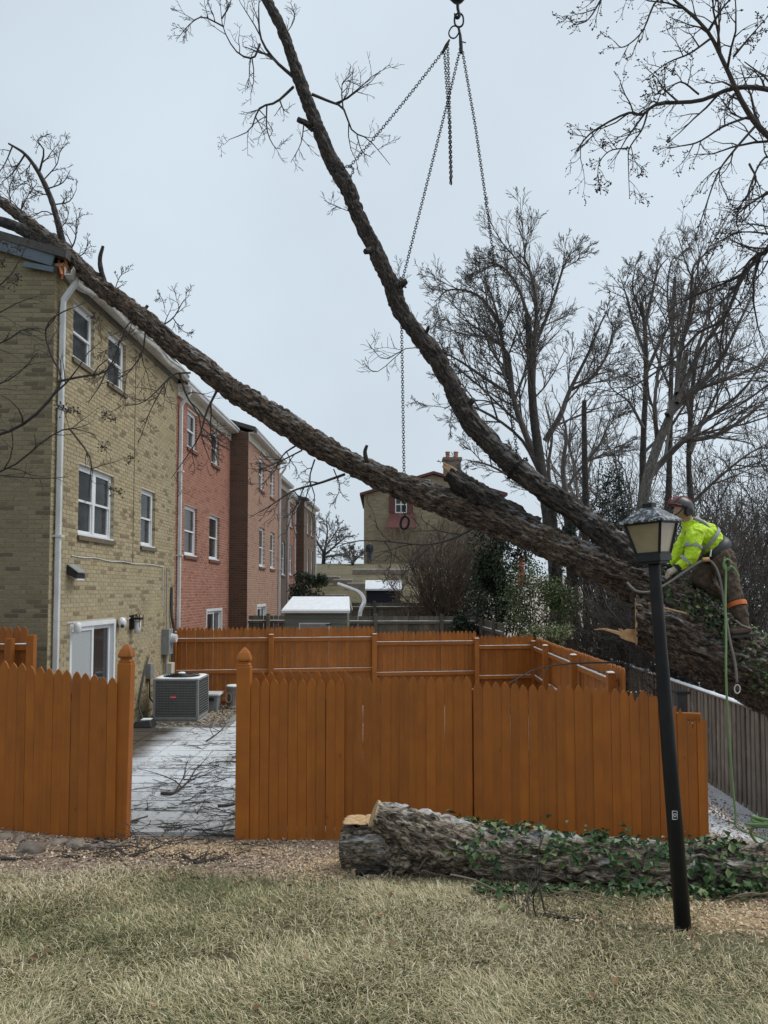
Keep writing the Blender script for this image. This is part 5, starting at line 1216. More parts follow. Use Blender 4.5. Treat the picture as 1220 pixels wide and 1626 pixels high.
for i in range(60):                                    # sawdust heaped on the flat cut
    q = P(rng.uniform(552, 604), 1300, rng.uniform(6.60, 6.82)); h = rng.uniform(.004, .012); b.lathe((q.x, q.y, zt_ - .006), [(.05, 0), (.035, h), (.01, h * 1.3)], 7)
b.put('sawdust', 'cut_wood', vo, smooth=True)
def lmask(C, N, t): return .13 + .42 * N[:, 2] - .22 * N[:, 1] + .30 * sst(.45, .9, C[:, 0]) - .9 * (1 - sst(.25, .6, C[:, 0])) - .12 * sst(2.0, 3.2, C[:, 0])
C, N = ivy_on(lpts, lR, 1350, 31, lmask)
r_ = np.random.default_rng(5); gx_ = r_.uniform(.7, 4.2, 700); gy_ = 6.22 - .07 * (gx_ - .5) - .24 - r_.exponential(.08, 700); kp = fbm(np.stack([gx_ * 2.5, gy_ * 2.5, gx_ * 0], 1), 3) + .12 * sst(1.5, 3, gx_) > .52; gx_, gy_ = gx_[kp], gy_[kp]
C2 = np.stack([gx_, gy_, ground(gx_, gy_) + r_.uniform(.01, .09, len(gx_))], 1); N2 = r_.normal(size=C2.shape) * .5; N2[:, 2] = 1; N2 /= np.linalg.norm(N2, axis=1, keepdims=True)
C = np.concatenate([C, C2]); N = np.concatenate([N, N2]); V, T = leaves(C, N, .065, np.random.default_rng(6))
put('ivy', V, None, 'ivy', lg, kind='stuff', tris=T, fattr=np.repeat(np.random.default_rng(7).random(len(C)), 2))
vn_ = []
for i in range(34):
    s = rng.randint(int(len(lpts) * .1), len(lpts) - 60); p = []; a = rng.uniform(-2.8, -.2); da = rng.uniform(-.07, .07)
    for j in range(14):
        k_ = min(s + j * 3, len(lpts) - 2); d = (lpts[k_ + 1] - lpts[k_]).normalized(); rf0 = d.cross(Vector((0, 0, 1))).normalized(); u0 = rf0.cross(d); a += da + rng.uniform(-.12, .12)
        p.append(lpts[k_] + (rf0 * math.cos(a) + u0 * math.sin(a)) * (lR[k_] * 1.04 + .006))
    vn_.append((p, [rng.uniform(.004, .009)] * 14))
for i in range(14):
    x = rng.uniform(.6, 3.6); y = 5.95 - .05 * x - rng.uniform(0, .25); p = [Vector((x, y, gz(x, y) + .02))]; d = Vector((rng.uniform(-1, 1), rng.uniform(-.4, .4), .25)).normalized()
    for j in range(6): d = (d + rvec(rng) * .35).normalized(); d.z = max(-.2, min(.3, d.z)); p.append(p[-1] + d * .09)
    for q in p: q.z = max(q.z, gz(q.x, q.y) + .008)
    vn_.append((p, [rng.uniform(.004, .008)] * 7))
twigs('vines', 'twig_tan', lg, vn_, 5)
for (px, D, r) in ((562, 6.42, .04),):
    q = gl_pt(px, D, r * .8); V, Qd, caps, Bk, _, _ = limb([q, q + Vector((.10, .05, .01)), q + Vector((.22, .06, 0))], [r, r * .95, r * .85], .02, 20, .15, .15, seed=int(px))
    o = put('wood_chunk', V, caps, 'bark_dark', None, q - Vector((0, 0, r)), quads=Qd, smooth=True, vattr={'bark': ('FLOAT_VECTOR', Bk)}); tag(o, 'small sawn branch chunk lying under the log end', 'wood chunk')
    disc(o, q - ORG[o.name] if False else q, Vector((-1, -.4, 0)), r * .9)

# ================================================================== CHAINS
def link_arr(L=.043, W=.0145, wr=.0048, n=12, m=5):
    V = []; half = L / 2 - W
    for i in range(n):
        a = 2 * math.pi * i / n; cx = W * math.cos(a); cz = W * math.sin(a) + (half if math.sin(a) >= 0 else -half); nx, nz = math.cos(a), math.sin(a)
        for j in range(m):
            t = 2 * math.pi * j / m; V.append((cx + nx * wr * math.cos(t), wr * math.sin(t), cz + nz * wr * math.cos(t)))
    Q = [(i * m + j, ((i + 1) % n) * m + j, ((i + 1) % n) * m + (j + 1) % m, i * m + (j + 1) % m) for i in range(n) for j in range(m)]
    return np.array(V), np.array(Q)
LV, LQ = link_arr()
def chain(par, pts, name='chain', pitch=.031, sag=0, sc_=1.12):
    pts = [Vector(p) for p in pts]
    if sag: pts = [pts[0].lerp(pts[-1], i / 20) - Vector((0, 0, sag * 4 * (i / 20) * (1 - i / 20))) for i in range(21)]
    D = [0]
    for i in range(len(pts) - 1): D.append(D[-1] + (pts[i + 1] - pts[i]).length)
    n = int(D[-1] / (pitch * sc_)); V = []; Q = []; k_ = 0
    for i in range(n + 1):
        s = min(D[-1] * i / n, D[-1] - 1e-5)
        while D[k_ + 1] < s: k_ += 1
        p = pts[k_].lerp(pts[k_ + 1], (s - D[k_]) / (D[k_ + 1] - D[k_])); d = (pts[k_ + 1] - pts[k_]).normalized()
        vd = p - Vector((0, 0, CAMZ)); ux = d.cross(vd).normalized(); uy = d.cross(ux); q = Matrix((ux, uy, d)).transposed(); rot = np.array(q) @ np.array(Matrix.Rotation((math.pi / 2 if i % 2 else 0) + rng.uniform(-.15, .15), 3, 'Z'))
        Q.append(LQ + len(LV) * i); V.append((LV * sc_) @ rot.T + np.array(p))
    return put(name, np.concatenate(V), None, 'chain_steel', par, quads=np.concatenate(Q), smooth=True)
hookP = P(727, 30, 10.25)
rig = thing('crane_rigging', 'dark steel crane hook with chain slings holding the upright limb', 'rigging', P(727, 60, 10.25))
c = P(727, -10, 10.25)
MB().lathe(c, [(.02, -.12), (.075, -.10), (.13, -.03), (.15, .08), (.13, .2), (.07, .28), (.03, .3)], 20).put('headache_ball', 'dark_metal', rig, smooth=True)
MB().tube([c + Vector((0, 0, .28)), c + Vector((.3, .5, 9)), c + Vector((.6, 1, 18))], .012, 6).put('hoist_cable', 'chain_steel', rig)
hk = [c + Vector((0, 0, -.08)), c + Vector((0, 0, -.20)), c + Vector((.012, 0, -.26)), c + Vector((.02, 0, -.31)), c + Vector((0, 0, -.345)), c + Vector((-.03, 0, -.33)), c + Vector((-.045, 0, -.28))]
MB().tube(spline(hk, 24), [.022] * 13 + [.024] * 8 + [.02, .016, .012, .008], 8).put('hook', 'dark_metal', rig, smooth=True)
def ring(name, ctr, rx, rz, wr, ang, yaw=0):
    b = MB(); M_ = Matrix.Rotation(yaw, 3, 'Z') @ Matrix.Rotation(ang, 3, 'Y'); pts = [ctr + M_ @ Vector((rx * math.cos(2 * math.pi * i / 28), 0, rz * math.copysign(abs(math.sin(2 * math.pi * i / 28)) ** .75, math.sin(2 * math.pi * i / 28)))) for i in range(29)]
    b.tube(pts, wr, 8, False); return b.put(name, 'dark_metal', rig, smooth=True)
ring('master_link', P(729, 32, 10.25), .062, .098, .013, 0)
ring('master_link', P(721, 51, 10.25), .062, .098, .010, .5, .3)
pk1 = P(706, 78, 10.25); MB().tube([P(714, 63, 10.25), P(709, 72, 10.25), P(703, 84, 10.25)], [.012, .024, .02], 8).put('grab_hook', 'dark_metal', rig)
MB().tube([P(728, 42, 10.25), P(731, 56, 10.26), P(732, 70, 10.26), P(733, 84, 10.26)], [.016, .02, .026, .022], 8).put('grab_hook', 'dark_metal', rig); MB().tube([P(733, 66, 10.22), P(740, 68, 10.2)], .008, 6).put('latch', 'dark_metal', rig)
chain(rig, [P(702, 84, 10.25), P(556, 264, 10.48)], sag=.03)
chain(rig, [P(731, 78, 10.28), P(714, 150, 10.3), P(676, 300, 10.3), P(639, 446, 10.28)])
chain(rig, [P(706, 84, 10.25), P(709, 130, 10.25), P(714, 200, 10.25), P(716, 290, 10.25)]); chain(rig, [P(711, 70, 10.27), P(713, 130, 10.27), P(715, 200, 10.27), P(717, 284, 10.27)])
chain(rig, [P(735, 84, 10.26), P(755, 200, 10.2), P(775, 340, 10.1), P(793, 480, 10.0), P(808, 610, 9.85), P(822, 728, 9.58)])
MB().tube([P(716, 284, 10.25), P(717, 294, 10.25)], [.02, .008], 7).put('chain_end', 'dark_metal', rig)
def wrap(c, ax, r, tilt=0):
    ax = Vector(ax).normalized(); u = ax.orthogonal().normalized(); v = ax.cross(u); return [c + (u * math.cos(t) + v * math.sin(t)) * r for t in [2 * math.pi * i / 24 for i in range(25)]]
chain(rig, wrap(P(822, 744, 9.73), B_c[6] - B_c[7], .168)); chain(rig, wrap(P(549, 275, 10.66), B_c[15] - B_c[16], .122)); chain(rig, wrap(P(640, 449, 10.3), P(645, 446, 10.3) - P(624, 458, 10.4), .066))
chain(rig, [P(639, 455, 10.46), P(638, 520, 10.5), P(640, 640, 10.5), P(642, 760, 10.5), P(643, 818, 10.5)]); ring('grab_hook', P(643, 830, 10.5), .055, .085, .018, .2)

# ================================================================== LAMP POST
LD = 5.08; lb_ = P(1084, 1462, LD); lt_ = P(1038.5, 893, LD); ax = (lt_ - lb_); Lh = ax.length; axn = ax.normalized()
lamp = thing('street_lamp', 'black leaning lamp post with four sided lantern and frost on its roof', 'lamp post', (lb_.x, LD, gz(lb_.x, LD)))
Mr = axn.to_track_quat('Z', 'Y').to_matrix(); Mr = Mr @ Matrix.Rotation(math.radians(-45), 3, 'Z')
def LX(x, y, z): return lb_ + Mr @ Vector((x * .9, y * .9, 0)) + axn * z
lowz = -.2
MB().tube([LX(0, 0, lowz), LX(0, 0, Lh * .5), LX(0, 0, Lh - .03), LX(0, 0, Lh)], [.051, .047, .044, .044], 24).put('pole', 'pole_paint', lamp, smooth=True) if 'pole_paint' in MATS else MB().tube([LX(0, 0, lowz), LX(0, 0, Lh * .5), LX(0, 0, Lh - .03), LX(0, 0, Lh)], [.053, .047, .037, .037], 24).put('pole', 'dark_metal', lamp, smooth=True)
def frus(b, z0, h0, z1, h1):
    v = [LX(x * h0, y * h0, z0) for x, y in ((-1, -1), (1, -1), (1, 1), (-1, 1))] + [LX(x * h1, y * h1, z1) for x, y in ((-1, -1), (1, -1), (1, 1), (-1, 1))]; return b.add(v, BOXF)
z0 = Lh - .01; sM = LD / F
zp0, zp1, zr0, zr1 = z0 + .066, z0 + .272, z0 + .276, z0 + .40
b = MB(); frus(b, z0, .085, z0 + .018, .085); frus(b, z0 + .016, .098, zp0, .094); bevel(b.put('base', 'dark_metal', lamp), .004, 2)
hb, ht = .088, .137
for i in range(4):
    c4 = ((-1, -1), (1, -1), (1, 1), (-1, 1)); p, q = c4[i], c4[(i + 1) % 4]
    b = MB(); b.bar(LX(p[0] * hb, p[1] * hb, zp0), LX(p[0] * ht, p[1] * ht, zp1), .016, .016); b.put('frame_bar', 'dark_metal', lamp)
    b = MB(); b.bar(LX(p[0] * hb, p[1] * hb, zp0 + .004), LX(q[0] * hb, q[1] * hb, zp0 + .004), .014, .014); b.put('frame_bar', 'dark_metal', lamp); b = MB(); b.bar(LX(p[0] * ht, p[1] * ht, zp1 - .004), LX(q[0] * ht, q[1] * ht, zp1 - .004), .014, .014); b.put('frame_bar', 'dark_metal', lamp)
    f = .975; v = [LX(p[0] * hb * f, p[1] * hb * f, zp0), LX(q[0] * hb * f, q[1] * hb * f, zp0), LX(q[0] * ht * f, q[1] * ht * f, zp1), LX(p[0] * ht * f, p[1] * ht * f, zp1)]; g_ = .93
    v += [LX(p[0] * hb * g_, p[1] * hb * g_, zp0), LX(q[0] * hb * g_, q[1] * hb * g_, zp0), LX(q[0] * ht * g_, q[1] * ht * g_, zp1), LX(p[0] * ht * g_, p[1] * ht * g_, zp1)]; MB().add(v, BOXF).put('pane', 'frosted', lamp)
b = MB(); frus(b, zr0 - .006, .168, zr0 + .010, .168); frus(b, zr0 + .009, .166, zr0 + .082, .070); frus(b, zr0 + .081, .070, zr0 + .098, .045); rfo = bevel(b.put('roof', 'frost_roof', lamp) if 'frost_roof' in MATS else b.put('roof', 'dark_metal', lamp), .004, 2)
b = MB(); frus(b, zr0 + .095, .036, zr0 + .125, .036); frus(b, zr0 + .124, .04, zr0 + .133, .028); b.put('finial', 'dark_metal', lamp)
b = MB(); b.tube([LX(0, 0, zp0), LX(0, 0, zp0 + .07)], .022, 12); b.tube([LX(0, 0, zp0 + .07), LX(0, 0, zp0 + .10), LX(0, 0, zp0 + .13), LX(0, 0, zp0 + .15)], [.02, .032, .03, .01], 12); b.put('bulb', 'white_vinyl', lamp)
k = NT('frost_roof'); co = k.coord(jit=False); fr2 = k.mr(k.noise(co, 34, 7, .75), .51, .60)
k.bump(k.noise(co, 60, 5), .3, .004); k.done(k.mix(fr2, (.015, .016, .018), (.42, .46, .50)), k.mr(fr2, 0, 1, .35, .8)); rfo.data.materials[0] = k.m
# small number tag on the pole
tz = (1462 - 1297) * sM; fd = Vector((0, -1, 0)); pc = lb_ + axn * tz + fd * .0515 + Vector((-.012, .006, 0))
MB().add([pc + Vector((x, 0, z)) for x, z in ((-.019, -.03), (.019, -.03), (.019, .03), (-.019, .03))] + [pc + Vector((x, .006, z)) for x, z in ((-.019, -.03), (.019, -.03), (.019, .03), (-.019, .03))], BOXF).put('tag_plate', 'black_plastic', lamp)
b = MB()
for q in range(4):
    c4 = ((-.015, -.026), (.015, -.026), (.015, .026), (-.015, .026)); p, r_ = c4[q], c4[(q + 1) % 4]; b.bar(pc + Vector((p[0], -.002, p[1])), pc + Vector((r_[0], -.002, r_[1])), .003, .003, (0, 1, 0))
b.tube([pc + Vector((.008 * math.cos(i * .524), -.002, .010 * math.sin(i * .524))) for i in range(13)], .002, 5); b.put('tag_mark', 'white_print', lamp)

# ================================================================== THE CLIMBER
WD = 9.12
def W(x, y, d=0.0): return P(x, y, WD + d)
wk = thing('person', 'person in yellow hi vis jacket and dark helmet sawing astride the fallen trunk', 'person', W(1178, 1005))
def sphere_add(b, c, r):
    pr = [(r * math.sin(math.pi * i / 8) + .0001, -r * math.cos(math.pi * i / 8)) for i in range(9)]; b.lathe(c, pr, 14)
def flesh(name, mat, par, chains, vox=.011, it=5, ell=()):
    b = MB()
    for pts, rad in chains:
        pp = spline(pts, 10); rr = list(np.interp(np.linspace(0, 1, 11), np.linspace(0, 1, len(rad)), rad)); b.tube(pp, rr, 14); sphere_add(b, pp[0], rr[0] * .99); sphere_add(b, pp[-1], rr[-1] * .99)
    for c, r in ell: sphere_add(b, c, r)
    o = b.put(name, mat, par, smooth=True); m = o.modifiers.new('Remesh', 'REMESH'); m.mode = 'VOXEL'; m.voxel_size = vox; m.use_smooth_shade = True
    s = o.modifiers.new('Smooth', 'SMOOTH'); s.factor = .5; s.iterations = it; return o
neck, head = W(1094, 832), W(1085, 812)
shN, shF = W(1104, 848, -.15), W(1098, 846, .17); chest = W(1114, 852); waist = W(1136, 870); hipN, hipF = W(1146, 884, -.09), W(1134, 886, .09)
elN, wrN, haN = W(1098, 884, -.20), W(1076, 902, -.16), W(1063, 908, -.15)
elF, wrF, haF = W(1076, 880, .14), W(1058, 902, .10), W(1046, 910, .08)
knN, anN = W(1164, 940, -.24), W(1181, 986, -.34); knF, anF = W(1112, 920, .05), W(1146, 944, .12)
flesh('body', 'skin', wk, [([waist, chest, neck], [.12, .13, .06]), ([neck, head], [.055, .085]), ([shN, elN, wrN, haN], [.055, .042, .03, .03]), ([shF, elF, wrF, haF], [.055, .042, .03, .03]), ([chest, shN], [.09, .06]), ([chest, shF], [.09, .06]),
      ([waist, hipN, knN, anN], [.12, .10, .065, .045]), ([waist, hipF, knF, anF], [.12, .10, .065, .045])], .014, 4, [(head + Vector((-.02, -.01, .01)), .095), (head + Vector((-.075, 0, -.05)), .055)])
b = MB(); hd = Vector((-.84, -.25, -.48)).normalized(); sd_ = Vector((-.28, .96, 0)).normalized()
nose = head + hd * .115 + Vector((0, 0, -.02)); b.tube([nose + Vector((0, 0, .045)), nose], [.008, .016], 8); sphere_add(b, nose, .017); b.put('nose', 'skin', wk, smooth=True)
jk = flesh('jacket', 'hi_vis', wk, [([W(1132, 866), W(1116, 851), W(1100, 838)], [.168, .185, .12]), ([W(1116, 849), shN, elN, W(1080, 898, -.17)], [.15, .108, .082, .062]), ([W(1112, 850), shF, elF, W(1062, 898, .11)], [.15, .105, .078, .06]), ([W(1103, 838), neck], [.095, .078])], .012, 7)
def creases(o, size, st, seed):
    t = bpy.data.textures.new('creases', 'CLOUDS'); t.noise_scale = size; t.noise_depth = 3; m = o.modifiers.new('Displace', 'DISPLACE'); m.texture = t; m.strength = st; m.mid_level = .5; m.texture_coords = 'LOCAL'
creases(jk, .07, .05, 1)
def band(par, a, c, r0, r1, mat='silver_tape', name='tape'):
    a = Vector(a); c = Vector(c); MB().tube([a, a.lerp(c, .5), c], [r0, (r0 + r1) / 2 + .002, r1], 20, False).put(name, mat, par, smooth=True)
band(jk, shN.lerp(elN, .50), shN.lerp(elN, .64), .106, .103); band(jk, elN.lerp(wrN, .30), elN.lerp(wrN, .48), .086, .081)
band(jk, W(1121, 856), W(1125.5, 859.5), .196, .192); b = MB()
for sgn, dd in ((-1, -.115), (1, .12)):
    q = [W(1099, 834, dd * .8), W(1108, 837, dd), W(1118, 843, dd * 1.05), W(1125, 851, dd)]; MB().tube(spline([p + Vector((.015, 0, .085)) for p in q], 10), .022, 6).put('shoulder_tape', 'silver_tape', jk, smooth=True)
MB().tube([W(1079, 899, -.17), W(1074, 903, -.16)], [.06, .052], 14).put('cuff', 'navy', jk); MB().tube([W(1062, 898, .11), W(1057, 902, .10)], [.06, .052], 14).put('cuff', 'navy', jk)
tr = flesh('trousers', 'trousers', wk, [([W(1133, 868), W(1141, 884)], [.15, .165]), ([hipN, W(1154, 910, -.16), knN, W(1176, 974, -.32)], [.142, .125, .102, .088]), ([hipF, W(1122, 904, .05), knF], [.140, .122, .108]), ([knF, W(1128, 932, .08), W(1145, 944, .12)], [.108, .092, .078])], .012, 5)
creases(tr, .055, .055, 2)
band(tr, W(1169.5, 957, -.28), W(1172, 964, -.30), .108, .106, 'orange_strap', 'leg_strap')
bo_ = flesh('boot', 'boot', wk, [([W(1177, 974, -.32), W(1181, 992, -.34)], [.07, .062]), ([W(1187, 999, -.34), W(1174, 1001, -.37), W(1164, 1003, -.39)], [.05, .052, .042])], .010, 4)
MB().bar(W(1196, 1008, -.34), W(1158, 1011, -.39), .10, .03).put('sole', 'black_plastic', bo_); MB().tube([W(1168, 985, -.40), W(1178, 993, -.41), W(1192, 998, -.38)], .012, 6).put('spur_strap', 'rope_grey', bo_)
flesh('boot', 'boot', wk, [([W(1140, 942, .12), W(1152, 950, .13)], [.065, .06]), ([W(1152, 952, .13), W(1160, 946, .13)], [.05, .045])], .012, 4)
def hand(par, wr, d, side):
    d = Vector(d).normalized(); s = Vector(side).normalized(); dn = d.cross(s).normalized()
    if dn.z > 0: dn = -dn
    ch = [([wr, wr + d * .085], [.034, .042])]
    for i, (o_, l) in enumerate(((-.034, .075), (-.012, .088), (.011, .082), (.033, .064))):
        k0 = wr + d * .085 + s * o_; k1 = k0 + d * l * .5 + dn * .012; ch.append(([k0, k1, k1 + (d * .5 + dn * .85).normalized() * l * .5], [.0125, .011, .009]))
    t0 = wr + d * .03 - s * .036; ch.append(([t0, t0 - s * .03 + d * .03 + dn * .01, t0 - s * .036 + d * .065 + dn * .025], [.014, .0125, .010])); return flesh('glove', 'glove', par, ch, .0055, 3)
hand(wk, W(1074, 903, -.16), haN - wrN + Vector((-.02, 0, -.02)), (0.2, -1, .1)); hand(wk, W(1057, 902, .10), haF - wrF + Vector((-.02, 0, -.02)), (0.2, 1, .1))
# helmet
hz_ = Vector((.42, .10, .90)).normalized(); hx_ = (hd - hz_ * hd.dot(hz_)).normalized(); hy_ = hz_.cross(hx_); hc = W(1083, 806)
def HX(x, y, z): return hc + hx_ * x + hy_ * y + hz_ * z
V = []; Fc = []; nA, nB = 24, 9
for i in range(nB + 1):
    e = math.pi / 2 * i / nB
    for j in range(nA): a = 2 * math.pi * j / nA; V.append(HX((.165 if math.cos(a) > 0 else .155) * math.cos(e) ** .8 * math.cos(a) if i < nB else 0, .128 * math.cos(e) ** .8 * math.sin(a) if i < nB else 0, -.03 + .155 * math.sin(e)))
for i in range(nB):
    for j in range(nA): Fc.append((i * nA + j, i * nA + (j + 1) % nA, (i + 1) * nA + (j + 1) % nA, (i + 1) * nA + j))
Fc.append(tuple(range(nA))[::-1]); hm = put('helmet', V, Fc, 'helmet_shell', wk, smooth=True)
for s_ in (-.055, .055): MB().tube(spline([HX(.168, s_, -.005), HX(.13, s_, .075), HX(.03, s_ * .9, .125), HX(-.06, s_ * .8, .115)], 12), .005, 6).put('stripe', 'red_plastic', hm)
MB().tube([HX(.10, .122, -.03), HX(.15, .07, -.03), HX(.172, 0, -.028), HX(.15, -.07, -.03), HX(.10, -.122, -.03)], .005, 6).put('brim_edge', 'red_plastic', hm)
for s_ in (-1, 1): MB().tube([HX(-.02, s_ * .10, -.055), HX(-.02, s_ * .15, -.058)], [.05, .044], 14).put('ear_muff', 'black_plastic', hm)
MB().tube([HX(.05, -.11, -.03), HX(.07, -.08, -.12), HX(.08, 0, -.155), HX(.07, .08, -.12), HX(.05, .11, -.03)], .009, 6).put('chin_strap', 'black_plastic', hm)
# harness and ropes
hn = MB(); hn.tube([W(1129, 868), W(1136, 875), W(1142, 880)], [.196, .208, .196], 18); hn = hn.put('harness', 'black_plastic', wk, smooth=True)
MB().tube([W(1142, 872, -.16), W(1147, 878, -.19), W(1151, 888, -.2)], .014, 6).put('webbing', 'rope_grey', hn); MB().tube([W(1128, 884, -.20), W(1130, 872, -.19)], .009, 6).put('carabiner', 'white_metal', hn)
ln = [P(996, 925, 8.98), P(1010, 938, 8.9), P(1030, 940, 8.86), P(1046, 934, 8.86), P(1064, 924, 8.86), P(1090, 906, 8.86), P(1112, 892, 8.86), P(1122, 889, 8.86), P(1132, 894, 8.86), P(1141, 910, 8.84), P(1147, 936, 8.82), P(1153, 980, 8.72), P(1160, 1020, 8.62), P(1167, 1050, 8.6), P(1171, 1084, 8.58)]
rp = thing('lanyard', 'grey positioning rope hanging from the climber over the trunk', 'rope', P(1171, 1095, 8.58)); MB().tube(spline(ln, 70), .014, 7).put('rope', 'rope_grey', rp, smooth=True)
MB().tube([P(1171 + 4.5 * math.cos(i * .524), 1094 + 7 * math.sin(i * .524), 8.58) for i in range(13)], .006, 6, False).put('ring', 'white_metal', rp); MB().tube([P(1116, 889, 8.85), P(1126, 888, 8.85)], .025, 8).put('adjuster', 'splinter', rp)
q_ = [P(1151, 884, 8.9), P(1150, 895, 8.86), P(1153, 905, 8.84), P(1152, 960, 8.72), P(1153, 1015, 8.6), P(1153, 1072, 8.5), P(1156, 1140, 8.5), P(1161, 1215, 8.5), P(1168, 1290, 8.5), P(1172, 1320, 8.5)]
gr = thing('climbing_rope', 'green climbing rope hanging from the climber down to the log', 'rope', P(1172, 1330, 8.5)); e = P(1172, 1320, 8.5); q_[-1] = Vector((e.x, 8.5, gz(e.x, 8.5) + .02))
MB().tube(spline(q_ + [Vector((e.x + .1, 8.0, gz(e.x, 8.0) + .02)), Vector((e.x - .3, 7.3, gz(3.2, 7.3) + .03)), Vector((3.05, 6.5, gz(3, 6.5) + .35)), Vector((3.05, 6.2, gz(3, 6.2) + .475)), Vector((3.25, 6.15, gz(3, 6.2) + .48))], 90), .0125, 7).put('rope', 'rope_green', gr, smooth=True)
MB().tube([P(1155 + 6 * math.cos(i * .6), 897 + 9 * math.sin(i * .6), 8.84 + .003 * i) for i in range(22)], .013, 7).put('knot', 'rope_green', gr, smooth=True); MB().tube(spline([P(1156, 903, 8.82), P(1163, 900, 8.8), P(1169, 908, 8.8), P(1173, 916, 8.8)], 10), .012, 7).put('rope_tail', 'rope_green', gr)
cl = []
for i in range(90):
    t = i * .21; rr = .26 + .03 * math.sin(t * .37); x = 3.22 + rr * 1.25 * math.cos(t); y = 6.16 + .10 * math.sin(t); cl.append((x, y, gz(3, 6.15) + .475 + .012 * math.sin(t * 1.7) + i * .0006 - .9 * max(0, abs(y - 6.13) - .06)))
MB().tube(spline(cl, 260), .0125, 6).put('coil', 'rope_green', gr, smooth=True)

# ================================================================== TREES AND SHRUBS BEHIND
def tree(label, trunk, r0, limbs, spec, mat='bark_tree', tmat='twig_grey', D=30, seed=1, rmin=.008, group=None, name='bare_tree', cat='tree', r1=.35, subs=True):
    """trunk and limbs as photo pixels at distance D, fine crown grown from them"""
    r = random.Random(seed)
    def pts(l, wob=0.0): return [P(x, y, D + (q[0] if (q := rest) else 0) + (r.uniform(-wob, wob))) for x, y, *rest in l]
    tp = pts(trunk); base = tp[0].copy(); zb = gz(base.x, base.y)
    if base.z > zb: tp = [Vector((base.x, base.y, zb - .1))] + tp
    t = thing(name, label, cat, (base.x, base.y, min(zb, base.z)), group)
    n = len(tp); limb_obj('trunk', mat, t, tp, [r0 * (1 - (1 - r1) * i / (n - 1)) for i in range(n)], .12, 12, .10, .12, seed=seed, endcap=True)
    out = []; cr = [(spline(tp[max(0, n - 3):], 8), r0 * .45)]
    for l, rr in limbs: cr.append((spline(pts(l, .6), 12), rr))
    for p, rr in cr:
        m = len(p); grow(out, p, [rr * (1 - .85 * i / (m - 1)) + rmin * .5 for i in range(m)], 0, spec, r, rmin)
    twigs('crown', tmat, t, out, 4)
    return t
THIN[0] = .011
TB = [(10, (.35, .65), (.4, .95), .08, .16, .12), (8, (.35, .6), (.35, .85), .08, .2, .12), (6, (.38, .62), (.3, .8), .06, .22, .12), (4, (.4, .65), (.3, .7), .05, .22, .15)]
tree('tall bare tree with a broad rounded crown rising behind the fallen limbs', [(885, 960), (878, 870), (868, 800), (858, 735), (848, 660), (842, 570), (838, 500)], .36,
     [([(858, 740), (835, 690), (815, 630), (806, 560), (770, 530), (725, 500)], .16), ([(806, 600), (800, 560), (790, 500), (770, 440)], .12), ([(845, 640), (848, 560), (852, 480), (838, 420), (820, 400)], .14), ([(843, 560), (870, 500), (890, 440), (900, 410)], .10), ([(866, 700), (890, 660), (905, 620), (935, 560), (960, 500)], .15),
      ([(905, 620), (940, 600), (965, 560), (975, 510)], .09), ([(862, 760), (830, 700), (780, 660), (730, 640), (705, 650)], .10), ([(815, 630), (770, 600), (725, 570), (700, 560)], .09), ([(870, 800), (830, 770), (780, 740), (740, 730)], .09), ([(875, 830), (910, 760), (950, 710), (970, 660)], .09), ([(838, 500), (820, 450), (790, 420), (750, 440)], .08), ([(800, 520), (760, 470), (715, 460), (690, 480)], .08)],
     TB, D=34, seed=3, rmin=.0095)
TALL = TB; TB = [(8, (.35, .65), (.4, .95), .08, .16, .12), (6, (.35, .6), (.35, .85), .08, .2, .12), (5, (.38, .62), (.3, .8), .06, .22, .12), (3, (.4, .65), (.3, .7), .05, .22, .15)]
tree('slim dark bare tree with upright limbs left of the pale trunk', [(1008, 960), (1014, 860), (1020, 780), (1022, 690), (1026, 600), (1024, 520), (1018, 480)], .17,
     [([(1024, 560), (1005, 510), (995, 470), (985, 440)], .07), ([(1023, 600), (1050, 540), (1075, 500), (1095, 470)], .07), ([(1024, 520), (1035, 470), (1045, 430), (1060, 410)], .07), ([(1022, 680), (1000, 640), (975, 620), (960, 600)], .06), ([(1021, 720), (1050, 690), (1075, 640), (1080, 600)], .06), ([(1020, 500), (1005, 460), (1010, 420)], .05)], TB, D=27, seed=4, rmin=.0075)
tree('pale barked tree leaning right behind the climber', [(1012, 960), (1018, 830), (1026, 770), (1040, 720), (1060, 670), (1076, 625), (1090, 560)], .21,
     [([(1028, 765), (1050, 735), (1085, 700), (1130, 660), (1180, 620), (1220, 560)], .12), ([(1060, 660), (1100, 620), (1140, 580), (1170, 520), (1200, 460)], .11), ([(1076, 625), (1080, 560), (1095, 500), (1100, 430), (1110, 410)], .09), ([(1075, 640), (1110, 560), (1150, 500), (1160, 440)], .08), ([(1085, 700), (1140, 690), (1200, 650), (1240, 610)], .08), ([(1045, 710), (1040, 640), (1050, 560), (1060, 500)], .07), ([(1100, 620), (1160, 600), (1230, 570)], .06)],
     TB, 'bark_pale', D=22, seed=5, rmin=.0065, r1=.4)
tree('straight dark trunked bare tree behind the helmet', [(1052, 950), (1058, 860), (1062, 780), (1064, 700), (1066, 600), (1068, 520), (1072, 440)], .16,
     [([(1066, 560), (1085, 500), (1095, 450), (1120, 400)], .06), ([(1066, 620), (1045, 570), (1030, 520), (1025, 470)], .06), ([(1064, 680), (1090, 640), (1120, 600), (1130, 540)], .06), ([(1068, 520), (1060, 470), (1065, 420), (1075, 405)], .05)], TB, D=29, seed=6, rmin=.007)
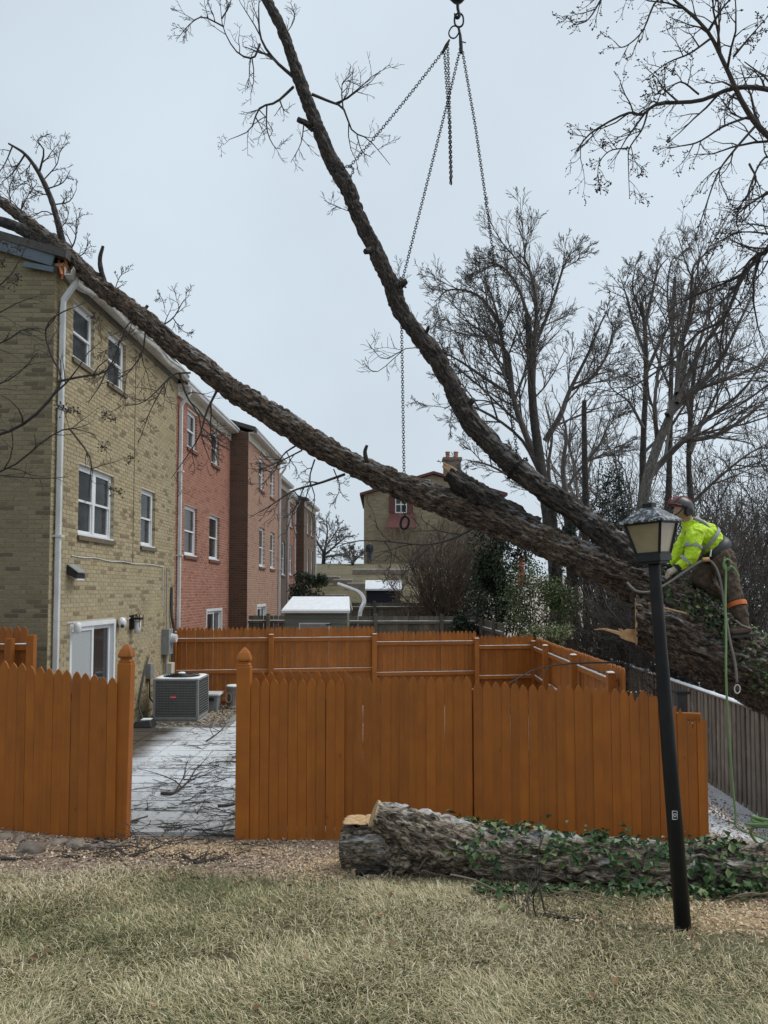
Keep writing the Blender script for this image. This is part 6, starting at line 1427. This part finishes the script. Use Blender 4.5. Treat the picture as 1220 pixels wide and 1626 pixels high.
tree('crooked bare tree with a forked dark trunk at the thicket edge', [(1086, 950), (1090, 880), (1098, 810), (1094, 740), (1098, 640), (1106, 560)], .16,
     [([(1096, 720), (1120, 660), (1150, 600), (1165, 540)], .07), ([(1097, 660), (1080, 600), (1075, 540), (1080, 480)], .06), ([(1106, 560), (1125, 500), (1140, 450)], .06), ([(1098, 800), (1140, 760), (1190, 720), (1230, 700)], .06)], TB, D=25, seed=7, rmin=.007)
# dead snag
sn = thing('tree_snag', 'dead straight tree snag with a broken top', 'snag', P(930, 960, 26)); bse = P(931, 960, 26); bse.z = gz(bse.x, 26) - .1
limb_obj('trunk', 'bark_tree', sn, [bse, P(931, 880, 26), P(930, 780, 26), P(928, 700, 26), P(928, 636, 26)], [.13, .12, .11, .095, .08], .08, 14, .15, .1, seed=61)
tw2 = []; spray([(928, 650, 26), (940, 650, 25.8), (948, 646, 25.7)], .025, [(3, (.3, .5), (.4, .8), 0, .2, .3)], out=tw2, rmin=.006); spray([(928, 640, 26), (930, 628, 26), (933, 624, 26)], .03, [], out=tw2, rmin=.006); twigs('branches', 'twig_grey', sn, tw2, 5)
# shrubs: many stems from one root
def shrub(label, px, D, h, spread, n, spec, tmat, seed, group=None, r0=.02, rmin=.005, arch=.15, name='bare_shrub', lean=0, root=.35):
    r = random.Random(seed); q = P(px, 940, D); zb = gz(q.x, D); t = thing(name, label, 'shrub', (q.x, D, zb), group); out = []
    for i in range(n):
        a = r.uniform(0, 2 * math.pi); s = spread * math.sqrt(r.random()); hh = h * r.uniform(.6, 1.05); p0 = Vector((q.x + root * math.cos(a) * r.random(), D + root * math.sin(a) * r.random(), zb - .05))
        p3 = Vector((q.x + s * math.cos(a) + lean * hh, D + s * math.sin(a) * .8, zb + hh * (1 - arch * s / max(spread, .1)))); p1 = p0.lerp(p3, .35) + Vector((0, 0, hh * .12)); p2 = p0.lerp(p3, .7) + Vector((r.uniform(-.1, .1) * h, r.uniform(-.1, .1) * h, hh * .08))
        pts = spline([p0, p1, p2, p3], 8); grow(out, pts, [r0 * (1 - .8 * j / 8) + rmin * .4 for j in range(9)], 0, spec, r, rmin)
    twigs('stems', tmat, t, out, 4); return t
SB = [(9, (.22, .45), (.3, .9), .08, .22, .2), (5, (.35, .6), (.3, .8), .06, .28, .15), (3, (.35, .6), (.3, .8), .05, .3, .2)]
shrub('large tan bare shrub fanning up below the far house', 708, 26, 5.0, 2.1, 60, SB, 'twig_tan', 21, r0=.025, rmin=.0075)
TL = 'tangled bare grey shrub in the thicket behind the climber'
for i, (px, D, h, s) in enumerate(((965, 24, 5.0, 1.7), (1010, 19, 4.4, 1.8), (1075, 17, 4.6, 1.8), (1140, 16, 5.0, 1.9), (1200, 15, 5.2, 1.8), (1120, 22, 7.5, 2.2), (1190, 20, 8.0, 2.4), (1245, 18, 7.0, 2.2), (1050, 26, 7.0, 2.4), (985, 28, 7.0, 2.2), (1160, 28, 9.5, 2.8), (1230, 27, 9.5, 2.8))):
    shrub(TL, px, D, h, s, 20 if px < 1100 else 13, SB, 'twig_grey' if i % 2 else 'twig', 40 + i, 'thicket shrubs behind the climber', r0=.03, rmin=.0055 + D * .00008)
shrub('reddish brown twiggy shrub between the variegated bush and the sawn stub', 940, 22.5, 3.6, 1.6, 30, SB, 'twig_tan', 70, r0=.016, rmin=.0055)
shrub('dark low bramble under the fallen trunk', 985, 20.5, 3.4, 1.4, 26, SB, 'twig', 71, r0=.014, rmin=.0055)
shrub('dark low bramble beyond the grey board fence', 1085, 16.0, 2.4, 1.2, 20, SB, 'twig', 72, r0=.014, rmin=.0055)
# leafy evergreens
def bush(label, px, py, D, rx, rz, n, size, mat, seed, name='evergreen_shrub', lobes=9, stems=14, cat='shrub', ry=None, group=None, tmat='twig'):
    r = np.random.default_rng(seed); rr = random.Random(seed); c = P(px, py, D); zb = gz(c.x, D); t = thing(name, label, cat, (c.x, D, zb), group); ry = ry or rx * .8; C = []; N = []; out = []
    cs = [np.array([c.x + rr.uniform(-.65, .65) * rx, D + rr.uniform(-.65, .65) * ry, c.z + rr.uniform(-.7, .7) * rz]) for _ in range(lobes)]
    for q in cs:
        m = n // lobes; d = r.normal(size=(m, 3)); d /= np.linalg.norm(d, axis=1, keepdims=True); rad = r.random(m) ** .45; sz = np.array([rx, ry, rz]) * rr.uniform(.35, .6)
        p = q + d * sz * rad[:, None]; kp = fbm(p * (1.6 / max(rx, .5)) * 2 + seed, 3) > .44; C.append(p[kp]); nn = d[kp] + r.normal(size=(kp.sum(), 3)) * .7; N.append(nn / np.linalg.norm(nn, axis=1, keepdims=True))
        p0 = Vector((c.x + rr.uniform(-.2, .2) * rx, D + rr.uniform(-.2, .2) * ry, zb - .05)); out.append((spline([p0, p0.lerp(Vector(q), .5) + Vector((rr.uniform(-.1, .1), 0, .1)), Vector(q)], 6), [.03 * (1 - .7 * j / 6) for j in range(7)]))
        for _ in range(max(1, stems // lobes)):
            e = Vector(q) + rvec(rr) * rx * .5; out.append((spline([Vector(q), Vector(q).lerp(e, .5) + rvec(rr) * .05, e], 4), [.012, .011, .009, .007, .005]))
    C = np.concatenate(C); N = np.concatenate(N); C[:, 2] = np.maximum(C[:, 2], zb + .02); V, T = leaves(C, N, size, r)
    put('foliage', V, None, mat, t, kind='stuff', tris=T, fattr=np.repeat(r.random(len(C)), 2)); twigs('stems', tmat, t, out, 5); return t
bush('tall dark holly behind the weathered side fence', 790, 912, 23, 1.25, 1.75, 17000, .085, 'holly', 81, 'holly_bush', lobes=14)
bush('small dark holly low beside the weathered side fence', 750, 985, 22, .7, .8, 4000, .075, 'holly', 82, 'holly_bush', lobes=7)
bush('loose olive green privet with pale stems behind the orange corner', 852, 955, 19.5, 1.1, 1.05, 6500, .065, 'privet', 83, 'privet_bush', lobes=14, stems=60, tmat='twig_tan')
bush('cream and green variegated bush spilling over the orange corner', 868, 1003, 18.9, .75, .42, 3600, .06, 'variegated', 84, 'variegated_bush', lobes=10)
bush('blue green cedar behind the upright limb', 968, 815, 27, 1.2, 2.0, 6500, .07, 'cedar', 85, 'cedar_tree', lobes=16, cat='tree')
bush('dark evergreen growing against the far brown house', 492, 935, 29.5, .95, .65, 5000, .08, 'holly', 86, lobes=9)
bush('dark ivy mound hanging below the sawn stub', 1010, 1000, 19.5, 1.2, 1.1, 5500, .06, 'holly', 87, 'ivy_mound', lobes=12)
bush('sparse dark honeysuckle beyond the grey fence cap rail', 1190, 1010, 15.0, 1.2, 1.6, 3500, .05, 'holly', 88, 'honeysuckle_bush', lobes=14, stems=60)
for i, (px, D, w0) in enumerate(((885, 25, .16), (908, 24, .20))):
    q = P(px, 1000, D); zb = gz(q.x, D); lab = ('slim dark trunk with patchy ivy under the long limb', 'thick trunk wrapped in dark ivy under the long limb')[i]
    t = thing('ivy_tree', lab, 'tree', (q.x, D, zb)); o_, pp, RR = limb_obj('trunk', 'bark_tree', t, [Vector((q.x, D, zb - .1)), P(px + 1, 930, D), P(px - 3, 860, D), P(px - 8, 790, D)], [w0, w0 * .9, w0 * .8, w0 * .6], .08, 16, .12, .1, seed=70 + i)
    C, N = ivy_on(pp, RR, (900, 3200)[i], 90 + i, lambda C, N, t: .45 + 0 * t); V, T = leaves(C, N, .08, np.random.default_rng(i)); put('ivy', V, None, 'holly', t, kind='stuff', tris=T, fattr=np.repeat(np.random.default_rng(8).random(len(C)), 2))
    out = []; grow(out, spline([P(px - 8, 795, D), P(px - 14, 740, D), P(px - 8, 690, D), P(px - 20, 640, D)], 8), [w0 * .5 * (1 - .8 * j / 8) for j in range(9)], 0, TB[1:], random.Random(i), .007); twigs('crown', 'twig_grey', t, out, 4)
# rounded bare trees beyond the terrace
FS = [(10, (.35, .6), (.4, 1.0), .02, .2, .1), (8, (.35, .6), (.4, .9), .02, .25, .1), (5, (.35, .6), (.4, .9), .0, .25, .15)]
tree('rounded distant bare tree beyond the end of the house row', [(513, 905), (515, 880), (518, 862)], .20, [([(516, 880), (500, 855), (492, 835)], .10), ([(516, 875), (520, 845), (518, 822)], .10), ([(517, 880), (538, 862), (552, 850)], .10), ([(516, 885), (540, 880), (558, 878)], .08), ([(516, 870), (534, 845), (540, 832)], .08)], FS, D=62, seed=11, rmin=.016)
tree('small distant bare tree beside the far house corner', [(560, 905), (561, 893), (562, 880)], .12, [([(561, 893), (552, 880), (545, 872)], .06), ([(561, 890), (563, 876), (560, 866)], .06), ([(561, 893), (572, 882), (577, 876)], .05)], FS, D=58, seed=12, rmin=.015)
# far woods closing the view on the right
out = []; r = random.Random(5)
for i in range(46):
    X = r.uniform(10, 62); Y = r.uniform(46, 95)
    if X / Y < .24: continue
    zb = gz(X, Y) - .2; h = r.uniform(9, 17); p = [Vector((X + r.uniform(-.4, .4) * j, Y, zb + h * j / 5)) for j in range(6)]; grow(out, p, [.16 * (1 - .16 * j) for j in range(6)], 0, [(10, (.25, .5), (.35, .9), .1, .18, .25), (6, (.3, .6), (.3, .8), .08, .2, .15), (4, (.35, .6), (.3, .8), .05, .25, .15)], r, .014)
o = twigs('woods', 'twig_grey', None, out, 3, kind='stuff', base=(25, 60, gz(25, 60))); tag(o, 'far bare winter woods beyond the thicket', 'woods')
# red closed parasol on the bank
q = P(828, 905, 47); zb = gz(q.x, 47); t = thing('parasol', 'closed red parasol standing on the far leafy bank', 'parasol', (q.x, 47, zb)); z1 = P(828, 878, 47).z
MB().tube([(q.x, 47, zb), (q.x, 47, z1)], .03, 8).put('pole', 'grey_metal', t); MB().lathe((q.x, 47, zb), [(.22, .0), (.26, .35), (.20, .8), (.12, max(1.1, z1 - zb - .2)), (.02, max(1.3, z1 - zb))], 10).put('canopy', 'red_plastic', t)
# onlooker on the hill
PD = 61; q = P(587, 896, PD); zb = gz(q.x, PD); t = thing('person', 'distant onlooker in dark jacket and jeans beside the far house corner', 'person', (q.x, PD, zb)); o3 = Vector((q.x, PD, zb))
def F3(x, y, z): return o3 + Vector((x, y, z))
flesh('body', 'skin', t, [([F3(0, 0, .95), F3(0, 0, 1.3), F3(0, 0, 1.48)], [.13, .16, .06]), ([F3(0, 0, 1.48), F3(0, 0, 1.62)], [.055, .09]), ([F3(-.09, 0, .92), F3(-.10, 0, .5), F3(-.11, 0, .06)], [.09, .065, .05]), ([F3(.09, 0, .92), F3(.10, 0, .5), F3(.11, 0, .06)], [.09, .065, .05]), ([F3(-.19, 0, 1.4), F3(-.24, 0, 1.1), F3(-.2, -.08, .88)], [.06, .045, .035]), ([F3(.19, 0, 1.4), F3(.24, 0, 1.1), F3(.2, -.08, .88)], [.06, .045, .035])], .03, 3)
flesh('jacket', 'navy', t, [([F3(0, 0, .9), F3(0, 0, 1.25), F3(0, 0, 1.44)], [.19, .21, .12]), ([F3(-.17, 0, 1.4), F3(-.25, 0, 1.1), F3(-.21, -.07, .92)], [.1, .075, .06]), ([F3(.17, 0, 1.4), F3(.25, 0, 1.1), F3(.21, -.07, .92)], [.1, .075, .06])], .03, 3)
flesh('jeans', 'jeans', t, [([F3(-.09, 0, .92), F3(-.10, 0, .5), F3(-.11, 0, .08)], [.12, .09, .08]), ([F3(.09, 0, .92), F3(.10, 0, .5), F3(.11, 0, .08)], [.12, .09, .08])], .03, 3)
flesh('hair', 'black_plastic', t, [([F3(0, .02, 1.66), F3(0, .03, 1.7)], [.1, .09])], .03, 2)
for s_ in (-1, 1): flesh('shoe', 'black_plastic', t, [([F3(.11 * s_, .03, .05), F3(.11 * s_, -.14, .045)], [.05, .045])], .02, 2)

# ================================================================== OVERHANGING TREES NEXT TO THE CAMERA'S VIEW
THIN[0] = .016
mt = thing('maple_tree', 'bare budding tree whose branches reach in above the climber', 'tree', (8.4, 12.6, gz(8.4, 12.6)))
MD = 12.0; zb = gz(8.4, 12.6)
limb_obj('trunk', 'bark_tree', mt, [Vector((8.4, 12.6, zb - .1)), Vector((8.3, 12.6, 3)), Vector((8.1, 12.5, 7)), Vector((7.9, 12.3, 10)), Vector((7.4, 12.1, 13.5))], [.34, .29, .24, .18, .10], .06, 24, .15, .12, seed=33)
br = [([(1530, 420, 12.4), (1420, 330, 12.2), (1300, 270, 12), (1220, 216, 12), (1182, 168, 12), (1150, 100, 12), (1120, 45, 12), (1062, -8, 12), (1000, -70, 12)], .085), ([(1400, 200, 12.2), (1300, 165, 12), (1220, 142, 12), (1165, 140, 12), (1110, 160, 12), (1045, 165, 12), (1020, 182, 12), (995, 180, 12), (940, 210, 12), (915, 240, 12)], .06),
      ([(1530, 440, 12.4), (1400, 370, 12.1), (1300, 350, 12), (1220, 395, 12), (1180, 440, 12), (1150, 505, 12), (1110, 528, 12), (1070, 570, 12), (1020, 605, 12), (980, 625, 12)], .06), ([(1480, 400, 12.3), (1300, 380, 12), (1225, 395, 12), (1190, 415, 12), (1165, 460, 12), (1130, 490, 12), (1080, 500, 12)], .04),
      ([(1062, -8, 12), (1040, 5, 11.9), (1020, 50, 11.9), (990, 75, 11.9), (975, 65, 11.9)], .022), ([(1000, -70, 12), (960, -10, 11.9), (935, 30, 11.9), (912, 40, 11.9)], .024), ([(1190, 185, 12), (1150, 200, 11.9), (1110, 225, 11.9), (1080, 232, 11.9), (1060, 236, 11.9)], .025), ([(1200, 200, 12), (1165, 240, 11.9), (1140, 275, 11.9), (1120, 330, 11.9), (1103, 382, 11.9)], .025),
      ([(1030, 172, 12), (1020, 205, 11.9), (1000, 235, 11.9), (998, 262, 11.9), (1000, 315, 11.9)], .018), ([(1000, 235, 11.9), (968, 240, 11.9), (950, 265, 11.9), (954, 308, 11.9)], .012), ([(1110, 150, 12), (1080, 130, 11.9), (1050, 150, 11.9), (1040, 125, 11.9)], .018), ([(1130, 60, 12), (1095, 85, 11.9), (1060, 100, 11.9), (1020, 130, 11.9)], .022), ([(1125, 50, 12), (1150, 10, 11.9), (1180, -20, 11.9)], .03),
      ([(1165, 90, 12), (1190, 60, 11.9), (1225, 20, 11.8)], .025), ([(1190, 260, 12), (1200, 290, 11.9), (1170, 340, 11.9), (1180, 390, 11.9)], .02), ([(1250, 260, 12), (1215, 250, 11.9), (1190, 300, 11.8), (1180, 350, 11.8)], .025), ([(1250, 380, 12), (1210, 370, 11.9), (1170, 370, 11.9), (1130, 390, 11.9)], .022), ([(1300, 600, 12.2), (1240, 600, 12), (1180, 640, 12), (1120, 670, 12), (1060, 690, 12)], .025)]
MS = [(16, (.12, .28), (.5, 1.1), .0, .30, .22), (5, (.35, .6), (.45, 1.0), .0, .38, .15), (3, (.4, .65), (.4, .9), .0, .4, .2)]
mo = []; r = random.Random(17)
for l, rr in br:
    p = spline(Vp(l), 3 * len(l)); m = len(p); L_ = sum((p[i + 1] - p[i]).length for i in range(m - 1))
    sp2 = MS if L_ > 3 else [(8, (.22, .45), (.5, 1.1), .0, .32, .15)] + MS[1:]
    grow(mo, p, [rr * .78 * (1 - .85 * i / (m - 1)) + .003 for i in range(m)], 0, sp2, r, .0036)
twigs('branches', 'twig', mt, mo, 5)
C = np.array([tuple(p[-1]) for p, q in mo] + [tuple(p[-2]) for p, q in mo[::2]]); nb_ = len(C); ov = np.array([(0, 0, 1), (1, 0, 0), (0, 1, 0), (-1, 0, 0), (0, -1, 0), (0, 0, -1)], float); S_ = nr.uniform(.007, .016, nb_)[:, None, None]
V = (C[:, None, :] + ov[None] * S_).reshape(-1, 3); o8 = np.array([[0, 1, 2], [0, 2, 3], [0, 3, 4], [0, 4, 1], [5, 2, 1], [5, 3, 2], [5, 4, 3], [5, 1, 4]]); T = (np.arange(nb_)[:, None, None] * 6 + o8[None]).reshape(-1, 3)
put('buds', V, None, 'seed_pod', mt, kind='stuff', tris=T, smooth=True)
# crape myrtle on the left, seed heads still on
THIN[0] = .018
cm = thing('crape_myrtle', 'slender crape myrtle with dry seed heads hanging before the tan gable', 'tree', (-5.75, 8.6, gz(-5.75, 8.6))); zb = gz(-5.75, 8.6)
for i, (dx, dy) in enumerate(((0, 0), (.18, .1))): limb_obj('stem', 'bark_pale', cm, [Vector((-5.75 + dx, 8.6 + dy, zb - .1)), Vector((-5.72 + dx * 1.6, 8.6 + dy, 1.6)), Vector((-5.6 + dx * 2, 8.6, 3.2)), Vector((-5.55 + dx, 8.55, 4.6)), Vector((-5.5, 8.5, 6.2))], [.06, .05, .04, .03, .015], .05, 12, .08, .1, seed=50 + i)
cb = [([(-180, 720, 8.55), (-80, 705, 8.5), (0, 690, 8.5), (50, 664, 8.4), (92, 618, 8.4), (95, 590, 8.4), (84, 570, 8.4), (72, 530, 8.4), (84, 505, 8.4), (112, 490, 8.4)], .022), ([(92, 606, 8.4), (130, 598, 8.4), (168, 590, 8.35), (185, 560, 8.35), (192, 540, 8.3), (215, 522, 8.3)], .014), ([(-170, 560, 8.5), (-60, 540, 8.5), (0, 545, 8.5), (40, 522, 8.4), (72, 530, 8.4)], .014), ([(-160, 800, 8.55), (-60, 770, 8.5), (20, 740, 8.5), (70, 700, 8.4), (110, 680, 8.4), (150, 690, 8.4)], .014),
      ([(110, 680, 8.4), (140, 720, 8.3), (145, 745, 8.3), (140, 790, 8.3)], .010), ([(-150, 640, 8.5), (-40, 620, 8.5), (20, 600, 8.4), (60, 560, 8.4)], .012), ([(-150, 480, 8.5), (-50, 470, 8.5), (10, 445, 8.4), (45, 385, 8.4)], .012), ([(-60, 760, 8.5), (0, 755, 8.5), (60, 760, 8.45), (110, 757, 8.4)], .008), ([(145, 745, 8.3), (165, 738, 8.3), (185, 733, 8.3)], .005), ([(168, 590, 8.35), (160, 610, 8.3), (140, 640, 8.3)], .009), ([(-150, 500, 8.5), (-40, 510, 8.5), (30, 480, 8.4), (60, 470, 8.4)], .009)]
CS = [(7, (.15, .35), (.4, 1.0), .0, .28, .15), (3, (.35, .6), (.4, .9), .0, .3, .2)]
co_ = []; r = random.Random(23)
for l, rr in cb: p = spline(Vp(l), 2 * len(l)); m = len(p); grow(co_, p, [rr * (1 - .75 * i / (m - 1)) + .0015 for i in range(m)], 0, CS, r, .0024)
twigs('branches', 'twig', cm, co_, 5)
SC = []
for (px, py) in ((170, 658), (182, 668), (165, 710), (207, 728), (175, 775), (186, 783), (100, 650), (25, 395), (5, 385), (15, 400), (8, 420), (28, 437), (55, 378), (60, 372), (20, 450), (95, 645), (120, 655), (157, 505), (150, 500), (108, 652)):
    c = np.array(tuple(P(px, py, 8.35))); SC.append(c + nr.normal(size=(16, 3)) * .032)
SC = np.concatenate(SC); V = (SC[:, None, :] + ov[None] * nr.uniform(.006, .013, len(SC))[:, None, None]).reshape(-1, 3); T = (np.arange(len(SC))[:, None, None] * 6 + o8[None]).reshape(-1, 3); put('seed_heads', V, None, 'seed_pod', cm, kind='stuff', tris=T)
st_ = []
for q in range(0, len(SC), 16):
    c = Vector(SC[q:q + 16].mean(0)); best = min((p[j] for p, _ in co_ for j in range(len(p))), key=lambda v: (v - c).length)
    st_.append((spline([best, best.lerp(c, .5) + Vector((0, 0, .03)), c], 4), [.003] * 5)); st_ += [(spline([c, c.lerp(Vector(SC[q + k_]), .6), Vector(SC[q + k_])], 2), [.0018] * 3) for k_ in range(16)]
twigs('seed_stalks', 'twig', cm, st_, 3, kind='stuff')

# ================================================================== TWIGS ON THE GROUND
def ground_twigs(n, fx, seed, L, out, rad=.005):
    r = random.Random(seed)
    for i in range(n):
        x, y = fx(r); a = r.uniform(0, 2 * math.pi); l = L * r.uniform(.4, 1.4); d = Vector((math.cos(a), math.sin(a) * .6, r.uniform(-.02, .10))); p = [Vector((x, y, 0))]
        for j in range(4): d = (d + Vector((r.uniform(-.4, .4), r.uniform(-.4, .4), r.uniform(-.08, .08)))).normalized(); p.append(p[-1] + d * l / 4)
        tmp = []; rr = rad * r.uniform(.5, 1.5); grow(tmp, p, [rr * (1 - .16 * j) for j in range(5)], 0, [(4, (.3, .6), (.4, 1.0), 0, .3, .2), (2, (.4, .6), (.4, .9), 0, .3, .2)] if l > .22 else [], r, .002)
        for q, w_ in tmp:
            for v in q:
                g0 = 0.018 if (-4.7 < v.x < 3.2 and 8.06 < v.y < 17) else gz(v.x, v.y); v.z = max(g0 + w_[0], g0 + (v.z) * .55 + .004)
            out.append((q, w_))
gt_ = []
ground_twigs(190, lambda r: (r.uniform(-2.9, -1.2), 8.1 + 4.8 * r.random() ** 1.3), 3, .42, gt_, .005)
ground_twigs(60, lambda r: (r.uniform(-3.3, -1.2), r.uniform(9.5, 15)), 4, .30, gt_, .004)
ground_twigs(44, lambda r: (r.uniform(-2.8, -1.1), r.uniform(7.0, 8.2)), 5, .42, gt_, .006)
ground_twigs(20, lambda r: (r.gauss(-2.55, .25), r.gauss(7.45, .2)), 15, .5, gt_, .006)
ground_twigs(50, lambda r: (r.uniform(-4.2, -1.0), r.uniform(6.75, 7.7)), 6, .30, gt_, .004)
ground_twigs(24, lambda r: (r.uniform(-.5, 3.4), r.uniform(5.2, 6.0)), 7, .24, gt_, .0035)
o = twigs('twig_litter', 'twig', None, gt_, 4, kind='stuff', base=(-2, 8.5, 0)); tag(o, 'dark broken twigs strewn over the gateway and patio', 'twigs')
def fallen_branch(label, px, r0, spec, seed, mat='twig', lift=.5):
    out = []; r = random.Random(seed); pts = []
    for x, y in px:
        lo, hi = 3.0, 17.0                                # walk along the pixel's ray to the ground
        for _ in range(40):
            m = (lo + hi) / 2; q = P(x, y, m); g0 = .018 if (m > 8.06 and -4.7 < q.x < 3.2) else gz(q.x, m)
            if q.z > g0: lo = m
            else: hi = m
        q = P(x, y, lo); pts.append(Vector((q.x, lo, 0)))
    p = spline(pts, 3 * len(pts)); n = len(p); grow(out, p, [r0 * (1 - .8 * i / (n - 1)) + .002 for i in range(n)], 0, spec, r, .0026)
    for q, w_ in out:
        for v in q: g0 = .018 if (-4.7 < v.x < 3.2 and 8.06 < v.y < 17) else gz(v.x, v.y); v.z = g0 + w_[0] + abs(v.z) * lift
    b0 = out[0][0][0]; o = twigs('fallen_branch', mat, None, out, 6, base=tuple(b0)); tag(o, label, 'branch', 'fallen branches on the ground')
GS = [(8, (.3, .55), (.4, 1.0), .0, .3, .15), (4, (.35, .6), (.4, .9), .0, .3, .2)]
fallen_branch('forked dark branch lying across the middle of the gateway', [(256, 1262), (275, 1262), (297, 1245), (312, 1222), (320, 1216)], .016, GS, 1)
fallen_branch('long dark branch reaching from the fence foot to the patio', [(135, 1310), (150, 1325), (175, 1345), (207, 1362), (228, 1352), (240, 1340)], .014, GS, 2)
fallen_branch('slim branch lying on the snow near the air conditioner', [(328, 1178), (345, 1166), (358, 1152), (352, 1140)], .011, GS, 3)
fallen_branch('short stick jutting out beside the right gate post', [(346, 1282), (362, 1281), (380, 1277)], .016, GS[1:], 4)
fallen_branch('bare reddish sapling branch on the grass before the log', [(905, 1462), (870, 1456), (840, 1455), (822, 1440), (810, 1415), (775, 1392)], .011, [(9, (.3, .55), (.4, 1.0), .5, .3, .15), (4, (.35, .6), (.4, .9), .2, .3, .2)], 5, 'twig', .9)
fallen_branch('thin stick at the lawn edge below the gate post', [(290, 1360), (310, 1372), (330, 1368), (352, 1362)], .013, GS, 6)
fallen_branch('dark stick lying on the mulch by the left fence', [(2, 1366), (30, 1367), (60, 1366)], .014, [], 7)
fallen_branch('pale stick under the ivy covered log', [(700, 1388), (735, 1376), (760, 1374), (790, 1370)], .008, GS[1:], 8, 'twig_tan')
fallen_branch('dark branch end on the snowy slope by the fence end', [(1150, 1250), (1165, 1262), (1200, 1275)], .03, GS[1:], 9)
# a few dead leaves on the lawn
r_ = np.random.default_rng(77); X = r_.uniform(-2.6, 3, 70); Y = r_.uniform(3.6, 6.6, 70); C = np.stack([X, Y, ground(X, Y) + .045], 1); N = r_.normal(size=C.shape) * .4; N[:, 2] = 1; N /= np.linalg.norm(N, axis=1, keepdims=True)
V, T = leaves(C, N, .05, r_); o = put('fallen_leaves', V, None, 'dead_leaf', None, (0, 5, gz(0, 5)), 'stuff', tris=T, fattr=np.repeat(r_.random(70), 2)); tag(o, 'brown dead leaves scattered over the lawn', 'leaves')
